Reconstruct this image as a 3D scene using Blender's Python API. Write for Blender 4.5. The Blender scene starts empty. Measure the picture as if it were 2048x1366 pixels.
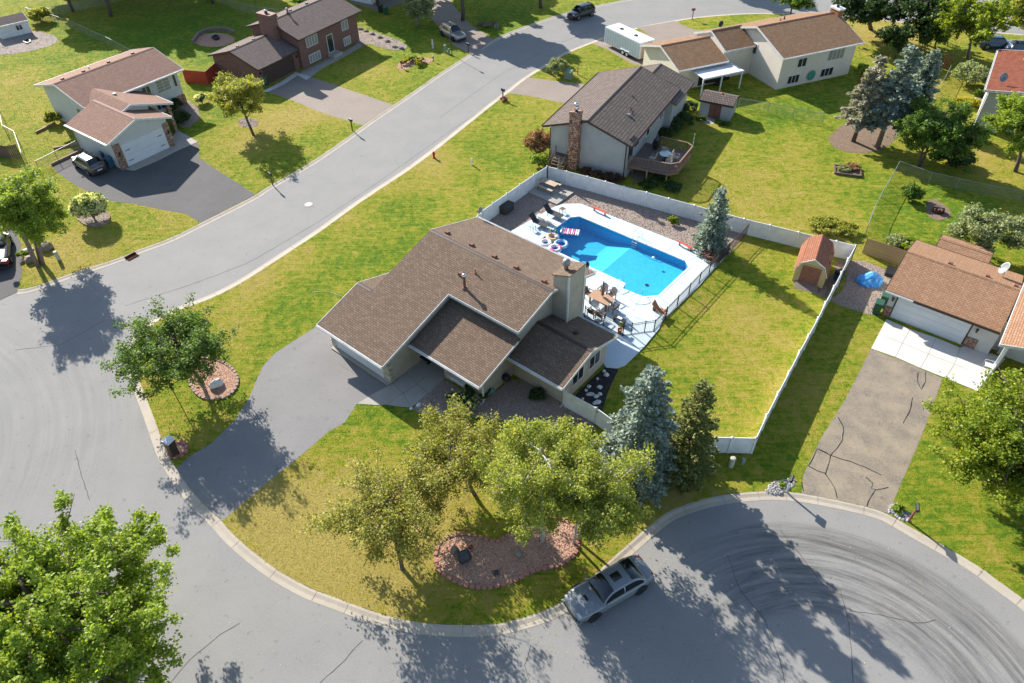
import bpy, bmesh, math, random
import numpy as np
from mathutils import Vector, Matrix
from mathutils.geometry import delaunay_2d_cdt
R=math.radians; PI=math.pi
random.seed(7); rng=np.random.default_rng(7)
sc=bpy.context.scene; COL=sc.collection
# ------------------------------------------------------------------ camera, light, exposure
CH=37.0; FPX=1434.7; T=R(43.295); ROLL=R(-0.736)
fw=Vector((0,math.cos(T),-math.sin(T))); r0=Vector((1,0,0)); u0_=r0.cross(fw)
rt=math.cos(ROLL)*r0+math.sin(ROLL)*u0_; up=-math.sin(ROLL)*r0+math.cos(ROLL)*u0_
cam=bpy.data.cameras.new('camera'); co=bpy.data.objects.new('camera',cam); COL.objects.link(co)
cam.sensor_width=36; cam.lens=FPX/2048*36; cam.clip_start=0.5; cam.clip_end=3000
co.matrix_world=Matrix(((rt.x,up.x,-fw.x,0),(rt.y,up.y,-fw.y,0),(rt.z,up.z,-fw.z,CH),(0,0,0,1)))
sc.camera=co
sc.render.resolution_x=1024; sc.render.resolution_y=683
SUN_AZ=R(126); SUN_EL=R(28.5)      # direction towards the sun, angle from +X
w=bpy.data.worlds.new('World'); sc.world=w; w.use_nodes=True
nt=w.node_tree; bg=nt.nodes['Background']; sky=nt.nodes.new('ShaderNodeTexSky'); sky.sky_type='NISHITA'
sky.sun_disc=False; sky.sun_elevation=SUN_EL; sky.sun_rotation=PI/2-SUN_AZ; sky.air_density=1.0; sky.dust_density=0.6
nt.links.new(sky.outputs[0],bg.inputs[0]); bg.inputs[1].default_value=0.11
sl=bpy.data.lights.new('sun','SUN'); sl.energy=5.0; sl.angle=R(0.55); sl.color=(1.0,0.945,0.86)
so=bpy.data.objects.new('sun',sl); COL.objects.link(so)
sd=Vector((math.cos(SUN_AZ)*math.cos(SUN_EL),math.sin(SUN_AZ)*math.cos(SUN_EL),math.sin(SUN_EL)))
so.rotation_euler=sd.to_track_quat('Z','Y').to_euler(); so.location=(0,0,60)
sc.view_settings.view_transform='Standard'; sc.view_settings.look='None'; sc.view_settings.gamma=1
sc.view_settings.use_curve_mapping=False; sc.view_settings.exposure=1.13
SH=Vector((-math.cos(SUN_AZ),-math.sin(SUN_AZ)))/math.tan(SUN_EL)   # shadow offset per metre of height
# ------------------------------------------------------------------ helpers
def g(x,y,z=0.0):
    d=rt*((x-1024)/FPX)-up*((y-683)/FPX)+fw; k=(CH-z)/-d.z
    return Vector((d.x*k,d.y*k,z))
def g2(x,y,z=0.0):
    p=g(x,y,z); return (p.x,p.y)
def tag(o,label=None,cat=None,group=None,kind=None):
    if label: o['label']=label
    if cat: o['category']=cat
    if group: o['group']=group
    if kind: o['kind']=kind
    return o
def empty(name,loc=(0,0,0),rz=0,label=None,cat=None,group=None,kind=None,parent=None):
    o=bpy.data.objects.new(name,None); COL.objects.link(o); o.location=loc; o.rotation_euler=(0,0,rz)
    o.empty_display_size=.2
    if parent: o.parent=parent
    return tag(o,label,cat,group,kind)
class MB:
    def __init__(s): s.v=[]; s.f=[]
    def add(s,vs,fs):
        n=len(s.v); s.v+=[tuple(v) for v in vs]; s.f+=[tuple(i+n for i in f) for f in fs]; return s
    def box(s,c,d,rz=0,M=None):
        x,y,z=[k/2 for k in d]; vs=[Vector((a*x,b*y,e*z)) for e in(-1,1) for b in(-1,1) for a in(-1,1)]
        if rz: m=Matrix.Rotation(rz,3,'Z'); vs=[m@v for v in vs]
        vs=[v+Vector(c) for v in vs]
        if M: vs=[M@v for v in vs]
        return s.add(vs,[(0,2,3,1),(4,5,7,6),(0,1,5,4),(2,6,7,3),(0,4,6,2),(1,3,7,5)])
    def bx(s,x0,x1,y0,y1,z0,z1): return s.box(((x0+x1)/2,(y0+y1)/2,(z0+z1)/2),(abs(x1-x0),abs(y1-y0),abs(z1-z0)))
    def prism(s,poly,z0,z1):
        n=len(poly); a=sum(poly[i][0]*poly[(i+1)%n][1]-poly[(i+1)%n][0]*poly[i][1] for i in range(n))
        if a<0: poly=list(poly)[::-1]
        vs=[(p[0],p[1],z0) for p in poly]+[(p[0],p[1],z1) for p in poly]
        return s.add(vs,[tuple(range(n))[::-1],tuple(range(n,2*n))]+[(i,(i+1)%n,n+(i+1)%n,n+i) for i in range(n)])
    def slab(s,poly,zf,t):
        n=len(poly); a=sum(poly[i][0]*poly[(i+1)%n][1]-poly[(i+1)%n][0]*poly[i][1] for i in range(n))
        if a<0: poly=list(poly)[::-1]
        vs=[(p[0],p[1],zf(*p)-t) for p in poly]+[(p[0],p[1],zf(*p)) for p in poly]
        return s.add(vs,[tuple(range(n))[::-1],tuple(range(n,2*n))]+[(i,(i+1)%n,n+(i+1)%n,n+i) for i in range(n)])
    def ext_u(s,prof,u0,u1):     # profile in (v,z) extruded along u
        n=len(prof); vs=[(u0,p[0],p[1]) for p in prof]+[(u1,p[0],p[1]) for p in prof]
        return s.add(vs,[tuple(range(n))[::-1],tuple(range(n,2*n))]+[(i,(i+1)%n,n+(i+1)%n,n+i) for i in range(n)])
    def ext_v(s,prof,v0,v1):     # profile in (u,z) extruded along v
        n=len(prof); vs=[(p[0],v0,p[1]) for p in prof]+[(p[0],v1,p[1]) for p in prof]
        return s.add(vs,[tuple(range(n)),tuple(range(n,2*n))[::-1]]+[(i,n+i,n+(i+1)%n,(i+1)%n) for i in range(n)])
    def tube(s,pts,r,n=6,cap=True,r1=None):
        pts=[Vector(p) for p in pts]; m=len(pts); rings=[]
        for i,p in enumerate(pts):
            d=(pts[min(i+1,m-1)]-pts[max(i-1,0)]).normalized()
            a=Vector((0,0,1)) if abs(d.z)<.9 else Vector((1,0,0)); x=d.cross(a).normalized(); y=d.cross(x)
            rr=r if r1 is None else r+(r1-r)*i/(m-1)
            rings.append([p+(x*math.cos(2*PI*k/n)+y*math.sin(2*PI*k/n))*rr for k in range(n)])
        vs=[v for q in rings for v in q]; fs=[]
        for i in range(m-1):
            for k in range(n):
                a=i*n+k; b=i*n+(k+1)%n; fs.append((a,b,b+n,a+n))
        if cap: fs+=[tuple(range(n))[::-1],tuple(range((m-1)*n,m*n))]
        return s.add(vs,fs)
    def lathe(s,prof,n=16,c=(0,0,0)):
        vs=[(c[0]+r*math.cos(2*PI*k/n),c[1]+r*math.sin(2*PI*k/n),c[2]+z) for r,z in prof for k in range(n)]; fs=[]
        for i in range(len(prof)-1):
            for k in range(n):
                a=i*n+k;b=i*n+(k+1)%n; fs.append((a,b,b+n,a+n))
        fs+=[tuple(range(n))[::-1],tuple(range((len(prof)-1)*n,len(prof)*n))]
        return s.add(vs,fs)
    def build(s,name,m,parent=None,smooth=False,bevel=0,loc=None,rz=0):
        me=bpy.data.meshes.new(name); me.from_pydata(s.v,[],s.f); me.update()
        bm=bmesh.new(); bm.from_mesh(me); bmesh.ops.recalc_face_normals(bm,faces=bm.faces); bm.to_mesh(me); bm.free()
        me.materials.append(m); o=bpy.data.objects.new(name,me); COL.objects.link(o)
        if smooth: me.polygons.foreach_set('use_smooth',[True]*len(me.polygons))
        if bevel:
            b=o.modifiers.new('bevel','BEVEL'); b.width=bevel; b.segments=2; b.limit_method='ANGLE'
        if parent: o.parent=parent
        if loc is not None: o.location=loc
        if rz: o.rotation_euler=(0,0,rz)
        return o
def copy_tree(o,parent=None):
    c=o.copy(); COL.objects.link(c)
    if parent: c.parent=parent
    for ch in list(o.children): copy_tree(ch,c)
    return c
# ------------------------------------------------------------------ materials
def newmat(name):
    m=bpy.data.materials.new(name); m.use_nodes=True; n=m.node_tree
    return m,n,n.nodes['Principled BSDF']
def N(n,t,**k):
    x=n.nodes.new(t)
    for a,b in k.items(): setattr(x,a,b)
    return x
def noise(n,vec,scale,detail=4,rough=.6,dist=0):
    x=N(n,'ShaderNodeTexNoise'); x.inputs['Scale'].default_value=scale; x.inputs['Detail'].default_value=detail
    x.inputs['Roughness'].default_value=rough; x.inputs['Distortion'].default_value=dist
    if vec is not None: n.links.new(vec,x.inputs['Vector'])
    return x.outputs['Fac']
def ramp(n,fac,stops):
    x=N(n,'ShaderNodeValToRGB'); e=x.color_ramp.elements
    e[0].position=stops[0][0]; e[0].color=(*stops[0][1],1); e[1].position=stops[1][0]; e[1].color=(*stops[1][1],1)
    for p,c in stops[2:]:
        q=e.new(p); q.color=(*c,1)
    n.links.new(fac,x.inputs[0]); return x.outputs[0]
def mix(n,fac,a,b,mode='MIX'):
    x=N(n,'ShaderNodeMix',data_type='RGBA',blend_type=mode)
    for s,v in((0,fac),(6,a),(7,b)):
        if isinstance(v,(int,float)): x.inputs[s].default_value=v
        elif isinstance(v,tuple): x.inputs[s].default_value=(*v,1)
        else: n.links.new(v,x.inputs[s])
    return x.outputs[2]
def math_(n,op,a,b=None,clamp=False):
    x=N(n,'ShaderNodeMath',operation=op); x.use_clamp=clamp
    for i,v in enumerate((a,b)):
        if v is None: continue
        if isinstance(v,(int,float)): x.inputs[i].default_value=v
        else: n.links.new(v,x.inputs[i])
    return x.outputs[0]
def bump(n,bs,h,strength=.5,dist=.02):
    x=N(n,'ShaderNodeBump'); x.inputs['Strength'].default_value=strength; x.inputs['Distance'].default_value=dist
    n.links.new(h,x.inputs['Height']); n.links.new(x.outputs[0],bs.inputs['Normal'])
def objco(n,scale=None,rot=None):
    t=N(n,'ShaderNodeTexCoord'); v=t.outputs['Object']
    if scale or rot:
        mp=N(n,'ShaderNodeMapping')
        if scale: mp.inputs['Scale'].default_value=scale
        if rot: mp.inputs['Rotation'].default_value=rot
        n.links.new(v,mp.inputs[0]); v=mp.outputs[0]
    return v
def gen(name,c,c2=None,scale=6,rough=.7,metal=0,b=.25,bs=40,fine=None,spec=.4,lo=.35,hi=.65,coat=0):
    """two-tone noise material with fine relief"""
    m,n,p=newmat(name); v=objco(n); c2=c2 or tuple(k*.78 for k in c)
    col=mix(n,ramp(n,noise(n,v,scale,5,.62),[(lo,(0,0,0)),(hi,(1,1,1))]),c,c2)
    if fine: col=mix(n,ramp(n,noise(n,v,bs*1.3,2,.5),[(.35,(0,0,0)),(.7,(1,1,1))]),col,fine)
    n.links.new(col,p.inputs['Base Color']); p.inputs['Roughness'].default_value=rough; p.inputs['Metallic'].default_value=metal
    p.inputs['Specular IOR Level'].default_value=spec; p.inputs['Coat Weight'].default_value=coat
    if b: bump(n,p,noise(n,v,bs,3,.6),b,.01)
    return m
def shingle(name,c1,c2,c3,rows=.15,axis='u',streak=.35,mort=.016):
    m,n,p=newmat(name); v=objco(n)
    sep=N(n,'ShaderNodeSeparateXYZ'); n.links.new(v,sep.inputs[0]); cmb=N(n,'ShaderNodeCombineXYZ')
    a,b_=(0,1) if axis=='u' else (1,0)
    n.links.new(sep.outputs[a],cmb.inputs[0]); n.links.new(sep.outputs[b_],cmb.inputs[1])
    br=N(n,'ShaderNodeTexBrick'); br.offset=.37; br.inputs['Scale'].default_value=1; br.inputs['Brick Width'].default_value=.31
    br.inputs['Row Height'].default_value=rows; br.inputs['Mortar Size'].default_value=mort; br.inputs['Mortar Smooth'].default_value=.3
    br.inputs['Color1'].default_value=(0,0,0,1); br.inputs['Color2'].default_value=(1,1,1,1); br.inputs['Mortar'].default_value=(.5,.5,.5,1)
    br.inputs['Bias'].default_value=0
    n.links.new(cmb.outputs[0],br.inputs[0])
    rowv=N(n,'ShaderNodeMapping'); rowv.inputs['Scale'].default_value=(1.2,7,1); n.links.new(cmb.outputs[0],rowv.inputs[0])
    nz=noise(n,rowv.outputs[0],1.6,4,.7)
    f=math_(n,'ADD',math_(n,'MULTIPLY',br.outputs[0],.30),math_(n,'ADD',math_(n,'MULTIPLY',nz,.45),.12))
    col=ramp(n,f,[(.2,c3),(.5,c1),(.8,c2)])
    col=mix(n,br.outputs['Fac'],col,tuple(k*.35 for k in c3))
    # weather streaks running down the slope, large blotches
    sv=N(n,'ShaderNodeMapping'); sv.inputs['Scale'].default_value=(1,.13,1); n.links.new(cmb.outputs[0],sv.inputs[0])
    st=ramp(n,noise(n,sv.outputs[0],1.1,5,.65),[(.38,(0,0,0)),(.72,(1,1,1))])
    col=mix(n,math_(n,'MULTIPLY',st,streak),col,tuple(k*.55 for k in c1))
    col=mix(n,math_(n,'MULTIPLY',noise(n,v,60,2,.7),.35),col,c2)
    n.links.new(col,p.inputs['Base Color']); p.inputs['Roughness'].default_value=.92; p.inputs['Specular IOR Level'].default_value=.25
    h=math_(n,'SUBTRACT',nz,br.outputs['Fac']); bump(n,p,h,.7,.02); return m
def siding(name,c,c2,pitch=.16):
    m,n,p=newmat(name); v=objco(n); sep=N(n,'ShaderNodeSeparateXYZ'); n.links.new(v,sep.inputs[0])
    fr=math_(n,'FRACT',math_(n,'MULTIPLY',sep.outputs[2],1/pitch))
    ln=math_(n,'LESS_THAN',fr,.12)
    col=mix(n,ramp(n,noise(n,v,.9,5,.6),[(.35,(0,0,0)),(.7,(1,1,1))]),c,c2)
    col=mix(n,math_(n,'MULTIPLY',ln,.6),col,tuple(k*.45 for k in c))
    n.links.new(col,p.inputs['Base Color']); p.inputs['Roughness'].default_value=.6; bump(n,p,math_(n,'SUBTRACT',1.0,fr),.5,.02); return m
def leafm(name,a,b_,c,trans=.42,rough=.55):
    m=bpy.data.materials.new(name); m.use_nodes=True; n=m.node_tree; p=n.nodes['Principled BSDF']; out=n.nodes['Material Output']
    ge=N(n,'ShaderNodeNewGeometry'); v=objco(n)
    f=math_(n,'ADD',math_(n,'MULTIPLY',ge.outputs['Random Per Island'],.6),math_(n,'MULTIPLY',noise(n,v,.8,3,.6),.5))
    col=ramp(n,f,[(.2,a),(.55,b_),(.88,c)])
    n.links.new(col,p.inputs['Base Color']); p.inputs['Roughness'].default_value=rough; p.inputs['Specular IOR Level'].default_value=.3
    tr=N(n,'ShaderNodeBsdfTranslucent'); n.links.new(mix(n,1.0,col,(1.5,1.5,.5),'MULTIPLY'),tr.inputs[0])
    mx=N(n,'ShaderNodeMixShader'); mx.inputs[0].default_value=trans
    n.links.new(p.outputs[0],mx.inputs[1]); n.links.new(tr.outputs[0],mx.inputs[2]); n.links.new(mx.outputs[0],out.inputs[0]); return m
def stonem(name,cols,scale=1,rough=.85):
    m,n,p=newmat(name); ge=N(n,'ShaderNodeNewGeometry'); v=objco(n)
    k=len(cols); col=ramp(n,ge.outputs['Random Per Island'],[(i/(k-1)*.96+.02,c) for i,c in enumerate(cols)])
    col=mix(n,math_(n,'MULTIPLY',noise(n,v,25,4,.6),.5),col,tuple(x*.55 for x in cols[0]))
    n.links.new(col,p.inputs['Base Color']); p.inputs['Roughness'].default_value=rough; bump(n,p,noise(n,v,40,3),.4,.01); return m
def bricks(name,c1,c2,c3,mortar,w=.2,hgt=.07):
    m,n,p=newmat(name); v=objco(n); sep=N(n,'ShaderNodeSeparateXYZ'); n.links.new(v,sep.inputs[0]); cmb=N(n,'ShaderNodeCombineXYZ')
    n.links.new(math_(n,'ADD',sep.outputs[0],sep.outputs[1]),cmb.inputs[0]); n.links.new(sep.outputs[2],cmb.inputs[1])
    br=N(n,'ShaderNodeTexBrick'); br.inputs['Scale'].default_value=1; br.inputs['Brick Width'].default_value=w; br.inputs['Row Height'].default_value=hgt
    br.inputs['Mortar Size'].default_value=.008; br.inputs['Color1'].default_value=(0,0,0,1); br.inputs['Color2'].default_value=(1,1,1,1); br.inputs['Mortar'].default_value=(.5,.5,.5,1)
    n.links.new(cmb.outputs[0],br.inputs[0])
    col=ramp(n,math_(n,'ADD',math_(n,'MULTIPLY',br.outputs[0],.7),math_(n,'MULTIPLY',noise(n,v,5,3),.3)),[(.15,c1),(.5,c2),(.85,c3)])
    col=mix(n,br.outputs['Fac'],col,mortar); n.links.new(col,p.inputs['Base Color']); p.inputs['Roughness'].default_value=.9
    bump(n,p,math_(n,'SUBTRACT',1.0,br.outputs['Fac']),.6,.012); return m
def asphalt(name,c,c2,fine,arcs=None,scale=.35):
    m,n,p=newmat(name); v=objco(n)
    col=mix(n,ramp(n,noise(n,v,scale,6,.6),[(.35,(0,0,0)),(.68,(1,1,1))]),c,c2)
    col=mix(n,ramp(n,noise(n,v,11,4,.75),[(.4,(0,0,0)),(.75,(1,1,1))]),col,fine)
    col=mix(n,ramp(n,noise(n,v,45,2,.8),[(.42,(0,0,0)),(.7,(.55,.55,.55))]),col,tuple(x*.6 for x in c))
    # sparse dark stains
    col=mix(n,ramp(n,noise(n,v,1.9,3,.7),[(.61,(0,0,0)),(.72,(.45,.45,.45))]),col,tuple(x*.5 for x in c))
    if arcs:
        for (cx,cy,ra,rb,stg,fx,fy,fr) in arcs:
            s1=N(n,'ShaderNodeVectorMath',operation='SUBTRACT'); n.links.new(v,s1.inputs[0]); s1.inputs[1].default_value=(cx,cy,0)
            ln=N(n,'ShaderNodeVectorMath',operation='LENGTH'); n.links.new(s1.outputs[0],ln.inputs[0]); r=ln.outputs['Value']
            sp=N(n,'ShaderNodeSeparateXYZ'); n.links.new(s1.outputs[0],sp.inputs[0])
            ang=math_(n,'ARCTAN2',sp.outputs[1],sp.outputs[0])
            cb=N(n,'ShaderNodeCombineXYZ'); n.links.new(math_(n,'MULTIPLY',r,1.0),cb.inputs[0]); n.links.new(math_(n,'MULTIPLY',ang,.55),cb.inputs[1])
            st=ramp(n,noise(n,cb.outputs[0],2.3,6,.75),[(.40,(0,0,0)),(.66,(1,1,1))])
            mr=N(n,'ShaderNodeMapRange'); mr.interpolation_type='SMOOTHSTEP'; n.links.new(r,mr.inputs[0])
            for i,vv in enumerate((ra,ra+1.2)): mr.inputs[i+1].default_value=vv
            m2=N(n,'ShaderNodeMapRange'); m2.interpolation_type='SMOOTHSTEP'; n.links.new(r,m2.inputs[0]); m2.inputs[1].default_value=rb-.5; m2.inputs[2].default_value=rb; m2.inputs[3].default_value=1; m2.inputs[4].default_value=0
            dd=N(n,'ShaderNodeVectorMath',operation='DISTANCE'); n.links.new(v,dd.inputs[0]); dd.inputs[1].default_value=(fx,fy,0)
            m3=N(n,'ShaderNodeMapRange'); m3.interpolation_type='SMOOTHSTEP'; n.links.new(dd.outputs['Value'],m3.inputs[0]); m3.inputs[1].default_value=fr*.5; m3.inputs[2].default_value=fr; m3.inputs[3].default_value=1; m3.inputs[4].default_value=0
            f=math_(n,'MULTIPLY',math_(n,'MULTIPLY',mr.outputs[0],m2.outputs[0]),math_(n,'MULTIPLY',m3.outputs[0],math_(n,'MULTIPLY',st,stg)))
            col=mix(n,f,col,(.04,.036,.034))
    n.links.new(col,p.inputs['Base Color']); p.inputs['Roughness'].default_value=.88; p.inputs['Specular IOR Level'].default_value=.3
    bump(n,p,noise(n,v,60,3,.7),.35,.008); return m
def grassm(name,far=False,tuft=False):
    m,n,p=newmat(name); v=objco(n)
    at=N(n,'ShaderNodeAttribute',attribute_name='dry'); d=at.outputs['Fac'] if not far else None
    big=noise(n,v,.25,5,.6); mid=noise(n,v,1.6,5,.7,.6); fn=noise(n,v,14,5,.8)
    sv=N(n,'ShaderNodeMapping'); sv.inputs['Rotation'].default_value=(0,0,R(-50)); sv.inputs['Scale'].default_value=(.35,5,1); n.links.new(v,sv.inputs[0])
    stripe=noise(n,sv.outputs[0],1.0,4,.65)
    f=math_(n,'ADD',math_(n,'MULTIPLY',mid,.75),math_(n,'MULTIPLY',big,.35))
    f=math_(n,'ADD',f,math_(n,'MULTIPLY',stripe,.40)); f=math_(n,'ADD',f,math_(n,'MULTIPLY',fn,.85))
    f=math_(n,'MULTIPLY',math_(n,'SUBTRACT',f,1.175),3.0)
    if d is not None: f=math_(n,'ADD',f,d)
    else: f=math_(n,'ADD',f,.35)
    col=ramp(n,f,[(.0,(.11,.20,.018)),(.28,(.215,.28,.020)),(.52,(.34,.32,.036)),(.76,(.43,.33,.065)),(1,(.47,.355,.11))])
    f2=ramp(n,noise(n,v,38,3,.85),[(.32,(0,0,0)),(.6,(1,1,1))])
    col=mix(n,math_(n,'MULTIPLY',f2,.9),mix(n,1.0,col,(.55,.62,.5),'MULTIPLY'),col); 
    col=mix(n,ramp(n,noise(n,v,7,4,.8),[(.35,(.38,.38,.38)),(.6,(0,0,0))]),col,mix(n,1.0,col,(.5,.66,.4),'MULTIPLY'))
    if tuft:
        ge=N(n,'ShaderNodeNewGeometry'); col=mix(n,1.0,col,ramp(n,ge.outputs['Random Per Island'],[(0,(.75,.8,.7)),(1,(1.3,1.25,1.15))]),'MULTIPLY')
    n.links.new(col,p.inputs['Base Color']); p.inputs['Roughness'].default_value=.95; p.inputs['Specular IOR Level'].default_value=.1
    bump(n,p,noise(n,v,30,4,.8),1.0,.06); return m
M={}
M['grass']=grassm('grass'); M['tuft']=grassm('grass_tuft',False,True); M['ground']=grassm('far_grass',True)
M['white']=gen('white_vinyl',(.74,.74,.73),(.58,.59,.58),1.3,.45,b=.03,bs=5)
M['trim']=gen('white_trim',(.66,.66,.65),(.52,.52,.51),3,.5,b=.05)
M['door']=gen('garage_white',(.60,.62,.64),(.55,.57,.6),1,.5,b=.02)
M['stucco']=gen('tan_stucco',(.40,.36,.29),(.34,.30,.245),1.5,.9,b=.5,bs=60)
M['stoneface']=bricks('stone_face',(.22,.20,.16),(.38,.34,.27),(.5,.46,.38),(.35,.32,.27),.34,.12)
M['sh_main']=shingle('brown_shingle',(.165,.112,.077),(.265,.188,.132),(.085,.06,.045))
M['sh_mainv']=shingle('brown_shingle_v',(.165,.112,.077),(.265,.188,.132),(.085,.06,.045),axis='v')
M['sh_a']=shingle('red_brown_shingle',(.27,.15,.105),(.37,.225,.165),(.18,.095,.068))
M['sh_av']=shingle('red_brown_shingle_v',(.27,.15,.105),(.37,.225,.165),(.18,.095,.068),axis='v')
M['sh_b']=shingle('mauve_shingle',(.155,.115,.10),(.23,.175,.155),(.10,.075,.07),streak=.15)
M['sh_d']=shingle('golden_shingle',(.27,.15,.078),(.38,.235,.135),(.15,.082,.043),streak=.1)
M['sh_g']=shingle('grey_shake',(.145,.112,.095),(.235,.188,.162),(.075,.058,.05),rows=.30,streak=.2,mort=.045)
M['sh_e']=shingle('orange_brown_shingle',(.33,.18,.10),(.43,.26,.16),(.21,.11,.065),streak=.4)
M['sh_ev']=shingle('orange_brown_shingle_v',(.33,.18,.10),(.43,.26,.16),(.21,.11,.065),axis='v',streak=.2)
M['sh_red']=shingle('red_shingle',(.26,.10,.055),(.33,.15,.09),(.18,.07,.042),axis='v',streak=.15)
M['sh_f']=gen('red_brown_roof',(.15,.05,.032),(.21,.08,.05),2,1,b=.4,spec=.05)
M['s_grey']=siding('grey_siding',(.37,.37,.36),(.31,.315,.31),.2)
M['s_a']=siding('pale_grey_siding',(.52,.53,.50),(.47,.48,.46),.12)
M['s_cream']=siding('cream_siding',(.68,.60,.50),(.62,.55,.46),.16)
M['s_e']=siding('offwhite_siding',(.50,.49,.46),(.45,.44,.41),.15)
M['s_shed']=siding('yellow_siding',(.46,.36,.17),(.38,.30,.14),.2)
M['brick_b']=bricks('plum_brick',(.13,.06,.045),(.18,.085,.065),(.22,.11,.085),(.16,.10,.085))
M['brick_r']=bricks('mixed_brick',(.10,.04,.03),(.26,.12,.07),(.48,.36,.28),(.22,.17,.14))
M['brick_g']=bricks('speckled_brick',(.06,.03,.025),(.26,.10,.055),(.5,.36,.26),(.2,.13,.1),.16,.10)
M['brown']=gen('dark_brown',(.06,.035,.028),None,4,.6); M['redbrown']=gen('red_brown_paint',(.16,.055,.04),(.20,.09,.06),3,.7)
M['maroon']=gen('maroon_door',(.13,.05,.035),(.19,.085,.06),3,.7)
M['redfence']=gen('red_fence',(.38,.05,.03),(.30,.04,.025),2,.7)
M['dark']=gen('dark_plastic',(.018,.018,.02),(.03,.03,.032),3,.45,b=.02); M['black']=gen('black_metal',(.02,.02,.022),None,4,.4)
M['rubber']=gen('rubber',(.018,.018,.018),None,8,.85)
M['metal']=gen('galvanised_metal',(.30,.31,.32),(.22,.23,.24),5,.5,metal=.3,b=.02)
M['chrome']=gen('chrome',(.7,.7,.72),(.6,.6,.62),2,.15,metal=1,b=0)
M['conc']=gen('concrete',(.42,.385,.33),(.34,.31,.265),.9,.9,b=.3,bs=70,fine=(.30,.275,.24))
M['kerb']=gen('kerb_concrete',(.50,.43,.34),(.40,.345,.28),.7,.9,b=.35,bs=60,fine=(.30,.26,.21))
M['conc_w']=gen('pale_concrete',(.58,.55,.51),(.50,.475,.44),.6,.85,b=.15,bs=50)
M['deck_w']=gen('white_pool_deck',(.50,.585,.63),(.45,.54,.585),.5,.8,b=.1,bs=60)
M['tar']=gen('tar',(.035,.032,.032),None,8,1,spec=.05); M['crack']=gen('crack',(.095,.09,.085),None,8,1,spec=.05); M['joint']=gen('deck_joint',(.26,.29,.31),None,8,1,spec=.05)
M['road']=asphalt('road_asphalt',(.212,.208,.20),(.255,.245,.228),(.29,.28,.262),[(15.3,11.9,5.5,11.7,.8,22,20,14),(-48,24,8,26,.16,-34,33,12)])
M['drive_main']=asphalt('sealed_asphalt',(.19,.183,.178),(.23,.22,.212),(.24,.23,.222))
M['drive_dark']=asphalt('dark_asphalt',(.075,.072,.072),(.10,.096,.094),(.13,.125,.12))
M['drive_tan']=asphalt('tan_asphalt',(.23,.185,.155),(.28,.23,.19),(.3,.25,.2))
M['drive_e']=asphalt('worn_asphalt',(.15,.13,.11),(.31,.25,.175),(.33,.275,.20),scale=.75)
M['gravel']=gen('gravel_bed',(.26,.20,.16),(.15,.115,.10),14,.95,b=1,bs=18,fine=(.36,.29,.24))
M['gravel_red']=gen('red_gravel_bed',(.46,.26,.17),(.20,.11,.08),16,.95,b=1,bs=18,fine=(.5,.30,.2))
M['mulch']=gen('dark_mulch',(.02,.016,.015),(.04,.03,.028),14,.95,b=1,bs=22)
M['soil']=gen('soil',(.22,.15,.10),(.13,.09,.06),6,.95,b=1,bs=18)
M['st_tan']=stonem('tan_stones',[(.34,.24,.18),(.16,.11,.09),(.46,.38,.32),(.24,.15,.11),(.3,.28,.26)])
M['st_red']=stonem('red_stones',[(.50,.27,.17),(.22,.11,.08),(.62,.42,.32),(.38,.2,.14),(.3,.24,.2)])
M['st_grey']=stonem('grey_stones',[(.3,.29,.29),(.15,.145,.15),(.5,.48,.46),(.24,.2,.18)])
M['block']=stonem('edging_block',[(.50,.24,.18),(.34,.15,.11),(.58,.33,.26)])
M['block_tan']=stonem('tan_edging_block',[(.36,.25,.19),(.26,.18,.14)])
M['rock_dark']=gen('dark_rock',(.022,.024,.028),(.05,.052,.06),5,.5,b=.8,bs=6); M['rock_white']=gen('white_rock',(.66,.66,.64),(.5,.5,.48),5,.8,b=.8,bs=6)
M['rock']=gen('brown_rock',(.26,.21,.17),(.16,.13,.11),5,.85,b=.8,bs=8); M['rock_red']=gen('red_rock',(.28,.07,.045),(.2,.05,.03),5,.8,b=.6,bs=8)
M['wood']=gen('weathered_wood',(.24,.15,.105),(.17,.10,.07),7,.85,b=.3); M['wood_l']=gen('light_wood',(.36,.22,.12),(.26,.155,.08),5,.8,b=.3)
M['wood_g']=gen('grey_deck_wood',(.20,.155,.13),(.13,.10,.085),6,.85,b=.3); M['wood_f']=gen('fence_board',(.37,.245,.13),(.24,.155,.085),4,.85,b=.3)
M['cedar']=gen('cedar',(.30,.12,.04),(.22,.09,.03),4,.8,b=.3); M['wood_d']=gen('old_dark_wood',(.09,.055,.045),(.15,.1,.08),5,.9,b=.3)
M['bark']=gen('bark',(.13,.095,.075),(.07,.05,.04),9,.95,b=1,bs=14); M['bark_birch']=gen('birch_bark',(.52,.49,.45),(.25,.22,.2),7,.8,b=.6,bs=14)
M['bark_grey']=gen('grey_bark',(.24,.19,.165),(.14,.11,.095),8,.95,b=1,bs=14)
M['resin']=gen('brown_resin',(.13,.07,.05),(.17,.09,.06),4,.6); M['tabletop']=gen('tan_tabletop',(.42,.25,.15),(.36,.21,.125),2,.6)
M['red_paint']=gen('red_paint',(.62,.085,.045),(.52,.07,.04),3,.5,b=.05); M['hyd']=gen('hydrant_red',(.42,.02,.015),None,3,.5,b=.05)
M['util']=gen('utility_beige',(.42,.42,.33),(.36,.36,.28),3,.6,b=.05); M['util_g']=gen('utility_green',(.20,.27,.20),(.16,.22,.17),3,.6,b=.05)
M['bin_g']=gen('green_bin',(.02,.075,.045),(.025,.09,.055),2,.5,b=.03); M['bin_b']=gen('blue_bin',(.03,.09,.15),(.035,.10,.17),2,.5,b=.03)
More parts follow.
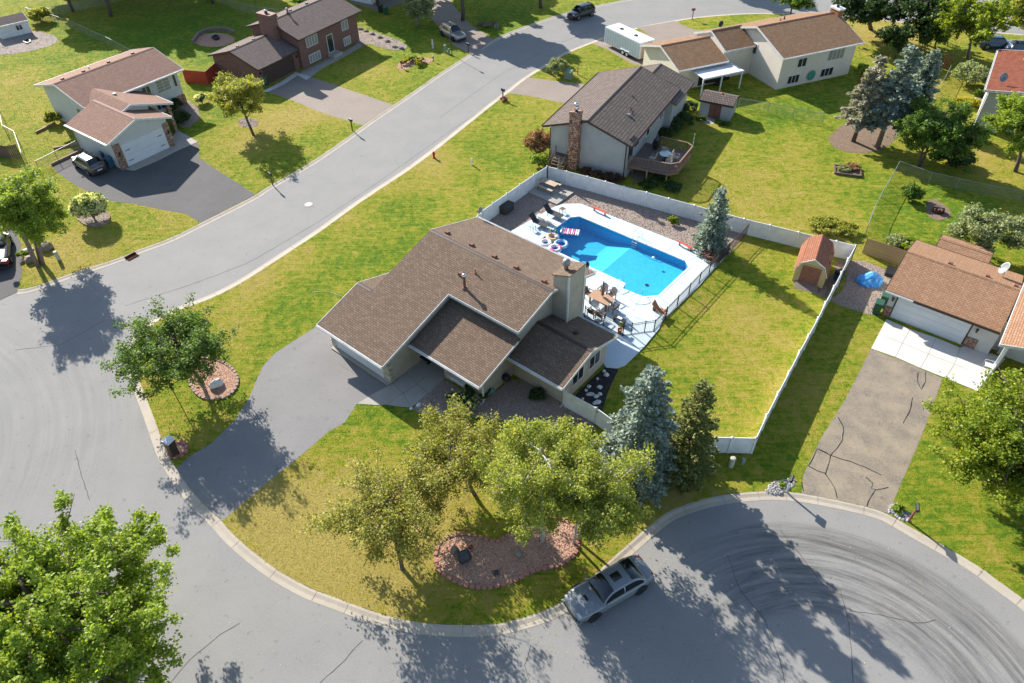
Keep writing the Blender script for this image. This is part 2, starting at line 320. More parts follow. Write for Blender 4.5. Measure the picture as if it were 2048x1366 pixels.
M['tarp']=gen('blue_tarp',(.01,.16,.55),(.10,.42,.80),2.6,.35,b=.6,bs=3); M['umb']=gen('taupe_fabric',(.22,.16,.12),None,5,.9)
M['cushion']=gen('beige_sling',(.48,.38,.28),None,5,.8,b=.05); M['sling']=gen('black_sling',(.028,.028,.032),None,4,.6)
M['tglass']=gen('table_glass',(.42,.52,.50),(.36,.46,.45),3,.12,b=0); M['wicker']=gen('dark_wicker',(.035,.033,.034),(.055,.052,.052),20,.7,b=.6,bs=40)
M['terra']=gen('terracotta',(.42,.17,.06),None,4,.8); M['yel']=gen('yellow_slide',(.7,.6,.03),None,2,.5); M['teal']=gen('teal_sled',(.05,.28,.24),None,4,.5)
M['drain']=gen('rusty_iron',(.09,.035,.025),(.05,.02,.015),6,1,spec=.05)
M['fl_w']=gen('float_white',(.75,.73,.74),None,3,.3,b=0); M['fl_p']=gen('float_pink',(.75,.12,.3),None,3,.3,b=0); M['fl_b']=gen('float_blue',(.08,.3,.68),(.5,.65,.8),4,.3,b=0)
M['fl_o']=gen('float_orange',(.5,.25,.1),(.6,.5,.35),4,.3,b=0); M['fl_g']=gen('float_green',(.05,.25,.08),None,3,.3,b=0)
def glass_m(name,c,rough=.08):
    m,n,p=newmat(name); v=objco(n); n.links.new(mix(n,noise(n,v,1.5,3),c,tuple(k*.5 for k in c)),p.inputs['Base Color'])
    p.inputs['Roughness'].default_value=rough; p.inputs['Specular IOR Level'].default_value=.8; return m
M['glass']=glass_m('window_glass',(.03,.035,.04)); M['carglass']=glass_m('car_glass',(.008,.010,.012),.04); M['blind']=glass_m('window_with_blind',(.28,.29,.27),.3)
def paint(name,c,metal=.3):
    m,n,p=newmat(name); v=objco(n); n.links.new(mix(n,noise(n,v,3,4),c,tuple(k*.85 for k in c)),p.inputs['Base Color'])
    p.inputs['Roughness'].default_value=.32; p.inputs['Metallic'].default_value=metal; p.inputs['Coat Weight'].default_value=.7; p.inputs['Coat Roughness'].default_value=.08; return m
M['p_grey']=paint('nardo_grey_paint',(.18,.20,.215),.1); M['p_black']=paint('black_paint',(.014,.014,.017)); M['p_silver']=paint('silver_paint',(.36,.33,.30),.5)
M['p_gun']=paint('gunmetal_paint',(.11,.11,.11),.5); M['p_blue']=paint('dark_blue_paint',(.03,.07,.13)); M['p_white']=paint('white_paint',(.7,.7,.7),0); M['p_red']=paint('dark_red_paint',(.2,.015,.015))
M['lampw']=gen('lamp_glass',(.75,.75,.72),None,3,.3,b=0); M['tail']=gen('tail_lamp',(.35,.02,.02),None,3,.2,b=0); M['headl']=gen('head_lamp',(.6,.62,.65),None,3,.1,b=0)
M['trailer']=gen('white_trailer_panel',(.62,.66,.70),(.55,.59,.63),.8,.5,b=.03); M['rim']=gen('alloy',(.35,.35,.36),None,4,.3,metal=.8,b=0)
M['liner']=gen('pool_liner',(.015,.36,.60),(.012,.33,.57),.5,.6,b=.05,fine=(.022,.41,.65),bs=3.2)  # paler mottling painted in, imitating light rippling through the water onto the basin
M['chain']=None
# pool water: transparent tint plus sky reflection
def waterm():
    m=bpy.data.materials.new('pool_water'); m.use_nodes=True; n=m.node_tree; n.nodes.remove(n.nodes['Principled BSDF']); out=n.nodes['Material Output']
    tr=N(n,'ShaderNodeBsdfTransparent'); tr.inputs[0].default_value=(.93,.985,1,1); gl=N(n,'ShaderNodeBsdfGlossy'); gl.inputs['Roughness'].default_value=.04
    fr=N(n,'ShaderNodeFresnel'); fr.inputs[0].default_value=1.33; b=N(n,'ShaderNodeBump'); b.inputs['Strength'].default_value=.6; b.inputs['Distance'].default_value=.03
    n.links.new(noise(n,objco(n),2.2,4,.6),b.inputs['Height']); n.links.new(b.outputs[0],gl.inputs['Normal']); n.links.new(b.outputs[0],fr.inputs['Normal'])
    mx=N(n,'ShaderNodeMixShader'); ge=N(n,'ShaderNodeNewGeometry'); n.links.new(math_(n,'MULTIPLY',fr.outputs[0],math_(n,'SUBTRACT',1.0,ge.outputs['Backfacing'])),mx.inputs[0]); n.links.new(tr.outputs[0],mx.inputs[1]); n.links.new(gl.outputs[0],mx.inputs[2]); n.links.new(mx.outputs[0],out.inputs[0])
    va=N(n,'ShaderNodeVolumeAbsorption'); va.inputs[0].default_value=(.0,.72,.97,1); va.inputs['Density'].default_value=.10; n.links.new(va.outputs[0],out.inputs[1]); return m
M['water']=waterm()
def chainm():   # woven wire seen as a fine mesh: cut-out diamonds
    m=bpy.data.materials.new('chain_link'); m.use_nodes=True; n=m.node_tree; p=n.nodes['Principled BSDF']; v=objco(n); out=n.nodes['Material Output']
    p.inputs['Base Color'].default_value=(.36,.37,.36,1); p.inputs['Metallic'].default_value=.6; p.inputs['Roughness'].default_value=.45
    sep=N(n,'ShaderNodeSeparateXYZ'); n.links.new(v,sep.inputs[0])
    a=math_(n,'ABSOLUTE',math_(n,'SUBTRACT',math_(n,'FRACT',math_(n,'MULTIPLY',math_(n,'ADD',sep.outputs[0],sep.outputs[2]),9)),.5))
    b=math_(n,'ABSOLUTE',math_(n,'SUBTRACT',math_(n,'FRACT',math_(n,'MULTIPLY',math_(n,'SUBTRACT',sep.outputs[0],sep.outputs[2]),9)),.5))
    f=math_(n,'GREATER_THAN',math_(n,'MAXIMUM',a,b),.44)
    tr=N(n,'ShaderNodeBsdfTransparent'); mx=N(n,'ShaderNodeMixShader'); n.links.new(f,mx.inputs[0]); n.links.new(tr.outputs[0],mx.inputs[1]); n.links.new(p.outputs[0],mx.inputs[2]); n.links.new(mx.outputs[0],out.inputs[0]); return m
M['chain']=chainm()
# ------------------------------------------------------------------ setting: ground, roads, kerbs, lawns
ZL=.07     # lawn level above the road
road=empty('road',kind='structure')
isl_px=[(2048,72),(1900,60),(1821,48),(1705,36),(1640,31),(1560,29),(1500,29),(1449,32),(1400,36),(1349,44),(1274,58),(1225,72),(1184,88),(1131,109),(1099,130),(1056,156),(1017,187),(980,215),(937,250),(872,302),(820,341),(760,380),(700,421),(640,466),(560,518),(487,566),(425,598),(385,612),(340,630),(305,650),(282,672),(273,700),(272,730),(282,768),(300,812),(320,868),(335,910),(353,937),(368,962),(396,997),(423,1024),(444,1043),(463,1067),(510,1108),(560,1145),(620,1178),(660,1192),(702,1208),(781,1236),(859,1249),(937,1252),(999,1248),(1046,1237),(1090,1222),(1127,1204),(1165,1175),(1202,1137),(1240,1103),(1280,1068),(1315,1038),(1345,1019),(1397,1001),(1450,990),(1500,985),(1540,983),(1575,985),(1606,988),(1684,1003),(1735,1015),(1774,1028),(1824,1058),(1884,1091),(1944,1124),(2004,1169),(2048,1200),(2120,1262),(2200,1350)]
nw_px=[(37,580),(62,577),(140,549),(180,536),(212,526),(252,512),(275,501),(337,480),(400,448),(460,418),(511,392),(528,379),(607,335),(650,307),(700,272),(740,242),(787,211),(825,185),(875,150),(911,127),(937,110),(987,79),(1025,62),(1075,44),(1125,27),(1190,12),(1260,-2),(1330,-12),(1450,-20),(1600,-22),(1800,-15),(2100,5)]
isl=[g2(*p) for p in isl_px]+[(40,-5),(88,-5),(88,148),(80,112)]
nw=[g2(*p) for p in nw_px]+[(94,149),(-94,149),(-94,g2(0,440)[1])]+[g2(-80,470),g2(0,445),g2(30,450),g2(44,500),g2(44,545)]
def resamp(pts,d,closed=False):
    out=[]; n=len(pts)
    for i in range(n if closed else n-1):
        a=np.array(pts[i]); b=np.array(pts[(i+1)%n]); k=max(1,int(np.hypot(*(b-a))/d))
        out+=[tuple(a+(b-a)*j/k) for j in range(k)]
    if not closed: out.append(tuple(pts[-1]))
    return out
def smooth(pts,it=2):
    for _ in range(it):
        q=[pts[0]]
        for a,b in zip(pts[:-1],pts[1:]):
            q+=[(a[0]*.75+b[0]*.25,a[1]*.75+b[1]*.25),(a[0]*.25+b[0]*.75,a[1]*.25+b[1]*.75)]
        q.append(pts[-1]); pts=q
    return pts
def inside(P,poly):
    x=P[:,0]; y=P[:,1]; c=np.zeros(len(P),bool); n=len(poly)
    for i in range(n):
        x1,y1=poly[i]; x2,y2=poly[(i+1)%n]
        if y1==y2: continue
        k=((y1>y)!=(y2>y))&(x<(x2-x1)*(y-y1)/(y2-y1)+x1); c^=k
    return c
# dry / lush spots: (px, py, radius m, amount)
SP=[(1490,640,3,.28),(1530,760,4,.2),(1620,520,3,-.05),(1560,420,8,.14),(1480,360,5,.12),(1700,470,4,.16),(1300,60,3,-.1),
 (1000,330,4,-.12),(830,440,4,-.15),(860,318,2,.25),(780,372,2,.25),(540,540,2,.25),(740,520,5,-.15),(640,590,4,-.12),(560,640,4,-.02),(780,470,2,.15),(690,560,2,.12),(900,370,3,.1),(900,420,3,.12),(860,330,3,.3),(700,430,2,.3),(600,500,2,.3),(500,570,2.5,.3),
 (420,640,3,.15),(480,700,3,.05),(300,760,2,.15),(330,860,2,.18),(420,880,2,.1),(500,780,2,-.05),
 (520,1000,3,.25),(560,1080,3.5,.42),(640,1000,4.5,.26),(700,1120,4,.38),(740,1180,3,.28),(650,880,3,-.08),(780,850,3,-.1),(850,1060,4,.25),(900,1200,4,.1),(880,960,3,.25),(1150,1150,3,.12),(1290,1010,3,.3),(1380,980,3,.2),
 (1700,700,3,.0),(1650,800,3,.05),(1600,900,3,0),(1900,1000,5,-.12),(1950,1080,5,-.1),(1850,960,3,.1),(1960,1090,2,.25),
 (150,300,4,.1),(110,250,4,.14),(60,200,5,.15),(30,160,3,.3),(240,470,3,.02),(130,510,4,.42),(190,540,2,.3),(330,440,3,.22),(290,440,3,-.1),(420,460,2,.1),
 (460,290,3,.3),(560,240,3,.36),(640,230,4,.3),(660,280,3,-.1),(520,260,4,.2),(400,260,4,-.2),(600,190,2,-.1),(760,150,3,.25),(820,130,3,-.1),(700,120,3,.12),(850,170,3,-.15),
 (350,60,12,-.32),(450,120,5,-.2),(800,70,5,-.2),(1000,40,8,-.25),(350,130,3,.2),(1200,180,5,.0),(1130,190,3,.16),(1060,230,5,.1),(1080,280,3,-.1),(1230,120,3,-.05),(1150,140,2,.1),
 (1420,260,4,.1),(1500,240,4,-.15),(1600,220,5,-.2),(1680,160,3,-.1),(1560,300,5,.05),(1850,420,6,-.25),(1780,480,3,-.2),(1980,330,5,.3),(1880,180,4,.2),(1800,80,6,.3),(1740,60,5,.35),(1760,250,3,.3),(1480,20,3,-.2)]
SPW=[(*g2(x,y),r,a) for x,y,r,a in SP]
def lawn(name,poly,holes,step,region=None,parent=None):
    b=resamp(poly,.6,True); b=[(x+rng.uniform(-.05,.05),y+rng.uniform(-.05,.05)) for x,y in b]
    xs=[p[0] for p in b]; ys=[p[1] for p in b]
    gx,gy=np.meshgrid(np.arange(min(xs),max(xs),step),np.arange(min(ys),max(ys),step)); Pn=np.stack([gx.ravel(),gy.ravel()],1)
    Pn+=rng.uniform(-.2,.2,Pn.shape)*step; Pn=Pn[inside(Pn,b)]
    pts=[Vector(p) for p in b]; edges=[(i,(i+1)%len(b)) for i in range(len(b))]
    for h in holes:
        k=len(pts); pts+=[Vector(p) for p in h]; edges+=[(k+i,k+(i+1)%len(h)) for i in range(len(h))]
    pts+=[Vector(p) for p in Pn]
    vo,_,fo,_,_,_=delaunay_2d_cdt(pts,edges,[],1,1e-4)
    V=np.array([(v.x,v.y) for v in vo]); F=[f for f in fo]
    C=np.array([V[list(f)].mean(0) for f in F]); keep=inside(C,b)
    for h in holes: keep&=~inside(C,h)
    F=[tuple(f) for f,k in zip(F,keep) if k]; n=len(V)
    dry=np.zeros(n)
    for x,y,r,a in SPW: dry+=a*np.exp(-((V[:,0]-x)**2+(V[:,1]-y)**2)/(r*r))
    dry=.43+dry*1.3
    verts=[(x,y,ZL) for x,y in V]
    # skirt around the outer edge and the holes
    from collections import Counter
    cnt=Counter()
    for f in F:
        for i in range(len(f)): cnt[tuple(sorted((f[i],f[(i+1)%len(f)])))]+=1
    be=[e for e,c in cnt.items() if c==1]; m={}
    for e in be:
        for i in e:
            if i not in m: m[i]=len(verts); verts.append((V[i][0],V[i][1],-.2)); dry=np.append(dry,dry[i])
    F+=[(a,c,m[c],m[a]) for a,c in be]
    me=bpy.data.meshes.new(name); me.from_pydata(verts,[],F); me.materials.append(M['grass'])
    at=me.attributes.new('dry','FLOAT','POINT'); at.data.foreach_set('value',dry.astype(np.float32))
    bm=bmesh.new(); bm.from_mesh(me)
    for f in bm.faces:
        if abs(f.normal.z)>.5 and f.normal.z<0: f.normal_flip()
    bm.to_mesh(me); bm.free()
    o=bpy.data.objects.new(name,me); COL.objects.link(o); o['kind']='structure'; return o
# main house frame (needed for the pool hole)
AZm=R(-40.02); Um=Vector((math.cos(AZm),math.sin(AZm))); Vm=Vector((-math.sin(AZm),math.cos(AZm)))
def ab(u,v): return (Um.x*u+Vm.x*v,Um.y*u+Vm.y*v)      # absolute pool coordinates -> world
pool_uv=[(-31.6,46.15),(-31.0,46.8),(-20.05,46.9),(-19.4,46.35),(-19.42,41.45),(-20.3,40.55),(-22.2,40.4),(-22.35,41.1),(-31.0,41.1),(-31.6,41.7)]
pool=[ab(*p) for p in pool_uv]; hole=[ab(*p) for p in [(-31.9,40.2),(-31.9,47.1),(-19.1,47.2),(-19.1,40.1)]]
def holed(poly,hole_,z,t,m,name,parent):
    pts=[Vector(p) for p in poly]+[Vector(p) for p in hole_]; n=len(poly); k=len(hole_)
    vo,_,fo,_,_,_=delaunay_2d_cdt(pts,[(i,(i+1)%n) for i in range(n)]+[(n+i,n+(i+1)%k) for i in range(k)],[],1,1e-4)
    V=np.array([(v.x,v.y) for v in vo]); F=[f for f in fo if not inside(V[list(f)].mean(0)[None],hole_)[0]]
    F=[f for f,c in zip(F,inside(np.array([V[list(f)].mean(0) for f in F]),poly)) if c]
    vs=[(x,y,z) for x,y in V]; fs=[tuple(f) for f in F]
    from collections import Counter
    c=Counter(tuple(sorted((f[i],f[(i+1)%3]))) for f in F for i in range(3))
    for (a,b),q in c.items():
        if q==1: i=len(vs); vs+=[(V[a][0],V[a][1],z-t),(V[b][0],V[b][1],z-t)]; fs.append((a,b,i+1,i))
    return MB().add(vs,fs).build(name,M[m] if isinstance(m,str) else m,parent)
holed([(-900,-300),(900,-300),(900,1500),(-900,1500)],hole,-.25,.05,'ground','ground',None)['kind']='structure'
holed([(-95,-25),(90,-25),(90,150),(-95,150)],hole,0,.05,'road','asphalt',road)
isl_s=smooth(isl[:len(isl_px)],2); nw_s=smooth(nw[:len(nw_px)],2)
lawn('lawn',isl_s+isl[len(isl_px):],[hole],.9)
lawn('lawn',nw_s+nw[len(nw_px):],[],1.2)
lawn('lawn',[(-60,-14),(-14,-14),(-8,2),(-16,11.5),(-30,13.5),(-60,14)],[],2.5)
def kerb(pts,side,breaks=(),label=None):
    k=empty('kerb',kind='structure'); pts=resamp(pts,.5); P_=[Vector(p) for p in pts]; n=len(P_); nor=[]
    for i in range(n):
        d=(P_[min(i+1,n-1)]-P_[max(i-1,0)]).normalized(); nor.append(Vector((d.y,-d.x))*side)
    prof=[(0.0,-.05),(0.0,.068),(.14,.066),(.24,.04),(.34,.016),(.60,.009),(.62,-.05)]
    i=0
    while i<n-1:
        j=min(i+6,n-1); mb=MB(); m=len(prof); vs=[]
        for a in range(i,j+1):
            p=P_[a]
            if a==i: p=p+(P_[min(a+1,n-1)]-p).normalized()*.012
            if a==j: p=p-(p-P_[a-1]).normalized()*.012
            vs+=[(p.x+nor[a].x*o,p.y+nor[a].y*o,z) for o,z in prof]
        fs=[]
        for a in range(j-i):
            for q in range(m-1): s=a*m+q; fs.append((s,s+1,s+1+m,s+m))
        fs+=[tuple(range(m)),tuple(range((j-i)*m,(j-i+1)*m))[::-1]]
        mb.add(vs,fs).build('kerb_panel',M['kerb'],k); i=j
    return k
kerb(isl_s[:-3],1)
kerb(nw_s,1)
EXC=[]
def sheet(name,px,m,z=ZL+.004,kind='structure',parent=None,pts=None,t=.1,sm=0):
    p=[g2(*q) for q in px] if pts is None else pts
    EXC.append(p); o=MB().prism(p,z-t,z).build(name,m,parent)
    if kind and not parent: o['kind']=kind
    return o
def strip(px,wd,z,mb,pts=None):
    P_=[Vector(g2(*q)) for q in px] if pts is None else [Vector(p) for p in pts]; n=len(P_); L=[];Rr=[]
    for i in range(n):
        d=(P_[min(i+1,n-1)]-P_[max(i-1,0)]).normalized(); q=Vector((-d.y,d.x))*wd/2*random.uniform(.6,1.2); L.append(P_[i]+q); Rr.append(P_[i]-q)
    vs=[(p.x,p.y,z) for p in L]+[(p.x,p.y,z) for p in Rr]
    mb.add(vs,[(i,n+i,n+i+1,i+1) for i in range(n-1)])
# road seams and cracks
def crack(parent,lines,wd,z,name='tar_line',m='tar'):
    for l in lines:
        mb=MB(); q=resamp([g2(*p) for p in l],.35); q=[(x+random.uniform(-.03,.03),y+random.uniform(-.03,.03)) for x,y in q]
        strip(None,wd,z,mb,q); mb.build(name,M[m],parent)
crack(road,[[(500,940),(560,968)],[(1060,1366),(1050,1330),(1062,1290)],[(640,1366),(690,1320),(725,1280)],[(1560,1060),(1600,1110),(1640,1160),(1680,1180),(1696,1240),(1703,1300),(1706,1366)],
 [(1455,1110),(1480,1180),(1530,1240),(1556,1310),(1570,1366)],[(1700,1222),(1760,1230),(1820,1244),(1850,1246),(1872,1240)],[(340,1366),(380,1320),(440,1270),(480,1245)],[(150,900),(165,960),(180,1000)]],.035,.006,m='crack')
crack(road,[[(1015,187),(900,262),(760,362),(640,442),(500,524),(400,563),(250,612)],[(1180,62),(1100,95),(1000,150),(880,235)],[(30,700),(120,690),(210,640)]],.03,.006,m='crack')
# driveways
dm=sheet('driveway',[(353,939),(380,914),(423,888),(470,842),(500,795),(513,762),(527,733),(550,708),(587,684),(637,652),(665,668),(786,767),(714,809),(689,847),(657,865),(620,897),(575,935),(529,971),(463,1028),(446,1043),(424,1024),(397,997),(369,963)],M['drive_main'])
sheet('driveway',[(402,447),(460,417),(511,391),(480,370),(440,345),(400,318),(396,285),(362,262),(345,285),(250,336),(205,320),(175,293),(150,300),(104,332),(115,346),(150,371),(210,402),(270,409),(330,422),(370,428)],M['drive_dark'])
sheet('driveway',[(725,252),(755,232),(787,211),(740,195),(690,178),(622,155),(590,151),(530,183),(580,200),(640,225)],M['drive_tan'])
sheet('driveway',[(1017,187),(1056,156),(1100,162),(1170,170),(1200,172),(1180,215),(1120,206),(1070,195)],M['drive_tan'])
sheet('driveway',[(1184,88),(1225,72),(1262,60),(1330,78),(1350,100),(1300,135),(1262,128),(1215,100)],M['drive_tan'],z=ZL+.004)
sheet('driveway',[(1274,56),(1310,50),(1349,43),(1380,58),(1440,70),(1480,60),(1540,75),(1400,95),(1330,88)],M['drive_tan'],z=ZL+.010)
de=sheet('driveway',[(1603,988),(1606,950),(1640,880),(1690,800),(1741,700),(1800,722),(1884,758),(1870,800),(1840,880),(1805,960),(1776,1028),(1735,1015),(1684,1003)],M['drive_e'])
sheet('driveway',[(820,0),(870,45),(905,90),(945,112),(987,79),(940,50),(905,10),(890,-30),(700,-40),(700,5),(760,25)],M['drive_tan'])
sheet('driveway',[(-60,440),(0,440),(36,455),(44,500),(44,545),(36,583),(0,600),(-60,615)],M['drive_dark'],z=.02)
sheet('driveway',[(1965,85),(2100,95),(2100,115),(1970,102)],M['drive_tan'])
crack(de,[[(1676,835),(1686,855),(1685,880),(1672,900),(1660,912),(1655,935),(1650,950),(1668,975),(1674,998)],[(1615,933),(1635,943),(1652,948)],[(1618,932),(1634,898),(1655,908)],[(1635,899),(1658,911),(1700,925),(1730,936),(1762,952)],[(1836,747),(1835,765),(1842,780),(1850,765),(1851,745)],[(1824,797),(1820,820),(1806,848)],[(1732,956),(1745,968),(1742,978),(1750,980)],[(1776,977),(1750,982),(1740,998),(1733,1014)],[(1602,965),(1607,985)]],.06,ZL+.010)
# cracks in the other drives
crack(dm,[[(713,752),(680,730)]],.01,ZL+.009)
# concrete: each panel its own piece
def panels(name,quads,m,z,t=.1,gap=.012,parent=None,kind='structure'):
    root=empty(name,kind=kind,parent=parent)
    for q in quads:
        P_=[Vector(g2(*p)) for p in q]; c=sum(P_,Vector((0,0)))/len(P_)
        pts=[tuple(p+(c-p).normalized()*gap*1.4) for p in P_]; EXC.append([tuple(p) for p in P_])
        MB().prism(pts,z-t,z).build('panel',m,root)
    return root
panels('walkway',[[(714,809),(740,793),(772,811),(752,812)],[(740,793),(786,768),(806,788),(772,811)],[(786,768),(812,746),(834,770),(806,788)],[(812,746),(836,722),(861,744),(834,770)],[(836,722),(850,710),(889,757),(861,744)],[(772,811),(806,788),(823,817),(800,815)],[(806,788),(834,770),(856,788),(823,817)],[(834,770),(861,746),(889,759),(856,788)]],M['conc'],ZL+.02)
panels('apron',[[(1741,699),(1756,670),(1804,688),(1790,716)],[(1756,670),(1772,640),(1819,660),(1804,688)],[(1790,716),(1804,688),(1856,710),(1840,738)],[(1804,688),(1819,660),(1871,677),(1856,710)],[(1840,738),(1856,710),(1908,730),(1890,758)],[(1856,710),(1871,677),(1919,697),(1908,730)],[(1890,758),(1908,730),(1975,757),(1954,784)],[(1908,730),(1919,697),(1935,690),(2010,720),(1975,757)]],M['conc_w'],ZL+.03)
panels('apron',[[(250,340),(305,313),(318,322),(268,343)],[(305,313),(350,290),(372,270),(396,285),(355,303),(318,322)],[(355,262),(345,275),(350,290),(372,270)]],M['conc'],ZL+.02)
panels('apron',[[(524,185),(560,166),(568,170),(536,185)],[(560,166),(592,145),(595,152),(568,170)],[(592,145),(622,155),(613,161),(595,152)]],M['conc_w'],ZL+.02)
panels('walkway',[[(600,148),(640,130),(648,136),(622,155)],[(640,130),(690,105),(697,110),(648,136)],[(690,105),(718,88),(724,94),(697,110)]],M['conc'],ZL+.02)
# beds
def stones(name,poly,n,sz,m,z,parent=None,flat=.55,skip=None):
    P_=np.array(poly); lo=P_.min(0); hi=P_.max(0); pts=[]
    while len(pts)<n:
        q=rng.uniform(lo,hi,(n*2,2)); k=inside(q,poly)
        if skip is not None: k&=~inside(q,skip)
        pts+=list(q[k])
        if len(pts)==0: break
    V=[];F=[]; oc=np.array([(1,0,0),(0,1,0),(-1,0,0),(0,-1,0),(0,0,1)])
    vs=[];fs=[]
    for i,(x,y) in enumerate(pts[:n]):
        s=sz*rng.uniform(.55,1.5); a=rng.uniform(0,6.28); c,d=math.cos(a),math.sin(a); e=rng.uniform(.6,1.3,5)
        for k in range(5):
            px,py,pz=oc[k]*e[k]*s; vs.append((x+px*c-py*d,y+px*d+py*c,z+pz*flat))
        b=i*5; fs+=[(b,b+1,b+4),(b+1,b+2,b+4),(b+2,b+3,b+4),(b+3,b,b+4)]
    me=bpy.data.meshes.new(name); me.from_pydata(vs,[],fs); me.materials.append(m); o=bpy.data.objects.new(name,me); COL.objects.link(o)
    if parent: o.parent=parent
    o['kind']='stuff'; return o
def bed(px,m,sm,n,sz,z=ZL+.012,t=.1,pts=None,nm='gravel_bed'):
    p=smooth([g2(*q) for q in px]+[g2(*px[0])],1)[:-1] if pts is None else pts
    sheet(nm,None,m,z=z,pts=p,t=t); stones('loose_stones',p,n,sz,sm,z)
    return p
poolgravel=[g2(950,437,0),g2(1095,332,1.6),g2(1248,373,1.6),g2(1390,410.5,1.6),g2(1492,438,1.6),g2(1500,446,1.2),g2(1462,487,1.2),g2(1402,545,1.2),ab(-20,44),ab(-33,41)]
POOLG=poolgravel; EXC.append(POOLG)
bed([(889,759),(930,785),(968,800),(1000,778),(1031,755),(1080,780),(1129,806),(1160,828),(1196,858),(1187,862),(1128,850),(1060,850),(940,835),(900,828),(870,834),(840,830),(823,817),(856,788)],M['gravel'],M['st_tan'],3500,.05)
bed([(1133,812),(1170,770),(1208,738),(1212,733),(1236,737),(1236,743),(1222,770),(1211,800),(1206,822),(1196,850)],M['mulch'],M['rock_dark'],700,.04)
bed([(1530,985),(1540,968),(1560,962),(1590,958),(1590,970),(1572,985),(1556,990)],M['gravel'],M['st_grey'],260,.09)
bed([(1776,1024),(1780,1010),(1800,1008),(1822,1030),(1818,1046),(1800,1040)],M['gravel'],M['st_grey'],260,.09)
bed([(1660,600),(1690,580),(1695,527),(1715,520),(1760,535),(1810,560),(1775,580),(1750,632),(1730,629),(1668,608)],M['gravel'],M['st_tan'],3500,.05)
bed([(1590,560),(1600,575),(1650,600),(1672,590),(1698,530),(1675,515),(1662,560)],M['soil'],M['st_tan'],500,.03)
bed([(365,195),(400,218),(395,225),(405,235),(370,262),(345,240),(350,215)],M['gravel'],M['st_tan'],1500,.05)
bed([(480,240),(500,236),(518,244),(515,254),(492,258),(476,250)],M['gravel'],M['st_tan'],500,.05)
bed([(600,145),(700,97),(718,86),(712,60),(725,58),(780,75),(815,90),(812,100),(790,102),(760,96),(735,86),(700,110),(610,150)],M['gravel'],M['st_tan'],2200,.05)
bed([(793,135),(800,124),(830,112),(870,120),(860,127),(830,130),(815,140),(800,142)],M['gravel_red'],M['st_red'],900,.045)
bed([(0,70),(70,62),(112,72),(118,85),(95,95),(40,108),(-10,112)],M['gravel'],M['st_grey'],1800,.05)
bed([(60,2),(105,0),(104,-6),(85,-12),(62,-8)],M['gravel_red'],M['st_tan'],600,.05)
bed([(385,85),(400,70),(440,66),(470,74),(468,86),(440,95),(410,95)],M['gravel_red'],M['st_red'],500,.04,nm='patio_pavers')
bed([(1655,278),(1690,245),(1760,215),(1790,230),(1800,270),(1770,300),(1720,310),(1670,300)],M['soil'],M['st_tan'],900,.04)
bed([(1300,300),(1255,345),(1270,372),(1330,330),(1380,300)],M['soil'],M['st_tan'],300,.03)
bed([(1852,405),(1870,398),(1905,425),(1895,440),(1870,443),(1852,430)],M['soil'],M['st_tan'],300,.04)
bed([(1395,225),(1410,228),(1432,243),(1424,252),(1400,243)],M['conc'],M['st_tan'],20,.03,nm='concrete_slab')
# block edging: rings of separate blocks
def ring(px,m,name,label,cat,l=.33,wd=.2,hgt=.13,fill=None,sm=None,ns=0,sz=.05,closed=True,layers=1):
    p=[g2(*q) for q in px]; p=smooth(p+[p[0]] if closed else p,2)
    c=np.mean(np.array(p),0); root=empty(name,(c[0],c[1],ZL),0,label,cat)
    q=resamp(p,.05); acc=0; last=Vector(q[0]); k=0
    for ly in range(layers):
        acc=0 if ly==0 else l/2; last=Vector(q[0])
        for i in range(1,len(q)):
            P_=Vector(q[i]); acc+=(P_-last).length; last=P_
            if acc>=l:
                acc=0; d=(P_-Vector(q[i-1])); a=math.atan2(d.y,d.x)+random.uniform(-.07,.07)
                if k==0:
                    mb=MB(); y=wd/2; x=l/2-.022
                    vs=[(-x,-y,0),(x,-y,0),(x*.86,y,0),(-x*.86,y,0),(-x,-y,hgt),(x,-y,hgt),(x*.86,y,hgt),(-x*.86,y,hgt)]
                    b0=mb.add(vs,[(3,2,1,0),(4,5,6,7),(0,1,5,4),(1,2,6,5),(2,3,7,6),(3,0,4,7)]).build('edging_block',m,root); b=b0
                else:
                    b=b0.copy(); COL.objects.link(b)
                b.location=(P_.x-c[0],P_.y-c[1],hgt*ly-.02+random.uniform(0,.012)); b.rotation_euler=(0,0,a); k+=1
    if fill:
        EXC.append(p[:-1]); o=MB().prism([(x-c[0],y-c[1]) for x,y in p[:-1]],-.05,.04+hgt*(layers-1)*.6).build('gravel_fill',fill,root)
        s=stones('gravel_stones',[(x-c[0],y-c[1]) for x,y in p[:-1]],ns,sz,sm,.04+hgt*(layers-1)*.6,parent=root)
    return root
ring([(870,1120),(876,1090),(895,1074),(925,1069),(960,1075),(990,1090),(1020,1070),(1060,1045),(1100,1035),(1140,1045),(1158,1075),(1155,1105),(1130,1130),(1095,1139),(1065,1143),(1035,1162),(990,1176),(950,1178),(910,1166),(880,1148)],M['block'],'planting_bed','kidney shaped front yard bed of reddish gravel ringed with red edging blocks','planting bed',fill=M['gravel_red'],sm=M['st_red'],ns=5000,sz=.05)
ring([(378,760),(385,730),(400,715),(440,722),(468,740),(478,762),(470,785),(445,800),(410,800),(388,785)],M['block_tan'],'planting_bed','round gravel bed with tan edging blocks under the tree beside the driveway','planting bed',fill=M['gravel_red'],sm=M['st_red'],ns=1800,sz=.04)
ring([(337,905),(345,890),(362,885),(376,893),(374,908),(355,918),(342,916)],M['block'],'planting_bed','small oval ring of red blocks around the brick mailbox','planting bed',hgt=.2,fill=M['gravel_red'],sm=M['st_red'],ns=400,sz=.05)
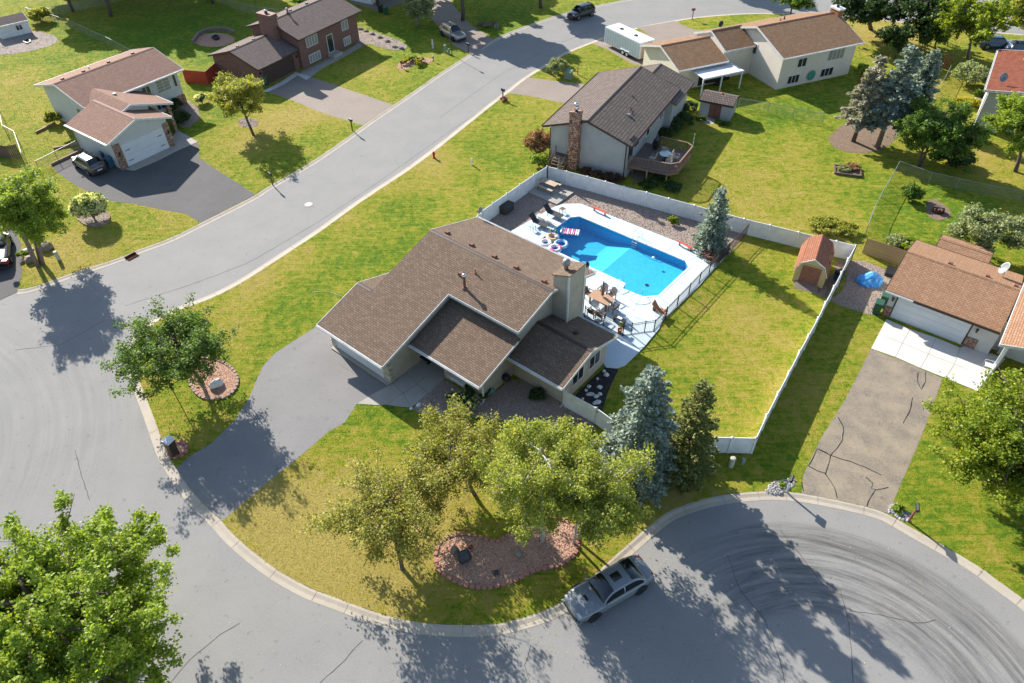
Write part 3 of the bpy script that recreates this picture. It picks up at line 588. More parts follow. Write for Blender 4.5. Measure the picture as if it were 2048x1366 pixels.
ring([(156,440),(165,425),(200,420),(220,428),(220,445),(205,455),(175,455)],M['block_tan'],'planting_bed','round bed ringed with tan blocks under the white hydrangea tree','planting bed',wd=.12,fill=M['gravel'],sm=M['st_tan'],ns=700,sz=.04)
ring([(387,88),(398,72),(415,64),(440,61),(462,64),(470,70)],M['rock'],'stone_seat_wall','curved grey stone seat wall around the backyard fire pit','seat wall',wd=.3,hgt=.16,layers=3,closed=False)
ring([(425,78),(433,73),(441,78),(433,83)],M['rock_dark'],'fire_pit','small round dark fire pit on the paver patio','fire pit',l=.22,wd=.14,hgt=.15,layers=2,fill=M['mulch'],sm=M['rock_dark'],ns=20,sz=.05)
ring([(48,85),(56,80),(64,84),(56,89)],M['rock_dark'],'fire_pit','small fire ring on the grey gravel beside the white shed','fire pit',l=.22,wd=.14,hgt=.15,layers=1,fill=M['mulch'],sm=M['rock_dark'],ns=20,sz=.05)
# ------------------------------------------------------------------ buildings
ROT={'-v':0,'+u':PI/2,'+v':PI,'-u':-PI/2}
def opening(parent,kind,u,v,z,wd,ht,face,n=1,glass='glass',frame='trim',rows=1,depth=.05,bare=False):
    """window or door on a wall; u,v,z = centre bottom"""
    f=MB(); fr=.07
    f.bx(-wd/2-fr,wd/2+fr,-depth,.02,-fr,0); f.bx(-wd/2-fr,wd/2+fr,-depth,.02,ht,ht+fr); f.bx(-wd/2-fr,-wd/2,-depth,.02,0,ht); f.bx(wd/2,wd/2+fr,-depth,.02,0,ht)
    for i in range(1,n): x=-wd/2+wd*i/n; f.bx(x-.03,x+.03,-depth,.02,0,ht)
    for i in range(1,rows): x=ht*i/rows; f.bx(-wd/2,wd/2,-depth+.01,.02,x-.02,x+.02)
    o=f.build(kind,M[frame],parent,loc=(u,v,z),rz=ROT[face])
    for i in range(n):
        x0=-wd/2+wd*i/n+.03; x1=-wd/2+wd*(i+1)/n-.03
        p=MB().bx(x0,x1,-.028,.0,0.01,ht-.01).build('pane',M[glass],o)
    return o
def garage_door(parent,u,v,wd,ht,face,m='door',rows=4,z=.02,cols=1,tile=None):
    root=MB().bx(-wd/2-.1,wd/2+.1,-.04,.03,ht,ht+.12).bx(-wd/2-.1,-wd/2,-.04,.03,0,ht).bx(wd/2,wd/2+.1,-.04,.03,0,ht).build('garage_door',M[tile or 'trim'],parent,loc=(u,v,z),rz=ROT[face])
    h=ht/rows
    for r in range(rows): MB().bx(-wd/2,wd/2,-.02,.03,r*h+.008,(r+1)*h-.008).build('door_panel',M[m],root)
    return root
def fascia(mb,poly,edges,zf,dep=.2,th=.035,lift=.015):
    n=len(poly); a=sum(poly[i][0]*poly[(i+1)%n][1]-poly[(i+1)%n][0]*poly[i][1] for i in range(n)); s=1 if a>0 else -1
    for i in edges:
        p=Vector(poly[i]); q=Vector(poly[(i+1)%n]); d=(q-p).normalized(); nn=Vector((d.y,-d.x))*s
        p=p-d*0.0; q=q+d*0.0
        vs=[]
        for P_ in (p,q):
            for o in (0.002,th):
                r=P_+nn*o
                for dz in (-dep,lift): vs.append((r.x,r.y,zf(*P_)+dz))
        mb.add(vs,[(0,1,3,2),(4,6,7,5),(0,4,5,1),(2,3,7,6),(1,5,7,3),(0,2,6,4)])
def gutter(parent,a,b,z,m='white',out=(0,-1)):
    ox,oy=out[0]*.1,out[1]*.1
    mb=MB(); A=Vector((*a,z)); B=Vector((*b,z)); d=(B-A).normalized(); nn=Vector((out[0],out[1],0))
    prof=[(.0,0),(.0,-.11),(.12,-.11),(.12,0),(.10,0),(.10,-.09),(.02,-.09),(.02,0)]
    vs=[A+nn*(o+.037)+Vector((0,0,h)) for o,h in prof]+[B+nn*(o+.037)+Vector((0,0,h)) for o,h in prof]; n=8
    mb.add(vs,[tuple(range(8)),tuple(range(8,16))[::-1]]+[(i,(i+1)%n,n+(i+1)%n,n+i) for i in range(n)])
    return mb.build('gutter',M[m],parent)
def downspout(parent,u,v,z,m='white'):
    return MB().bx(u-.04,u+.04,v-.04,v+.04,.1,z).bx(u-.04,u+.04,v-.4,v+.04,.02,.1).build('downspout',M[m],parent)
def vent(parent,u,v,z,slope=0,m='redbrown'):
    mb=MB(); mb.add([(-.17,-.17,-.05),(.17,-.17,-.05),(.17,.17,-.05),(-.17,.17,-.05),(-.14,-.15,.16),(.14,-.15,.16),(.14,.12,.13),(-.14,.12,.13)],[(0,3,2,1),(4,5,6,7),(0,1,5,4),(1,2,6,5),(2,3,7,6),(3,0,4,7)])
    return mb.build('roof_vent',M[m],parent,loc=(u,v,z),bevel=.01)
def pipe(parent,u,v,z,h,r,m,cap=None):
    mb=MB().tube([(0,0,-.1),(0,0,h)],r,8); mb.lathe([(r*2.2,-.02),(r*1.3,.1)],10); o=mb.build('roof_pipe',M[m],parent,loc=(u,v,z))
    if cap: MB().lathe([(r*.9,h),(r*.9,h+.04),(r*1.7,h+.06),(r*1.8,h+.16),(r*1.2,h+.24),(.01,h+.27)],12).build('rain_cap',M[cap],o,smooth=True)
    return o
def dish(parent,u,v,z,az=R(-60),s=.35,m='metal'):
    o=empty('satellite_dish',(u,v,z),az,parent=parent)
    MB().tube([(0,0,-.1),(0,0,.45),(.06,0,.6)],.02,6).build('mast',M['metal'],o)
    mb=MB(); prof=[(0.001,0),(s*.4,.02),(s*.75,.07),(s,.13),(s*1.02,.12),(s*.75,.05),(0.001,-.03)]
    mb.lathe(prof,20); d=mb.build('reflector',M[m],o,smooth=True,loc=(.1,0,.72)); d.rotation_euler=(0,R(65),0); d.scale=(1,.82,1)
    MB().tube([(.1,0,.5),(.45,0,.62),(.5,0,.8)],.012,5).box((.5,0,.82),(.07,.1,.07)).build('feed_arm',M['black'],o)
    return o
def house(name,px,az,label,cat='house',z=ZL,loc=None):
    L=loc or g2(*px); return empty(name,(L[0],L[1],0),R(az),label,cat)
def lantern(parent,u,v,z,face):
    o=MB().box((0,-.08,0),(.12,.12,.22)).box((0,-.08,.15),(.17,.17,.05)).box((0,-.02,.02),(.05,.06,.05)).build('wall_lantern',M['black'],parent,loc=(u,v,z),rz=ROT[face]); return o

# ---------------- main house
Hm=house('tan_house',(782.8,768.4),-40.02,'large tan corner house with brown multi level roof beside the swimming pool')
fA=lambda u,v:2.45+.3*(v+.7); fB=lambda u,v:5.63-.3*(v-9.9); fG=lambda u,v:3.7-.3*(v-3.5)
fW=lambda u,v:2.45+.3*(v-2.06); fE=lambda u,v:2.4+.3*(v-5.45); fE2=lambda u,v:3.39-.3*(v-8.75)
t=.14
polyA=[(-5.1,-.7),(.25,-.7),(.25,6.1),(6.65,6.1),(6.65,9.9),(-5.1,9.9)]
rf=MB().slab(polyA,fA,t).slab([(-5.1,9.9),(6.65,9.9),(6.65,15.2),(-5.1,15.2)],fB,t)
rf.slab([(-6.6,-.7),(-5.1,-.7),(-5.1,3.5),(-6.6,3.5)],fA,t).slab([(-6.6,3.5),(-5.1,3.5),(-5.1,7.9),(-6.6,7.9)],fG,t)
rf.build('roof',M['sh_main'],Hm)
MB().slab([(.07,2.06),(6.65,2.06),(6.65,6.35),(.07,6.35)],fW,t).build('roof',M['sh_main'],Hm)
MB().slab([(6.27,5.45),(10.95,5.45),(10.95,8.75),(6.27,8.75)],fE,t).slab([(6.27,8.75),(10.95,8.75),(10.95,11.9),(6.27,11.9)],fE2,t).build('roof',M['sh_main'],Hm)
cap=MB()
for (u0,u1,v,zz) in ((-5.1,6.65,9.9,5.63),(6.27,10.95,8.75,3.39),(-6.6,-5.1,3.5,3.7)): cap.ext_u([(v-.16,zz-.045),(v,zz+.012),(v+.16,zz-.045),(v+.16,zz-.025),(v,zz+.035),(v-.16,zz-.025)],u0,u1)
cap.build('ridge_cap',M['brown'],Hm)
fs_=MB(); fascia(fs_,polyA,[0,1,2,3],fA); fascia(fs_,[(-5.1,9.9),(6.65,9.9),(6.65,15.2),(-5.1,15.2)],[1,2,3],fB); fascia(fs_,[(-6.6,-.7),(-5.1,-.7),(-5.1,3.5),(-6.6,3.5)],[0,3],fA); fascia(fs_,[(-6.6,3.5),(-5.1,3.5),(-5.1,7.9),(-6.6,7.9)],[2,3],fG)
fascia(fs_,[(.07,2.06),(6.65,2.06),(6.65,6.1),(.07,6.1)],[0,1],fW); fascia(fs_,[(6.27,5.45),(10.95,5.45),(10.95,8.75),(6.27,8.75)],[0,1],fE); fascia(fs_,[(6.27,8.75),(10.95,8.75),(10.95,11.9),(6.27,11.9)],[1,2],fE2)
fs_.build('fascia',M['trim'],Hm)
gutter(Hm,(-6.6,-.7),(.25,-.7),2.45); gutter(Hm,(.1,2.06),(6.65,2.06),2.45); gutter(Hm,(6.3,5.45),(10.95,5.45),2.4); gutter(Hm,(7.6,11.9),(10.95,11.9),2.44,out=(0,1)); gutter(Hm,(-5.1,15.2),(6.65,15.2),4.04,out=(0,1))
wl=MB(); e=t+.02
wl.ext_u([(0.0,0),(0,fA(0,0)-e),(9.9,5.63-e),(14.7,fB(0,14.7)-e),(14.7,0)],-4.75,0)
wl.ext_u([(6.55,0),(6.55,fA(0,6.55)-e),(9.9,5.63-e),(14.7,fB(0,14.7)-e),(14.7,0)],0.0,6.2)
wl.ext_u([(.003,0),(.003,fA(0,.003)-e),(3.5,3.7-e),(7.5,fG(0,7.5)-e),(7.5,0)],-6.2,-4.75)
wl.ext_u([(2.9,0),(2.9,fW(0,2.9)-e),(6.55,fW(0,6.55)-e),(6.55,0)],2.57,6.14)
wl.ext_u([(5.0,0),(5.0,fW(0,5)-e),(6.55,fW(0,6.55)-e),(6.55,0)],.003,2.57)
wl.ext_u([(6.15,0),(6.15,fE(0,6.15)-e),(8.75,3.39-e),(11.2,fE2(0,11.2)-e),(11.2,0)],6.2,10.55)
wl.build('wall',M['stucco'],Hm)
MB().bx(-6.25,-5.72,-.06,.3,0,2.3).build('stone_veneer',M['stoneface'],Hm)
MB().bx(-.62,.05,-.06,.3,0,2.3).build('stone_veneer',M['stoneface'],Hm)
MB().bx(2.52,3.3,2.84,3.2,0,2.4).build('stone_veneer',M['stoneface'],Hm)
MB().bx(4.5,6.18,2.84,3.2,0,.9).build('stone_veneer',M['stoneface'],Hm)
garage_door(Hm,-3.17,-.0,4.9,2.1,'-v',z=.15)
lantern(Hm,-.3,-.08,1.9,'-v')
w_=opening(Hm,'window',4.0,2.9,1.0,1.1,.8,'-v',2); w_['label']='small white window with a window box on the wing'
MB().bx(3.35,4.65,2.58,2.84,.7,.9).build('window_box',M['trim'],Hm)
opening(Hm,'door',1.2,5.0,.16,.95,2.0,'-v',1,glass='redbrown')
opening(Hm,'window',7.5,6.15,1.25,1.65,.55,'-v',2); opening(Hm,'window',9.45,6.15,1.25,1.65,.55,'-v',2)
opening(Hm,'window',10.55,7.75,1.0,1.25,1.05,'+u',2); opening(Hm,'window',10.55,9.75,1.0,1.25,1.05,'+u',2)
downspout(Hm,10.62,6.1,2.3); downspout(Hm,6.24,2.8,2.3)
ch=MB().ext_v([(6.22,0),(6.22,6.45),(6.9,6.75),(7.55,6.95),(7.55,0)],10.5,12.3).build('chimney',M['stucco'],Hm)
MB().ext_v([(6.12,6.42),(6.12,6.5),(7.62,7.05),(7.62,6.97)],10.42,12.38).build('chimney_top',M['sh_main'],ch)
MB().bx(7.46,7.6,10.44,10.53,.2,6.9).bx(7.46,7.6,12.27,12.36,.2,6.9).build('corner_trim',M['trim'],ch)
MB().lathe([(.16,6.8),(.16,7.2),(.26,7.2),(.28,7.45),(.2,7.6),(.02,7.66)],14,(6.75,11.2,0)).build('chimney_cap',M['metal'],ch,smooth=True)
for u,v,zz in ((-3.96,10.58,5.43),(-1.44,10.55,5.44),(.83,10.5,5.45),(2.91,10.48,5.46),(5.43,10.48,5.46),(-.11,7.84,5.01)): vent(Hm,u,v,zz+.04)
pipe(Hm,.96,7.06,4.78,1.0,.1,'redbrown','chrome'); pipe(Hm,.77,8.43,5.19,.4,.05,'terra'); vent(Hm,8.9,9.7,3.15,m='brown')
dish(Hm,-4.75,15.5,3.95,R(-110),m='metal'); dish(Hm,6.43,14.6,4.25,R(-110),.3,m='dark')
MB().bx(-6.1,0,-.35,-.06,.13,.17).build('threshold',M['conc'],Hm)
# ---------------- grey ranch house with brick chimney
Hg=house('grey_house',(1248.2,359.7),-118.61,'grey sided ranch house with ribbed brown roof, tall speckled brick chimney and deck')
k=.33; gA=lambda u,v:3.9+k*(.5-v); gB=lambda u,v:3.9+k*(v+8.75)+.0
zr=3.9+k*4.625; vr=-4.125
def gable_u(H,u0,u1,va,vb,ze,kk,m,fm,walls=None,wm=None,t=.14,zb=0,gut=None,cap=True,rakes=(1,1),capm='brown'):
    vr=(va+vb)/2; zr=ze+kk*(vb-va)/2; f1=lambda u,v:ze+kk*(v-va); f2=lambda u,v:ze+kk*(vb-v)
    p1=[(u0,va),(u1,va),(u1,vr),(u0,vr)]; p2=[(u0,vr),(u1,vr),(u1,vb),(u0,vb)]
    MB().slab(p1,f1,t).slab(p2,f2,t).build('roof',M[m],H)
    fb=MB(); e1=[0]+([1] if rakes[1] else [])+([3] if rakes[0] else []); e2=[2]+([1] if rakes[1] else [])+([3] if rakes[0] else [])
    fascia(fb,p1,e1,f1); fascia(fb,p2,e2,f2); fb.build('fascia',M[fm],H)
    if cap: MB().ext_u([(vr-.16,zr-.045),(vr,zr+.012),(vr+.16,zr-.045),(vr+.16,zr-.02),(vr,zr+.04),(vr-.16,zr-.02)],u0,u1).build('ridge_cap',M[capm],H)
    if walls:
        a,b,c,d=walls; e=t+.02
        MB().ext_u([(c,zb),(c,f1(0,c)-e),(vr,zr-e),(d,f2(0,d)-e),(d,zb)],a,b).build('wall',M[wm],H)
    return f1,f2,vr,zr
def gable_v(H,v0,v1,ua,ub,ze,kk,m,fm,walls=None,wm=None,t=.14,zb=0,cap=True,capm='brown',rakes=(1,1),eaves=(1,1)):
    ur=(ua+ub)/2; zr=ze+kk*(ub-ua)/2; f1=lambda u,v:ze+kk*(u-ua); f2=lambda u,v:ze+kk*(ub-u)
    p1=[(ua,v0),(ur,v0),(ur,v1),(ua,v1)]; p2=[(ur,v0),(ub,v0),(ub,v1),(ur,v1)]
    MB().slab(p1,f1,t).slab(p2,f2,t).build('roof',M[m],H)
    fb=MB(); fascia(fb,p1,([0] if rakes[0] else [])+([2] if rakes[1] else [])+([3] if eaves[0] else []),f1); fascia(fb,p2,([0] if rakes[0] else [])+([2] if rakes[1] else [])+([1] if eaves[1] else []),f2); fb.build('fascia',M[fm],H)
    if cap: MB().ext_v([(ur-.16,zr-.045),(ur,zr+.012),(ur+.16,zr-.045),(ur+.16,zr-.02),(ur,zr+.04),(ur-.16,zr-.02)],v0,v1).build('ridge_cap',M[capm],H)
    if walls:
        a,b,c,d=walls; e=t+.02
        MB().ext_v([(a,zb),(a,f1(a,0)-e),(ur,zr-e),(b,f2(b,0)-e),(b,zb)],c,d).build('wall',M[wm],H)
    return f1,f2,ur,zr
f1,f2,vr,zr=gable_u(Hg,-13.9,.37,-8.85,.5,3.9,.33,'sh_g','brown',(-13.4,0,-8.1,0),'s_grey')
gable_u(Hg,-16.9,-10.7,-6.9,1.15,3.55,.33,'sh_g','brown',(-16.4,-11.1,-6.4,.7),'s_grey',rakes=(1,0))
gutter(Hg,(-10.6,.5),(.37,.5),3.9,'brown',(0,1)); gutter(Hg,(-13.9,-8.85),(.37,-8.85),3.9,'brown',(0,-1))
ch=MB().bx(.02,.75,-5.85,-4.85,0,5.95).bx(-.03,.8,-5.9,-4.8,5.95,6.15).build('chimney',M['brick_g'],Hg)
MB().lathe([(.16,6.15),(.16,6.35),(.27,6.4),(.13,6.55),(.13,6.7),(.25,6.75),(.25,6.95),(.02,7.0)],12,(.36,-5.35,0)).build('chimney_cap',M['chrome'],ch,smooth=True)
for p,hh in (((-4.7,-1.5),.35),((-5.3,-1.9),.3),((-7.6,-2.6),.25)): pipe(Hg,p[0],p[1],f2(0,p[1]),hh,.06,'redbrown')
vent(Hg,-4.1,-1.6,f2(0,-1.6)+.04,m='metal')
opening(Hg,'door',-.95,0,2.12,1.0,2.0,'+v',1,frame='brown'); opening(Hg,'window',-2.6,0,2.6,.9,1.1,'+v',1,frame='brown'); opening(Hg,'door',-5.8,0,2.12,.9,1.2,'+v',1,frame='white')
opening(Hg,'window',-9.8,0,2.2,.9,.9,'+v',2)
downspout(Hg,.05,-8.15,3.7,'brown'); downspout(Hg,.06,-.1,3.7,'brown')
# deck
dk=house('wooden_deck',None,-118.61,'raised weathered wood deck with spindle railing behind the grey house','deck',loc=g2(1248.2,359.7))
dz=1.35
# outline from deck rail top pixels at rail height
DO=[(-.55,.02),(-.95,4.1),(-1.6,4.75),(-5.25,4.9),(-5.72,4.25),(-5.72,1.5),(-5.72,.02)]
zz_=0
for i in range(39):
    x0=-.62-i*.13; x1=x0-.12
    if x1<-5.7: break
    vmax=4.05 if x0>-.95 else (4.05+.65*min(1,(-.95-x0)/.65) if x0>-1.6 else (4.8 if x0>-5.25 else 4.3))
    MB().bx(x1,x0,.02,vmax,dz-.04,dz).build('deck_board',M['wood_g'],dk)
for i in range(5):
    a=Vector(DO[i]);b=Vector(DO[i+1]); L=(b-a).length; d=(b-a)/L; ang=math.atan2(d.y,d.x)
    MB().box((0,0,0),(L,.05,.28),0).build('rim_board',M['wood'],dk,loc=((a.x+b.x)/2,(a.y+b.y)/2,dz-.15),rz=ang)
    MB().box((0,0,0),(L,.14,.045),0).build('top_rail',M['wood'],dk,loc=((a.x+b.x)/2,(a.y+b.y)/2,dz+.98),rz=ang)
    MB().box((0,0,0),(L,.05,.07),0).build('bottom_rail',M['wood'],dk,loc=((a.x+b.x)/2,(a.y+b.y)/2,dz+.12),rz=ang)
    n=max(2,int(L/.14)); base=None
    for j in range(n+1):
        p=a+d*L*j/n
        s=MB().box((0,0,0),(.04,.04,.9)).build('baluster',M['wood'],dk) if base is None else base.copy()
        if base is not None: COL.objects.link(s)
        base=base or s; s.location=(p.x,p.y,dz+.52)
for p in ((-.35,2.16),(-.95,4.0),(-2.9,4.5),(-5.4,4.3),(-1.2,.4)): MB().box((p[0]-.3,p[1]-.15,dz/2),(.12,.12,dz)).build('deck_post',M['wood_l'],dk)
for p in ((-.97,4.12),(-5.3,4.9)): MB().tube([(p[0],p[1],dz+.9),(p[0],p[1],dz+2.3)],.02,6).build('lamp_pole',M['trim'],dk)
# stairs left of chimney
st=house('wooden_steps',None,-118.61,'short flight of old wooden steps beside the brick chimney','steps',loc=g2(1248.2,359.7))
for i in range(6): MB().bx(.3+i*.26,.56+i*.26,-7.4,-6.0,1.15-i*.2-.04,1.15-i*.2).build('tread',M['wood_d'],st)
MB().bx(.0,.32,-7.4,-6.0,1.15,1.2).build('landing',M['wood_d'],st)
for v in(-7.4,-6.0): MB().add([(.3,v-.02,.9),(1.9,v-.02,-.1),(1.9,v-.02,.15),(.3,v-.02,1.15),(.3,v+.02,.9),(1.9,v+.02,-.1),(1.9,v+.02,.15),(.3,v+.02,1.15)],[(0,1,2,3),(7,6,5,4),(0,4,5,1),(3,2,6,7),(1,5,6,2),(0,3,7,4)]).build('stringer',M['wood_l'],st)
for v in(-7.4,-6.0): MB().tube([(.2,v,2.0),(1.9,v,.95)],.04,5).tube([(.2,v,1.1),(.2,v,2.0)],.04,5).tube([(1.9,v,.0),(1.9,v,.95)],.04,5).build('handrail',M['wood'],st)
# ---------------- house A, upper left
Ha=house('bilevel_house',(250,338.7),53.88,'pale grey split level house with reddish roof and white garage door, upper left')
f1a,f2a,vra,zra=gable_u(Ha,1.6,13.65,7.1,17.0,4.05,.27,'sh_a','trim',(2.2,13.05,7.7,16.4),'s_a',capm='redbrown')
gutter(Ha,(1.6,7.1),(13.65,7.1),4.05)
g1,g2_,ura,zrg=gable_v(Ha,-.35,7.15,-.85,6.5,3.2,.34,'sh_av','trim',(-.25,5.95,0,7.4),'s_a',capm='redbrown',rakes=(1,0))
fp=lambda u,v:4.72-.34*(u-4.1); fpl=lambda u,v:4.72-.34*(4.1-u)
MB().slab([(4.1,2.4),(8.6,2.4),(8.6,7.3),(4.1,9.2)],fp,.14).slab([(1.5,2.4),(4.1,2.4),(4.1,9.2),(1.5,7.3)],fpl,.14).build('roof',M['sh_av'],Ha)
fb=MB(); fascia(fb,[(4.1,2.4),(8.6,2.4),(8.6,7.3),(4.1,9.2)],[0,1],fp); fascia(fb,[(2.9,2.4),(4.1,2.4),(4.1,9.2),(2.9,7.3)],[0],fpl); fb.build('fascia',M['trim'],Ha)
MB().ext_v([(2.0,3.4),(4.1,4.5),(6.0,3.9),(6.0,3.2),(2,3.2)],2.75,2.9).bx(5.96,8.1,5.0,7.6,0,3.0).build('wall',M['s_a'],Ha)
MB().bx(7.9,8.25,2.6,2.9,0,3.1).build('brick_pier',M['brick_r'],Ha)
MB().bx(-.3,.42,-.07,.15,0,2.75).build('brick_pier',M['brick_r'],Ha)
MB().bx(5.35,6.0,-.07,.15,0,2.75).build('brick_pier',M['brick_r'],Ha)
MB().bx(11.6,13.1,7.62,7.8,0,1.2).build('brick_pier',M['brick_r'],Ha)
garage_door(Ha,2.88,-.0,4.6,2.15,'-v',z=.15,cols=4)
for x in (1.0,4.7): 
    for zq in (.6,1.7): MB().bx(x-.25,x+.25,-.05,-.025,zq,zq+.05).build('strap_hinge',M['black'],Ha)
lantern(Ha,.05,-.08,1.7,'-v'); lantern(Ha,5.7,-.08,1.7,'-v')
opening(Ha,'window',11.0,7.7,2.3,1.6,1.3,'-v',2,rows=4,glass='blind'); opening(Ha,'window',8.9,7.7,2.2,.9,1.3,'-v',2); opening(Ha,'window',12.5,7.7,2.3,.35,1.3,'-v',1); opening(Ha,'window',9.9,7.7,.6,1.2,1.0,'-v',2); opening(Ha,'window',2.2,9.7,1.9,1.6,1.0,'-u',2)
for u,v in ((5.4,12.7),(8.4,12.7),(3,12.7),(11.4,12.7)): vent(Ha,u,v,f2a(0,v)+.04)
vent(Ha,4.75,6.3,fp(4.75,0)+.04,m='metal'); vent(Ha,3.9,3.4,4.3,m='metal')
pipe(Ha,6.5,13.6,f2a(0,13.6),.3,.05,'metal')
downspout(Ha,-.3,7.2,3.1,); gutter(Ha,(-.85,-.35),(-.85,7.2),3.2,'white',(-1,0))
# rear deck
dkA=house('rear_deck',(250,338.7),53.88,'timber rear deck with grey railing behind the reddish roof','deck')
MB().bx(4,9.5,16.4,19,1.9,2.0).build('deck_platform',M['wood_g'],dkA)
for (x0,y0,x1,y1) in ((4,16.4,4,19),(4,19,9.5,19),(9.5,19,9.5,16.4)):
    n=int(max(abs(x1-x0),abs(y1-y0))/1.2)+1
    for i in range(n+1): x=x0+(x1-x0)*i/n; y=y0+(y1-y0)*i/n; MB().bx(x-.05,x+.05,y-.05,y+.05,0,3.0).build('deck_post',M['wood'],dkA)
    MB().tube([(x0,y0,3.0),(x1,y1,3.0)],.06,4).build('top_rail',M['wood_l'],dkA)
MB().lathe([(.5,2.0),(.5,2.7),(.05,2.75)],14,(5.2,18,0)).build('deck_table',M['dark'],dkA)
# ---------------- house B, brown brick
Hb=house('brick_house',(526.2,183.75),57.95,'plum brown brick two storey house with brick chimney and dark garage')
gable_u(Hb,.2,7.1,.2,8.8,2.6,.31,'sh_b','brown',(.5,7.3,.85,8.3),'brick_b')
fb1,fb2,vrb,zrb=gable_u(Hb,6.95,18.8,-.2,8.8,3.95,.31,'sh_b','brown',(7.3,18.2,.35,8.3),'brick_b')
gutter(Hb,(.2,.2),(7.1,.2),2.6,'brown'); gutter(Hb,(7,-.2),(18.8,-.2),3.95,'brown')
garage_door(Hb,3.9,.85,4.9,2.1,'-v','brown',tile='brown',z=.15); lantern(Hb,.9,.8,1.7,'-v'); lantern(Hb,6.9,.8,1.7,'-v')
ch=MB().bx(6.2,7.25,3.1,5.3,2.2,6.3).bx(6.13,7.32,3.03,5.37,6.0,6.35).build('chimney',M['brick_b'],Hb); MB().bx(6.13,7.32,3.03,5.37,6.36,6.42).build('chimney_crown',M['redbrown'],ch); MB().lathe([(.2,6.42),(.2,6.7),(.3,6.75),(.02,6.85)],10,(6.7,4.2,0)).build('chimney_cap',M['chrome'],ch,smooth=True)
opening(Hb,'window',9.6,.35,2.35,1.9,1.1,'-v',4,glass='blind'); opening(Hb,'window',9.6,.35,.4,1.9,.9,'-v',4,glass='blind'); opening(Hb,'window',15.8,.35,2.35,1.1,1.1,'-v',2,glass='blind'); opening(Hb,'window',15.8,.35,.4,1.2,.9,'-v',3,glass='blind')
opening(Hb,'door',12.7,.35,.5,1.0,2.1,'-v',1,frame='trim'); MB().bx(11.9,13.5,-.8,.35,0,.45).build('step',M['conc'],Hb)
for u in (9,11.5,14.5,17): vent(Hb,u,5.2,fb2(0,5.2)+.04,m='brown')
pipe(Hb,10.2,4.3,5.4,.35,.1,'redbrown','metal'); vent(Hb,4.4,4.8,3.85,m='brown'); vent(Hb,1.8,4.8,3.85,m='brown')
sfb=empty('red_screen_fence',g2(372,170)+(0,),0,'short red board privacy fence between the two left houses','fence')
o0=Vector(g2(372,170))
for a,b in (((372,166),(418,170)),((418,170),(440,150))):
    A=Vector(g2(*a))-o0; B=Vector(g2(*b))-o0; n=max(2,int((B-A).length/.16)); d=(B-A)/n
    for i in range(n): 
        c=A+d*(i+.5); MB().box((0,0,.8),((d.length)*.94,.03,1.6)).build('fence_board',M['redfence'],sfb,loc=(c.x,c.y,ZL),rz=math.atan2(d.y,d.x))
# ---------------- house D, cream two storey
Hd=house('cream_house',(1551,180.8),22.92,'large cream two storey house with golden brown roof at the top right')
fd1,fd2,vrd,zrd=gable_u(Hd,-.4,11.4,-.5,10.5,4.0,.33,'sh_d','trim',(0,10.9,0,10),'s_cream',capm='redbrown')
gutter(Hd,(-.4,-.5),(11.4,-.5),4.0)
opening(Hd,'window',3.0,0,2.35,1.2,.95,'-v',2); opening(Hd,'window',8.0,0,2.4,2.3,1.2,'-v',4,glass='blind'); opening(Hd,'window',2.3,0,.5,1.6,.9,'-v',3); opening(Hd,'window',7.3,0,.5,1.8,.9,'-v',3)
opening(Hd,'window',0,5.3,2.6,1.2,1.1,'-u',2); opening(Hd,'window',0,5.9,.5,.8,1.0,'-u',1)
ch=MB().bx(10.95,11.75,4.2,5.6,0,6.2).build('chimney',M['cedar'],Hd); MB().bx(10.85,11.85,4.1,5.7,6.2,6.4).build('chimney_crown',M['trim'],ch); MB().lathe([(.18,6.4),(.18,6.6),(.25,6.65),(.02,6.7)],10,(11.3,4.9,0)).build('chimney_cap',M['black'],ch)
fd3=gable_u(Hd,-11.2,-4.3,4.2,12.8,2.7,.33,'sh_d','trim',(-10.8,-4.3,4.6,12.4),'s_cream',capm='redbrown')
gutter(Hd,(-11.2,4.2),(-4.3,4.2),2.7)
gable_u(Hd,-4.4,-.1,4.9,11.5,3.6,.4,'sh_d','trim',(-4.3,0,5.3,11),'s_cream',rakes=(1,0),capm='redbrown')
dish(Hd,-3.2,8.0,4.85,R(200),m='dark')
pipe(Hd,4.2,6.4,fd2(0,6.4),.3,.05,'brown'); pipe(Hd,5.2,6.9,fd2(0,6.9),.4,.08,'brown')
opening(Hd,'door',-7.5,4.6,.15,.9,2.0,'-v',1)
# carport
cp=house('patio_awning',(1551,180.8),22.92,'flat white patio awning on slim posts behind the cream garage','awning')
for i in range(13): u=-9.2+i*.43; MB().bx(u,u+.42,2.05,4.55,2.22,2.28).build('awning_panel',M['white'],cp)
MB().bx(-9.25,-3.6,1.95,2.05,2.12,2.3).build('front_gutter',M['white'],cp)
for u in(-9.1,-6.5,-3.7): MB().bx(u-.06,u+.06,2.1,2.22,0,2.22).build('post',M['white'],cp)
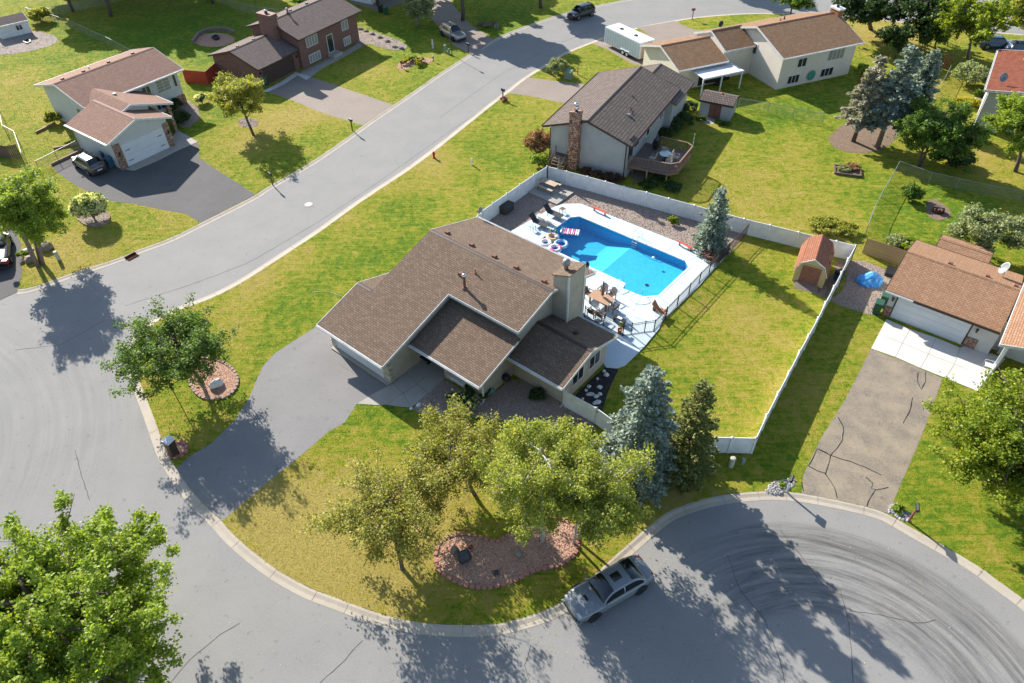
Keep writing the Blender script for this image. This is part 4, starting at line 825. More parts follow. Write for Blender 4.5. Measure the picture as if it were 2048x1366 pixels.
# ---------------- house E, right
He=house('orange_roof_house',(1760.8,633.9),-38.09,'low off white house with orange brown roof and wide white garage door, right edge')
fe1,fe2,vre,zre=gable_u(He,-.45,7.45,-.05,8.05,2.5,.31,'sh_e','brown',(0,7.5,.3,7.6),'s_e',rakes=(1,0),capm='sh_e')
gutter(He,(-.45,-.05),(1.6,-.05),2.5)
gable_v(He,-3.4,9.0,7.5,18.5,3.95,.31,'sh_ev','trim',(8.0,18,.9,8.6),'s_e',capm='sh_ev')
garage_door(He,3.13,.3,5.1,2.1,'-v',tile='brown',z=.16)
MB().add([(-.0,0,0)],[]) if 0 else None
MB().bx(-.05,.5,.22,.42,0,1.0).build('brick_pier',M['brick_r'],He)
MB().bx(5.8,6.55,.22,.42,0,1.0).build('brick_pier',M['brick_r'],He)
lantern(He,.28,.26,1.75,'-v'); lantern(He,6.15,.26,1.75,'-v')
d_=opening(He,'door',7.1,1.2,.16,.85,2.0,'-v',1,glass='blind'); MB().bx(6.55,8.0,1.2,1.35,0,2.6).build('porch_wall',M['s_e'],He)
for u in (2.6,5.2,7.1): vent(He,u,4.35,fe2(0,4.35)+.03,m='redbrown')
dish(He,6.1,5.9,fe2(0,5.9),R(-150),.5,m='metal')
gable_u(He,1.05,4.95,8.1,10.6,2.25,.3,'sh_e','brown',(1.3,4.7,8.0,10.3),'s_e',capm='sh_e')
MB().bx(8.0,8.2,-1.6,-1.45,0,3.8).build('porch_post',M['white'],He)
# ---------------- house F far right, G at top, H far-left shed
Hf=house('redbrown_roof_house',(1935,254),57.8,'grey sided house with flat red brown roof and satellite dish, right edge upper')
MB().slab([(-.3,-10),(12.2,-10),(12.2,-.1),(-.3,-.1)],lambda u,v:4.3+.14*-v,.16).build('roof',M['sh_f'],Hf)
fb=MB(); fascia(fb,[(-.3,-10),(12.2,-10),(12.2,-.1),(-.3,-.1)],[1,2,3],lambda u,v:4.3+.14*-v,.25,.06); fb.build('fascia',M['trim'],Hf)
MB().ext_u([(-.5,0),(-.5,4.1),(-9.8,5.4),(-9.8,0)],0,11.9).build('wall',M['s_e'],Hf)
gutter(Hf,(-.3,-.1),(12.2,-.1),4.3,'white',(0,1)); downspout(Hf,.05,-.42,4.2)
dish(Hf,1.6,-1.2,4.5,R(-170),.45,m='metal'); pipe(Hf,9.5,-3,4.7,.4,.16,'terra')
Hh=house('white_garage',(742,10),57.95,'corner of a white garage at the top edge beyond the brick house')
MB().ext_u([(0,0),(0,2.7),(3,3.7),(6,2.7),(6,0)],0,7).build('wall',M['trim'],Hh)
MB().slab([(-.4,-.4),(7.4,-.4),(7.4,3),(-.4,3)],lambda u,v:2.6+.33*(v+.4),.14).slab([(-.4,3),(7.4,3),(7.4,6.4),(-.4,6.4)],lambda u,v:3.72-.33*(v-3),.14).build('roof',M['sh_b'],Hh)
garage_door(Hh,3.4,0,4.8,2.1,'-v',z=.15); downspout(Hh,.02,-.05,2.5)
# sheds
def shed_box(name,px,az,W,D,h,kk,rm,wm,label,fm='trim',dm=None,dw=1.3,axis='u'):
    H=house(name,px,az,label,'shed')
    gable_u(H,-.15,W+.15,-.15,D+.15,h,kk,rm,fm,(0,W,0,D),wm,t=.08,cap=False)
    if dm:
        d=MB().bx(-dw/2,dw/2,-.05,0,0,h-.25).build('door',M[dm],H,loc=(W*.5,0,.12))
        MB().bx(-.012,.012,-.06,-.05,0,h-.25).bx(.06,.1,-.09,-.05,.8,.95).build('door_handle',M['black'],d)
    return H
s1=shed_box('garden_shed',(1396,232),-27.5,3.5,2.6,1.95,.35,'sh_g','s_grey','small grey shed with double maroon doors beside the grey house','brown','maroon')
pipe(s1,1.9,1.35,2.45,.12,.08,'terra')
s2=shed_box('garden_shed',(5,80),41,3.9,3.2,1.75,.35,'sh_b','trim','white shed with dark roof in the top left corner','trim')
opening(s2,'window',2.6,0,.75,.75,.6,'-v',2)
# barn shed
Hs=house('barn_shed',(1583,562.6),-26.5,'yellow barn shaped shed with red gambrel roof and brown ramp door','shed')
prof=[(0,1.25),(.35,2.05),(1.2,2.55),(2.05,2.05),(2.4,1.25)]
MB().ext_v([(.0,0)]+prof+[(2.4,0)],0,3.6).build('wall',M['s_shed'],Hs)
rp=[(-.08,1.2),(.3,2.1),(1.2,2.64),(2.1,2.1),(2.48,1.2)]
for a,b in zip(rp[:-1],rp[1:]):
    dx,dz_=b[0]-a[0],b[1]-a[1]; l=math.hypot(dx,dz_); nx,nz=-dz_/l*.05,dx/l*.05
    MB().ext_v([a,b,(b[0]+nx,b[1]+nz),(a[0]+nx,a[1]+nz)],-.12,3.72).build('roof',M['sh_red'],Hs)
fb=MB()
for a,b in zip(rp[:-1],rp[1:]): fb.ext_v([(a[0],a[1]-.06),(b[0],b[1]-.06),(b[0],b[1]+.05),(a[0],a[1]+.05)],-.16,-.125)
fb.build('fascia',M['trim'],Hs)
d=MB().bx(.45,1.95,-.05,0,.1,1.9).build('door',M['redbrown'],Hs); MB().bx(.38,.45,-.06,.0,.1,1.97).bx(1.95,2.02,-.06,0,.1,1.97).bx(.45,1.95,-.06,0,1.9,1.97).build('door_trim',M['s_shed'],d)
MB().add([(.3,-.9,ZL),(2.1,-.9,ZL),(2.1,-.06,.14),(.3,-.06,.14),(.3,-.06,.26),(2.1,-.06,.26)],[(0,1,5,4),(0,4,3),(1,2,5),(2,3,4,5),(0,3,2,1)]).build('ramp',M['wood_g'],Hs)
for v in (1.2,2.6): MB().box((0,0,0),(.06,.2,.15)).build('roof_vent',M['redbrown'],Hs,loc=(2.33,v,1.8))
# ------------------------------------------------------------------ pool and patio
patio=empty('patio',kind='structure')
pp=[ab(-34.4,41.2),ab(-34.35,41.3),ab(-33.8,46.4),ab(-33.45,47.5),ab(-32.2,48.6),ab(-19.4,48.95),g2(1415,530,.1),g2(1442,524,.1),g2(1456,505,.1),g2(1400,570,.1),g2(1352,616,.1),g2(1324,644,.1),g2(1318,658,.1),g2(1290,692,.1),g2(1279,703,.1),g2(1266,716,.1),g2(1250,731,.1),g2(1234,737,.1),g2(1212,735,.1)]
Hm_o=Vector(Hm.location[:2]); 
def hm(u,v): return (Hm_o.x+Um.x*u+Vm.x*v,Hm_o.y+Um.y*u+Vm.y*v)
pp+=[hm(10.5,11.1),hm(6.3,11.1),hm(6.3,14.6),hm(-4.5,14.6)]
holed(pp,pool,ZL+.08,.12,M['deck_w'],'pool_deck',patio)
holed(POOLG,hole,ZL+.012,.1,M['gravel'],'gravel_bed',patio)
stones('loose_stones',POOLG,9000,.055,M['st_tan'],ZL+.012,skip=pp)
for a_,b_ in (((-32.3,48.6),(-31.0,46.95)),((-28,48.75),(-28,47.0)),((-25,48.8),(-25,47.0)),((-22,48.9),(-22,47.0)),((-19.4,48.9),(-19.9,46.9)),((-19.2,44),(-17.9,44)),((-19.3,41.3),(-18.0,41)),((-20.4,40.4),(-20.0,38.6)),((-33.8,45.2),(-31.75,45.2)),((-34.2,42.6),(-31.75,42.6)),((-22.2,40.2),(-22.2,37.5)),((-25,37.5),(-18.2,38.2))):
    mb=MB(); strip(None,.035,ZL+.084,mb,resamp([ab(*a_),ab(*b_)],.5)); mb.build('deck_joint',M['joint'],patio)
# coping ring and water
pw=empty('swimming_pool',ab(-25.5,43.9)+(0,),0,'rectangular in ground swimming pool with clipped corners and bright blue water','swimming pool')
px0,py0=ab(-25.5,43.9); PL=[(x-px0,y-py0) for x,y in pool]; npl=len(PL)
cop=MB(); cen=Vector((0,0))
def offs(P_,d):
    out=[]; n=len(P_)
    for i in range(n):
        a=Vector(P_[i-1]);b=Vector(P_[i]);c=Vector(P_[(i+1)%n]); d1=(b-a).normalized(); d2=(c-b).normalized()
        n1=Vector((d1.y,-d1.x)); n2=Vector((d2.y,-d2.x)); m=(n1+n2).normalized(); out.append(tuple(b+m*d/max(.5,m.dot(n1))))
    return out
sgn=1 if sum(PL[i][0]*PL[(i+1)%npl][1]-PL[(i+1)%npl][0]*PL[i][1] for i in range(npl))>0 else -1
o1=offs(PL,.12*sgn); o2=offs(PL,-.04*sgn); z1,z0=ZL+.10,ZL+.0
vs=[(x,y,z1) for x,y in o1]+[(x,y,z1) for x,y in o2]+[(x,y,z0) for x,y in o2]+[(x,y,z0) for x,y in o1]
fs=[]
for i in range(npl):
    j=(i+1)%npl
    for r in range(4): s=(r+1)%4; fs.append((r*npl+i,r*npl+j,s*npl+j,s*npl+i))
cop.add(vs,fs).build('coping',M['white'],pw)
# basin: shallow floor, slope, deep hopper (in local axes rotated with the pool)
def pu(u,v,z): x,y=ab(u,v); return (x-px0,y-py0,z)
mb=MB(); zt=ZL+.05
def zfl(u):   # floor height along the length
    return -.62 if u>-25.2 else (-.62-(-25.2-u)*.28 if u>-27.4 else -1.24)
N1=len(pool_uv); b0=len(mb.v)
wallv=[pu(u,v,zt) for u,v in pool_uv]+[pu(u,v,zfl(u)) for u,v in pool_uv]
# refine long edges so the wall foot follows the floor
ref=[]
for i in range(N1):
    a=pool_uv[i]; b=pool_uv[(i+1)%N1]; k=max(1,int(math.hypot(b[0]-a[0],b[1]-a[1])/.4)); ref+=[(a[0]+(b[0]-a[0])*j/k,a[1]+(b[1]-a[1])*j/k) for j in range(k)]
nr=len(ref); mb.add([pu(u,v,zt) for u,v in ref]+[pu(u,v,zfl(u)-.02) for u,v in ref],[(i,(i+1)%nr,nr+(i+1)%nr,nr+i) for i in range(nr)])
gu=np.arange(-31.7,-19.2,.25); fl=[]
for i in range(len(gu)-1): mb.add([pu(gu[i],40.2,zfl(gu[i])),pu(gu[i+1],40.2,zfl(gu[i+1])),pu(gu[i+1],47,zfl(gu[i+1])),pu(gu[i],47,zfl(gu[i]))],[(0,1,2,3)])
mb.build('basin',M['liner'],pw)
# clipped water body
wt=MB().prism(offs(PL,-.015*sgn),-1.8,-.02).build('water',M['water'],pw)
# steps, drain, skimmers
dr=MB().lathe([(.16,0),(.16,.03),(.01,.03)],14,pu(-21.3,42.9,-.61)).build('pool_drain',M['dark'],pw)
def arch(pts,r,name,parent): return MB().tube(pts,r,7).build(name,M['chrome'],parent,smooth=True)
ld=empty('pool_ladder',ab(-25.0,46.9)+(ZL+.1,),AZm,'chrome pool ladder with white treads on the far side of the pool','pool ladder')
for x in(-.25,.25): arch([(x,.55,0),(x,.55,.5),(x,.45,.72),(x,.25,.8),(x,0,.7),(x,-.15,.4),(x,-.17,-.2),(x,-.17,-.9)],.022,'rail',ld)
for z in(-.25,-.5,-.75): MB().bx(-.25,.25,-.25,-.12,z,z+.03).build('tread',M['white'],ld)
for (u,v,dx,lb) in ((-22.6,40.9,1,'bent chrome grab rail beside the patio table'),(-20.6,40.6,-1,'bent chrome grab rail at the step corner of the pool')):
    o=empty('grab_rail',ab(u,v)+(ZL+.1,),AZm,lb,'grab rail','chrome grab rails'); arch([(0,.35,-.2),(0,.3,.35),(0,.1,.62),(0,-.2,.6),(.1*dx,-.75,.45),(.3*dx,-1.0,.3),(.3*dx,-1.0,0)],.022,'rail',o)
db=empty('diving_board',ab(-32.7,44.1)+(ZL+.08,),AZm,'white diving board at the deep end of the pool','diving board')
MB().bx(-1.1,1.5,-.22,.22,.38,.43).build('board',M['conc_w'],db,bevel=.01); MB().bx(-.9,-.5,-.2,.2,0,.38).bx(.1,.3,-.2,.2,0,.38).build('stand',M['white'],db)
# ------------------------------------------------------------------ white vinyl fence
def vinyl(tops,label,H=1.6,names=True,lab2=None):
    W_=[Vector(g2(*p,H)) for p in tops]; root=empty('vinyl_fence',(W_[0].x,W_[0].y,ZL),0,label,'fence'); o=W_[0]; pb=None
    for p in W_:
        if pb is None: pb=MB().bx(-.065,.065,-.065,.065,0,H-ZL+.02).add([(-.09,-.09,H-ZL+.02),(.09,-.09,H-ZL+.02),(.09,.09,H-ZL+.02),(-.09,.09,H-ZL+.02),(0,0,H-ZL+.1)],[(3,2,1,0),(0,1,4),(1,2,4),(2,3,4),(3,0,4)]).build('fence_post',M['white'],root); q=pb
        else: q=pb.copy(); COL.objects.link(q)
        q.location=(p.x-o.x,p.y-o.y,0)
    for a,b in zip(W_[:-1],W_[1:]):
        d=b-a; L=d.length-.13; c=(a+b)/2-o; an=math.atan2(d.y,d.x)
        MB().box((0,0,H/2-.05),(L,.03,H-.3)).build('fence_panel',M['white'],root,loc=(c.x,c.y,0),rz=an)
        for z in(.06,H-ZL-.06): MB().box((0,0,z),(L,.055,.11)).build('fence_rail',M['white'],root,loc=(c.x,c.y,0),rz=an)
    return root
vinyl([(950,437),(959,425.5),(986,406),(1014.5,386.5),(1041,368),(1068.5,349),(1095,332.5)],'white vinyl privacy fence along the lawn side of the pool yard')
vinyl([(1095,332.5),(1134,342.5),(1175.5,353),(1212,363),(1248,373),(1294,384.5),(1338.5,396.8),(1390,410.5),(1438,424),(1489,437.5),(1541,450),(1598,464),(1636,473.5),(1674,482),(1712,491)],'long white vinyl privacy fence behind the pool and the barn shed')
vinyl([(1712,491),(1697,517),(1684,544),(1669,572),(1652,604),(1637,635),(1618,669.6),(1600,702),(1579,743),(1557,785),(1534,830),(1512.5,876)],'long white vinyl privacy fence down the right side of the side yard')
vinyl([(1512.5,876),(1465,875),(1416,874),(1368,874),(1320,874),(1285,872)],'white vinyl privacy fence behind the spruces facing the cul-de-sac')
vinyl([(1285,872),(1234,846)],'short white vinyl fence piece between the gate and the spruces')
vinyl([(1132,783),(1193,816)],'white vinyl fence panel joined to the corner of the tan house')
gt=vinyl([(1193,816),(1234,846)],'white vinyl gate with black latches beside the dark mulch bed'); gt['category']='gate'
MB().box((.15,.06,1.2),(.1,.05,.12)).build('gate_latch',M['black'],gt); MB().box((.05,-.1,1.25),(.12,.05,.06)).build('gate_hinge',M['black'],gt)
# ------------------------------------------------------------------ black iron fence
def iron(tops,label,H=1.25,m='black',gap=.115,cat='fence'):
    W_=[Vector(g2(*p,H)) for p in tops]; o=W_[0]; root=empty('iron_fence',(o.x,o.y,ZL),0,label,cat); hh=H-ZL
    for p in W_: MB().bx(-.035,.035,-.035,.035,0,hh+.06).build('fence_post',M[m],root,loc=(p.x-o.x,p.y-o.y,0))
    pk=None
    for a,b in zip(W_[:-1],W_[1:]):
        d=b-a; L=d.length; c=(a+b)/2-o; an=math.atan2(d.y,d.x)
        for z in(.12,hh-.18,hh-.02): MB().box((0,0,z),(L-.07,.03,.03)).build('fence_rail',M[m],root,loc=(c.x,c.y,0),rz=an)
        n=int(L/gap)
        for i in range(1,n):
            p=a+d*i/n-o
            if pk is None: pk=MB().box((0,0,hh/2),(.016,.016,hh-.1)).build('picket',M[m],root); q=pk
            else: q=pk.copy(); COL.objects.link(q)
            q.location=(p.x,p.y,0)
    return root
iron([(1500.6,446),(1460,487),(1422.5,525),(1402.5,545),(1381.7,567),(1358,591),(1335,615)],'black iron picket fence along the right edge of the pool deck',m='brown')
iron([(1171,612.6),(1209,630),(1248,650)],'black iron picket fence behind the patio table next to the chimney')
iron([(1248,650),(1265,647),(1292,643),(1311,640.7),(1335,615)],'black iron gate section between the planter and the reclining chair')
# wooden fence by house E
def boards(pts,label,H,m,wd=.14,hpx=1.5,name='board_fence',z0=0):
    W_=[Vector(g2(*p,H)) for p in pts]; o=W_[0]; root=empty(name,(o.x,o.y,ZL),0,label,'fence')
    for a,b in zip(W_[:-1],W_[1:]):
        d=b-a; n=max(1,int(d.length/wd)); an=math.atan2(d.y,d.x)
        for i in range(n):
            c=a+d*(i+.5)/n-o; hh=H-ZL+random.uniform(-.015,.015)
            MB().box((0,0,hh/2),(wd*.94,.025,hh)).build('fence_board',M[m],root,loc=(c.x,c.y,random.uniform(0,.01)),rz=an+random.uniform(-.02,.02))
        for z in(.3,H-ZL-.25): c=(a+b)/2-o; MB().box((0,.035,z),(d.length,.04,.09)).build('fence_rail',M[m],root,loc=(c.x,c.y,0),rz=an)
    return root
boards([(1735,476),(1775,489),(1817,504)],'light brown wooden board fence behind the blue tarp',1.6,'wood_f')
boards([(-20,285),(8,292),(31,289)],'old dark brown board fence at the left edge',1.5,'wood_d',.16)
boards([(1888,112),(1905,116)],'short orange cedar fence piece beyond the blue spruces',1.5,'cedar',.2)
boards([(1720,150),(1735,153),(1748,166)],'low cedar fence beside the right corner of the cream house',1.0,'cedar',.2)
# chain link fences
def chain(pts,label,H=1.2):
    W_=[Vector(g2(*p,H)) for p in pts]; o=W_[0]; root=empty('chain_link_fence',(o.x,o.y,ZL),0,label,'fence'); hh=H-ZL
    for p in W_: MB().tube([(0,0,0),(0,0,hh)],.03,6).build('fence_post',M['metal'],root,loc=(p.x-o.x,p.y-o.y,0))
    for a,b in zip(W_[:-1],W_[1:]):
        d=b-a; c=(a+b)/2-o; an=math.atan2(d.y,d.x); L=d.length
        MB().tube([(-L/2,0,hh),(L/2,0,hh)],.022,6).build('top_rail',M['metal'],root,loc=(c.x,c.y,0),rz=an)
        MB().add([(-L/2,0,.03),(L/2,0,.03),(L/2,0,hh),(-L/2,0,hh)],[(0,1,2,3)]).build('wire_mesh',M['chain'],root,loc=(c.x,c.y,0),rz=an)
    return root
chain([(1738,447),(1750,413),(1770,375),(1788,345),(1800,322)],'chain link fence running up from the wooden fence to the green tree')
chain([(1800,322),(1865,345),(1920,357),(1980,370),(2050,382),(2120,396)],'chain link fence crossing the shaded back yard at the right edge')
chain([(1480,197),(1540,206),(1590,216),(1650,228)],'chain link fence from the grey shed to the dying spruce')
chain([(1860,215),(1880,175),(1903,130)],'chain link fence behind the blue spruces toward the cedar fence')
chain([(50,15),(105,30),(160,50),(180,60),(210,73),(262,100)],'chain link fence behind the upper left house')
chain([(60,25),(110,13),(155,5),(200,-5),(300,-30)],'chain link fence along the top left edge beyond the shaded lawn')
chain([(-4,215),(4,250),(27,262),(42,305)],'curving chain link fence beside the dark board fence')
chain([(70,322),(108,303),(152,281)],'low chain link fence with a gate beside the parked grey car')
chain([(410,-20),(480,8),(560,20),(640,14)],'chain link fence behind the brick house')
EXC.append(pp)
porch=[hm(.02,2.0),hm(2.55,2.0),hm(2.55,4.98),hm(.02,4.98)]; EXC.append(porch); sheet('porch_slab',None,M['conc'],z=ZL+.015,pts=porch)
# ------------------------------------------------------------------ vegetation
def leafmesh(name,C,S,m,parent,elong=1.0,up=.35,D=None,fold=False):
    """many small leaf faces: centres C (n,3), sizes S (n,)"""
    n=len(C); a=rng.normal(size=(n,3)); a[:,2]*=.55
    if D is not None: a=D+a*.45
    a/=np.linalg.norm(a,axis=1)[:,None]+1e-9
    nn=rng.normal(size=(n,3)); nn[:,2]=np.abs(nn[:,2])+up; b=np.cross(nn,a); b/=np.linalg.norm(b,axis=1)[:,None]+1e-9
    s=S[:,None]; L=a*s*elong; Wd=b*s*.5
    V=np.empty((n,4,3)); V[:,0]=C-L*.5; V[:,1]=C+Wd+L*.05; V[:,2]=C+L*.55; V[:,3]=C-Wd+L*.05
    V=V.reshape(-1,3); me=bpy.data.meshes.new(name); me.vertices.add(n*4); me.vertices.foreach_set('co',V.ravel().astype(np.float32))
    me.loops.add(n*4); me.loops.foreach_set('vertex_index',np.arange(n*4,dtype=np.int32)); me.polygons.add(n)
    me.polygons.foreach_set('loop_start',np.arange(0,n*4,4,dtype=np.int32)); me.polygons.foreach_set('loop_total',np.full(n,4,dtype=np.int32))
    me.update(calc_edges=True); me.materials.append(m); o=bpy.data.objects.new(name,me); COL.objects.link(o); o.parent=parent; return o
def tree(name,label,cat,base,H,rx,zc,rz,lm,nleaf,leaf,bark='bark',stems=1,tr=.16,lean=(0,0),nbr=26,seed=1,cx=(0,0),top=1.0,droop=0,gaps=1.0,ry=None,group=None,clump=.30,z0=ZL,kind=None):
    rs=np.random.default_rng(seed); ry=ry or rx; root=empty(name,(base[0],base[1],z0),0,label,cat,group)
    tb=MB(); lb=MB(); tips=[]; lobes=rs.uniform(.78,1.2,7)
    for s in range(stems):
        an=2*PI*s/stems+rs.uniform(0,1); sp=(0 if stems==1 else rx*.38); top_=Vector((cx[0]+lean[0]+math.cos(an)*sp,cx[1]+lean[1]+math.sin(an)*sp,zc+rz*.55*top))
        b0=Vector((math.cos(an)*tr*(stems>1),math.sin(an)*tr*(stems>1),-.1)); pts=[b0]
        for i in range(1,7):
            f=i/6; p=b0.lerp(top_,f); p+=Vector(rs.normal(0,.05*H/6,3)); p.x+=(math.cos(an)*sp)*(-.25*f*(1-f)); pts.append(p)
        tb.tube(pts,tr/(1 if stems==1 else 1.5),8,r1=tr*.22)
        nb=max(4,nbr//stems)
        for j in range(nb):
            f=rs.uniform(.28,.98); k=f*6; i=int(min(k,5.99)); p=pts[i].lerp(pts[min(i+1,6)],k-i)
            if p.z<max(.8,zc-rz*1.25): continue
            aa=j*2.4+rs.uniform(-.5,.5); h=(p.z-zc)/rz
            tgt=Vector((cx[0]+math.cos(aa)*rx*rs.uniform(.7,1.08),cx[1]+math.sin(aa)*ry*rs.uniform(.7,1.08),zc+rz*(rs.uniform(-.75,.85))))
            # keep the target inside the crown ellipsoid
            q=Vector(((tgt.x-cx[0])/rx,(tgt.y-cx[1])/ry,(tgt.z-zc)/rz)); l=q.length
            m_=rs.uniform(.75,1.08)*lobes[int((aa%(2*PI))/(2*PI)*6.99)]/max(l,.01); tgt=Vector((cx[0]+q.x*m_*rx,cx[1]+q.y*m_*ry,zc+q.z*m_*rz-droop*q.xy.length))
            mid=p.lerp(tgt,.5)+Vector((0,0,.12*rx)); bp=[p,p.lerp(mid,.6),mid.lerp(tgt,.4),tgt]; lb.tube(bp,max(.02,tr*.32),5,r1=.012)
            for t_ in range(7):
                g_=rs.uniform(.35,1.0); k2=g_*3; i2=int(min(k2,2.99)); st_=bp[i2].lerp(bp[i2+1],k2-i2)
                e_=st_+Vector(rs.normal(0,1,3)).normalized()*rx*rs.uniform(.15,.36); e_.z+=rx*.06-droop*.3
                lb.tube([st_,e_],.014,4,r1=.006); 
                for w_ in (.45,.75,1.0): tips.append(st_.lerp(e_,w_))
    tb.build('trunk',M[bark],root,smooth=True); lb.build('limb',M[bark],root)
    T_=np.array([tuple(t) for t in tips]); n=nleaf; w_=rs.uniform(0,1,len(T_))**gaps; w_/=w_.sum()
    idx=rs.choice(len(T_),n,p=w_); C=T_[idx]+rs.normal(0,clump*.62,(n,3))*np.array([1,1,.8])
    leafmesh('foliage',C,leaf*rs.uniform(.6,1.3,n),M[lm],root,elong=1.35)
    return root
def spruce(label,base,H,Rr,lm,n,seed=1,bark='bark',low=.4,leaf=.2,thin=0,group=None,z0=ZL,name='spruce_tree',top2=None,pw_=.85,barelow=0):
    rs=np.random.default_rng(seed); root=empty(name,(base[0],base[1],z0),0,label,'tree',group)
    MB().tube([(0,0,-.1),(rs.normal(0,.04),rs.normal(0,.04),H*.5),(0,0,H)],H*.022+.05,8,r1=.015).build('trunk',M[bark],root,smooth=True)
    lb=MB(); C=[];D=[];S=[]; z=low
    while z<H*.985:
        f=z/H; Rl=Rr*(1-f)**pw_*rs.uniform(.82,1.12)+.08; nb=int(5+7*(1-f)*min(1,Rr/1.6)); a0=rs.uniform(0,6.28)
        for j in range(nb):
            if rs.uniform()<thin: continue
            a=a0+2*PI*j/nb+rs.uniform(-.25,.25); L=Rl*rs.uniform(.7,1.12); di=Vector((math.cos(a),math.sin(a),0)); side=Vector((-di.y,di.x,0)); rise=.28 if f>.5 else .02
            ns=max(4,int(L/.13)); pp_=[]
            for k in range(ns+1):
                q=k/ns; p=di*(L*q)+Vector((0,0,z+L*(rise*q-.32*q*q+.13*q**4))); pp_.append(p)
                if q<.12+barelow*(1-f): continue
                wd=.34*L*(1-q)+.07; m=max(2,int(wd/.07))
                for s_ in range(m):
                    o=rs.uniform(-wd,wd); C.append(p+side*o+Vector((0,0,-abs(o)*.25+rs.normal(0,.035)))+di*abs(o)*.55); D.append((di+side*(1.1 if o>0 else -1.1)*min(1,abs(o)*6))+Vector((0,0,.1))); S.append(rs.uniform(.7,1.25))
            lb.tube([pp_[0],pp_[len(pp_)//2],pp_[-1]],.02,4,r1=.008)
        z+=max(.12,H/30)*rs.uniform(.75,1.2)
    lb.build('limb',M[bark],root)
    C=np.array([tuple(c) for c in C]);D=np.array([tuple(c) for c in D]);S=np.array(S)
    k=max(1,round(n/len(C))); C=np.repeat(C,k,0)+rs.normal(0,.05,(len(C)*k,3)); D=np.repeat(D,k,0); S=np.repeat(S,k)
    leafmesh('foliage',C,leaf*S,M[lm],root,elong=1.0,D=D,up=.8); return root
def shrub(name,label,base,r,h,lm,n,leaf,seed=1,bark='bark',z0=ZL,cat='shrub',ry=None,rot=0,group=None,flowers=None,hollow=.55,stem=0):
    rs=np.random.default_rng(seed); ry=ry or r; root=empty(name,(base[0],base[1],z0),rot,label,cat,group); mb=MB()
    for i in range(7):
        a=rs.uniform(0,6.28); mb.tube([(0,0,-.02),(math.cos(a)*r*.3,math.sin(a)*ry*.3,stem+h*.45),(math.cos(a)*r*.7,math.sin(a)*ry*.7,stem+h*.8)],.02+r*.015,5,r1=.008)
    mb.build('stem',M[bark],root)
    k=max(8,int(14*r*ry+6)); K=rs.normal(size=(k,3)); K/=np.linalg.norm(K,axis=1)[:,None]; K[:,2]=np.abs(K[:,2])*.9+rs.uniform(-.25,.1,k); K*=rs.uniform(hollow,.95,k)[:,None]
    Cc=np.stack([K[:,0]*r,K[:,1]*ry,stem+h*.45+K[:,2]*h*.5],1); idx=rs.integers(0,k,n); v=rs.normal(size=(n,3)); v/=np.linalg.norm(v,axis=1)[:,None]
    C=Cc[idx]+v*(rs.uniform(0,1,n)**.5)[:,None]*np.array([r,ry,h*.6])*.34; C[:,2]=np.maximum(C[:,2],.03)
    leafmesh('foliage',C,leaf*rs.uniform(.6,1.3,n),M[lm],root,elong=1.3)
    if flowers:
        nf=flowers[1]; v=rs.normal(size=(nf,3)); v/=np.linalg.norm(v,axis=1)[:,None]; v[:,2]=np.abs(v[:,2])*.9-.15
        F=np.stack([v[:,0]*r*1.02,v[:,1]*ry*1.02,stem+h*.5+v[:,2]*h*.52],1); F=np.repeat(F,9,0)+rs.normal(0,flowers[2]*.4,(nf*9,3))
        o=leafmesh('blossom',F,np.full(len(F),flowers[2])*rs.uniform(.6,1.1,len(F)),M[flowers[0]],root,elong=1); 
    return root
def dx(*c): return c
M['lf_yg']=leafm('leaf_yellow_green',(0.090,0.150,0.014),(0.204,0.270,0.022),(0.360,0.372,0.042)); M['lf_mid']=leafm('leaf_mid_green',(0.047,0.101,0.022),(0.101,0.182,0.030),(0.203,0.270,0.047))
M['lf_dk']=leafm('leaf_dark_green',(.02,.045,.014),(.045,.085,.02),(.09,.135,.03),.25); M['lf_olive']=leafm('leaf_olive',(.13,.15,.03),(.29,.31,.05),(.48,.43,.10))
M['lf_apple']=leafm('leaf_apple',(.13,.155,.04),(.28,.285,.06),(.48,.42,.12)); M['lf_birch']=leafm('leaf_birch',(.13,.175,.035),(.30,.345,.055),(.50,.47,.11))
M['lf_blue']=leafm('needle_blue',(.11,.15,.135),(.25,.31,.28),(.46,.51,.45),.25,.7); M['lf_blue2']=leafm('needle_blue_brown',(.24,.22,.17),(.40,.38,.31),(.52,.51,.43),.25,.7)
M['lf_pine']=leafm('needle_green',(.07,.09,.02),(.17,.19,.045),(.32,.30,.09),.15,.7); M['lf_brown']=leafm('needle_brown',(.13,.085,.055),(.23,.17,.115),(.34,.27,.19),.1,.7)
M['lf_pale']=leafm('leaf_pale',(0.112,0.144,0.075),(0.250,0.288,0.150),(0.450,0.475,0.275)); M['lf_yel']=leafm('leaf_yellow',(.20,.20,.02),(.38,.36,.03),(.5,.42,.05)); M['lf_rust']=leafm('leaf_rust',(.10,.09,.03),(.30,.15,.08),(.40,.24,.15))
M['lf_pur']=leafm('leaf_purple',(.06,.03,.03),(.12,.06,.05),(.10,.09,.04)); M['fl_cream']=leafm('flower_cream',(.6,.58,.38),(.75,.72,.5),(.82,.8,.62),.45); M['fl_lime']=leafm('flower_lime',(.3,.36,.1),(.4,.46,.15),(.5,.52,.22),.2); M['fl_pink']=leafm('flower_pink',(.45,.15,.2),(.55,.2,.25),(.6,.3,.3),.2)
M['lf_lime']=leafm('leaf_lime',(0.127,0.196,0.023),(0.230,0.322,0.034),(0.368,0.414,0.069))
def crown_at(px,py,z): return Vector(g2(px,py,z))
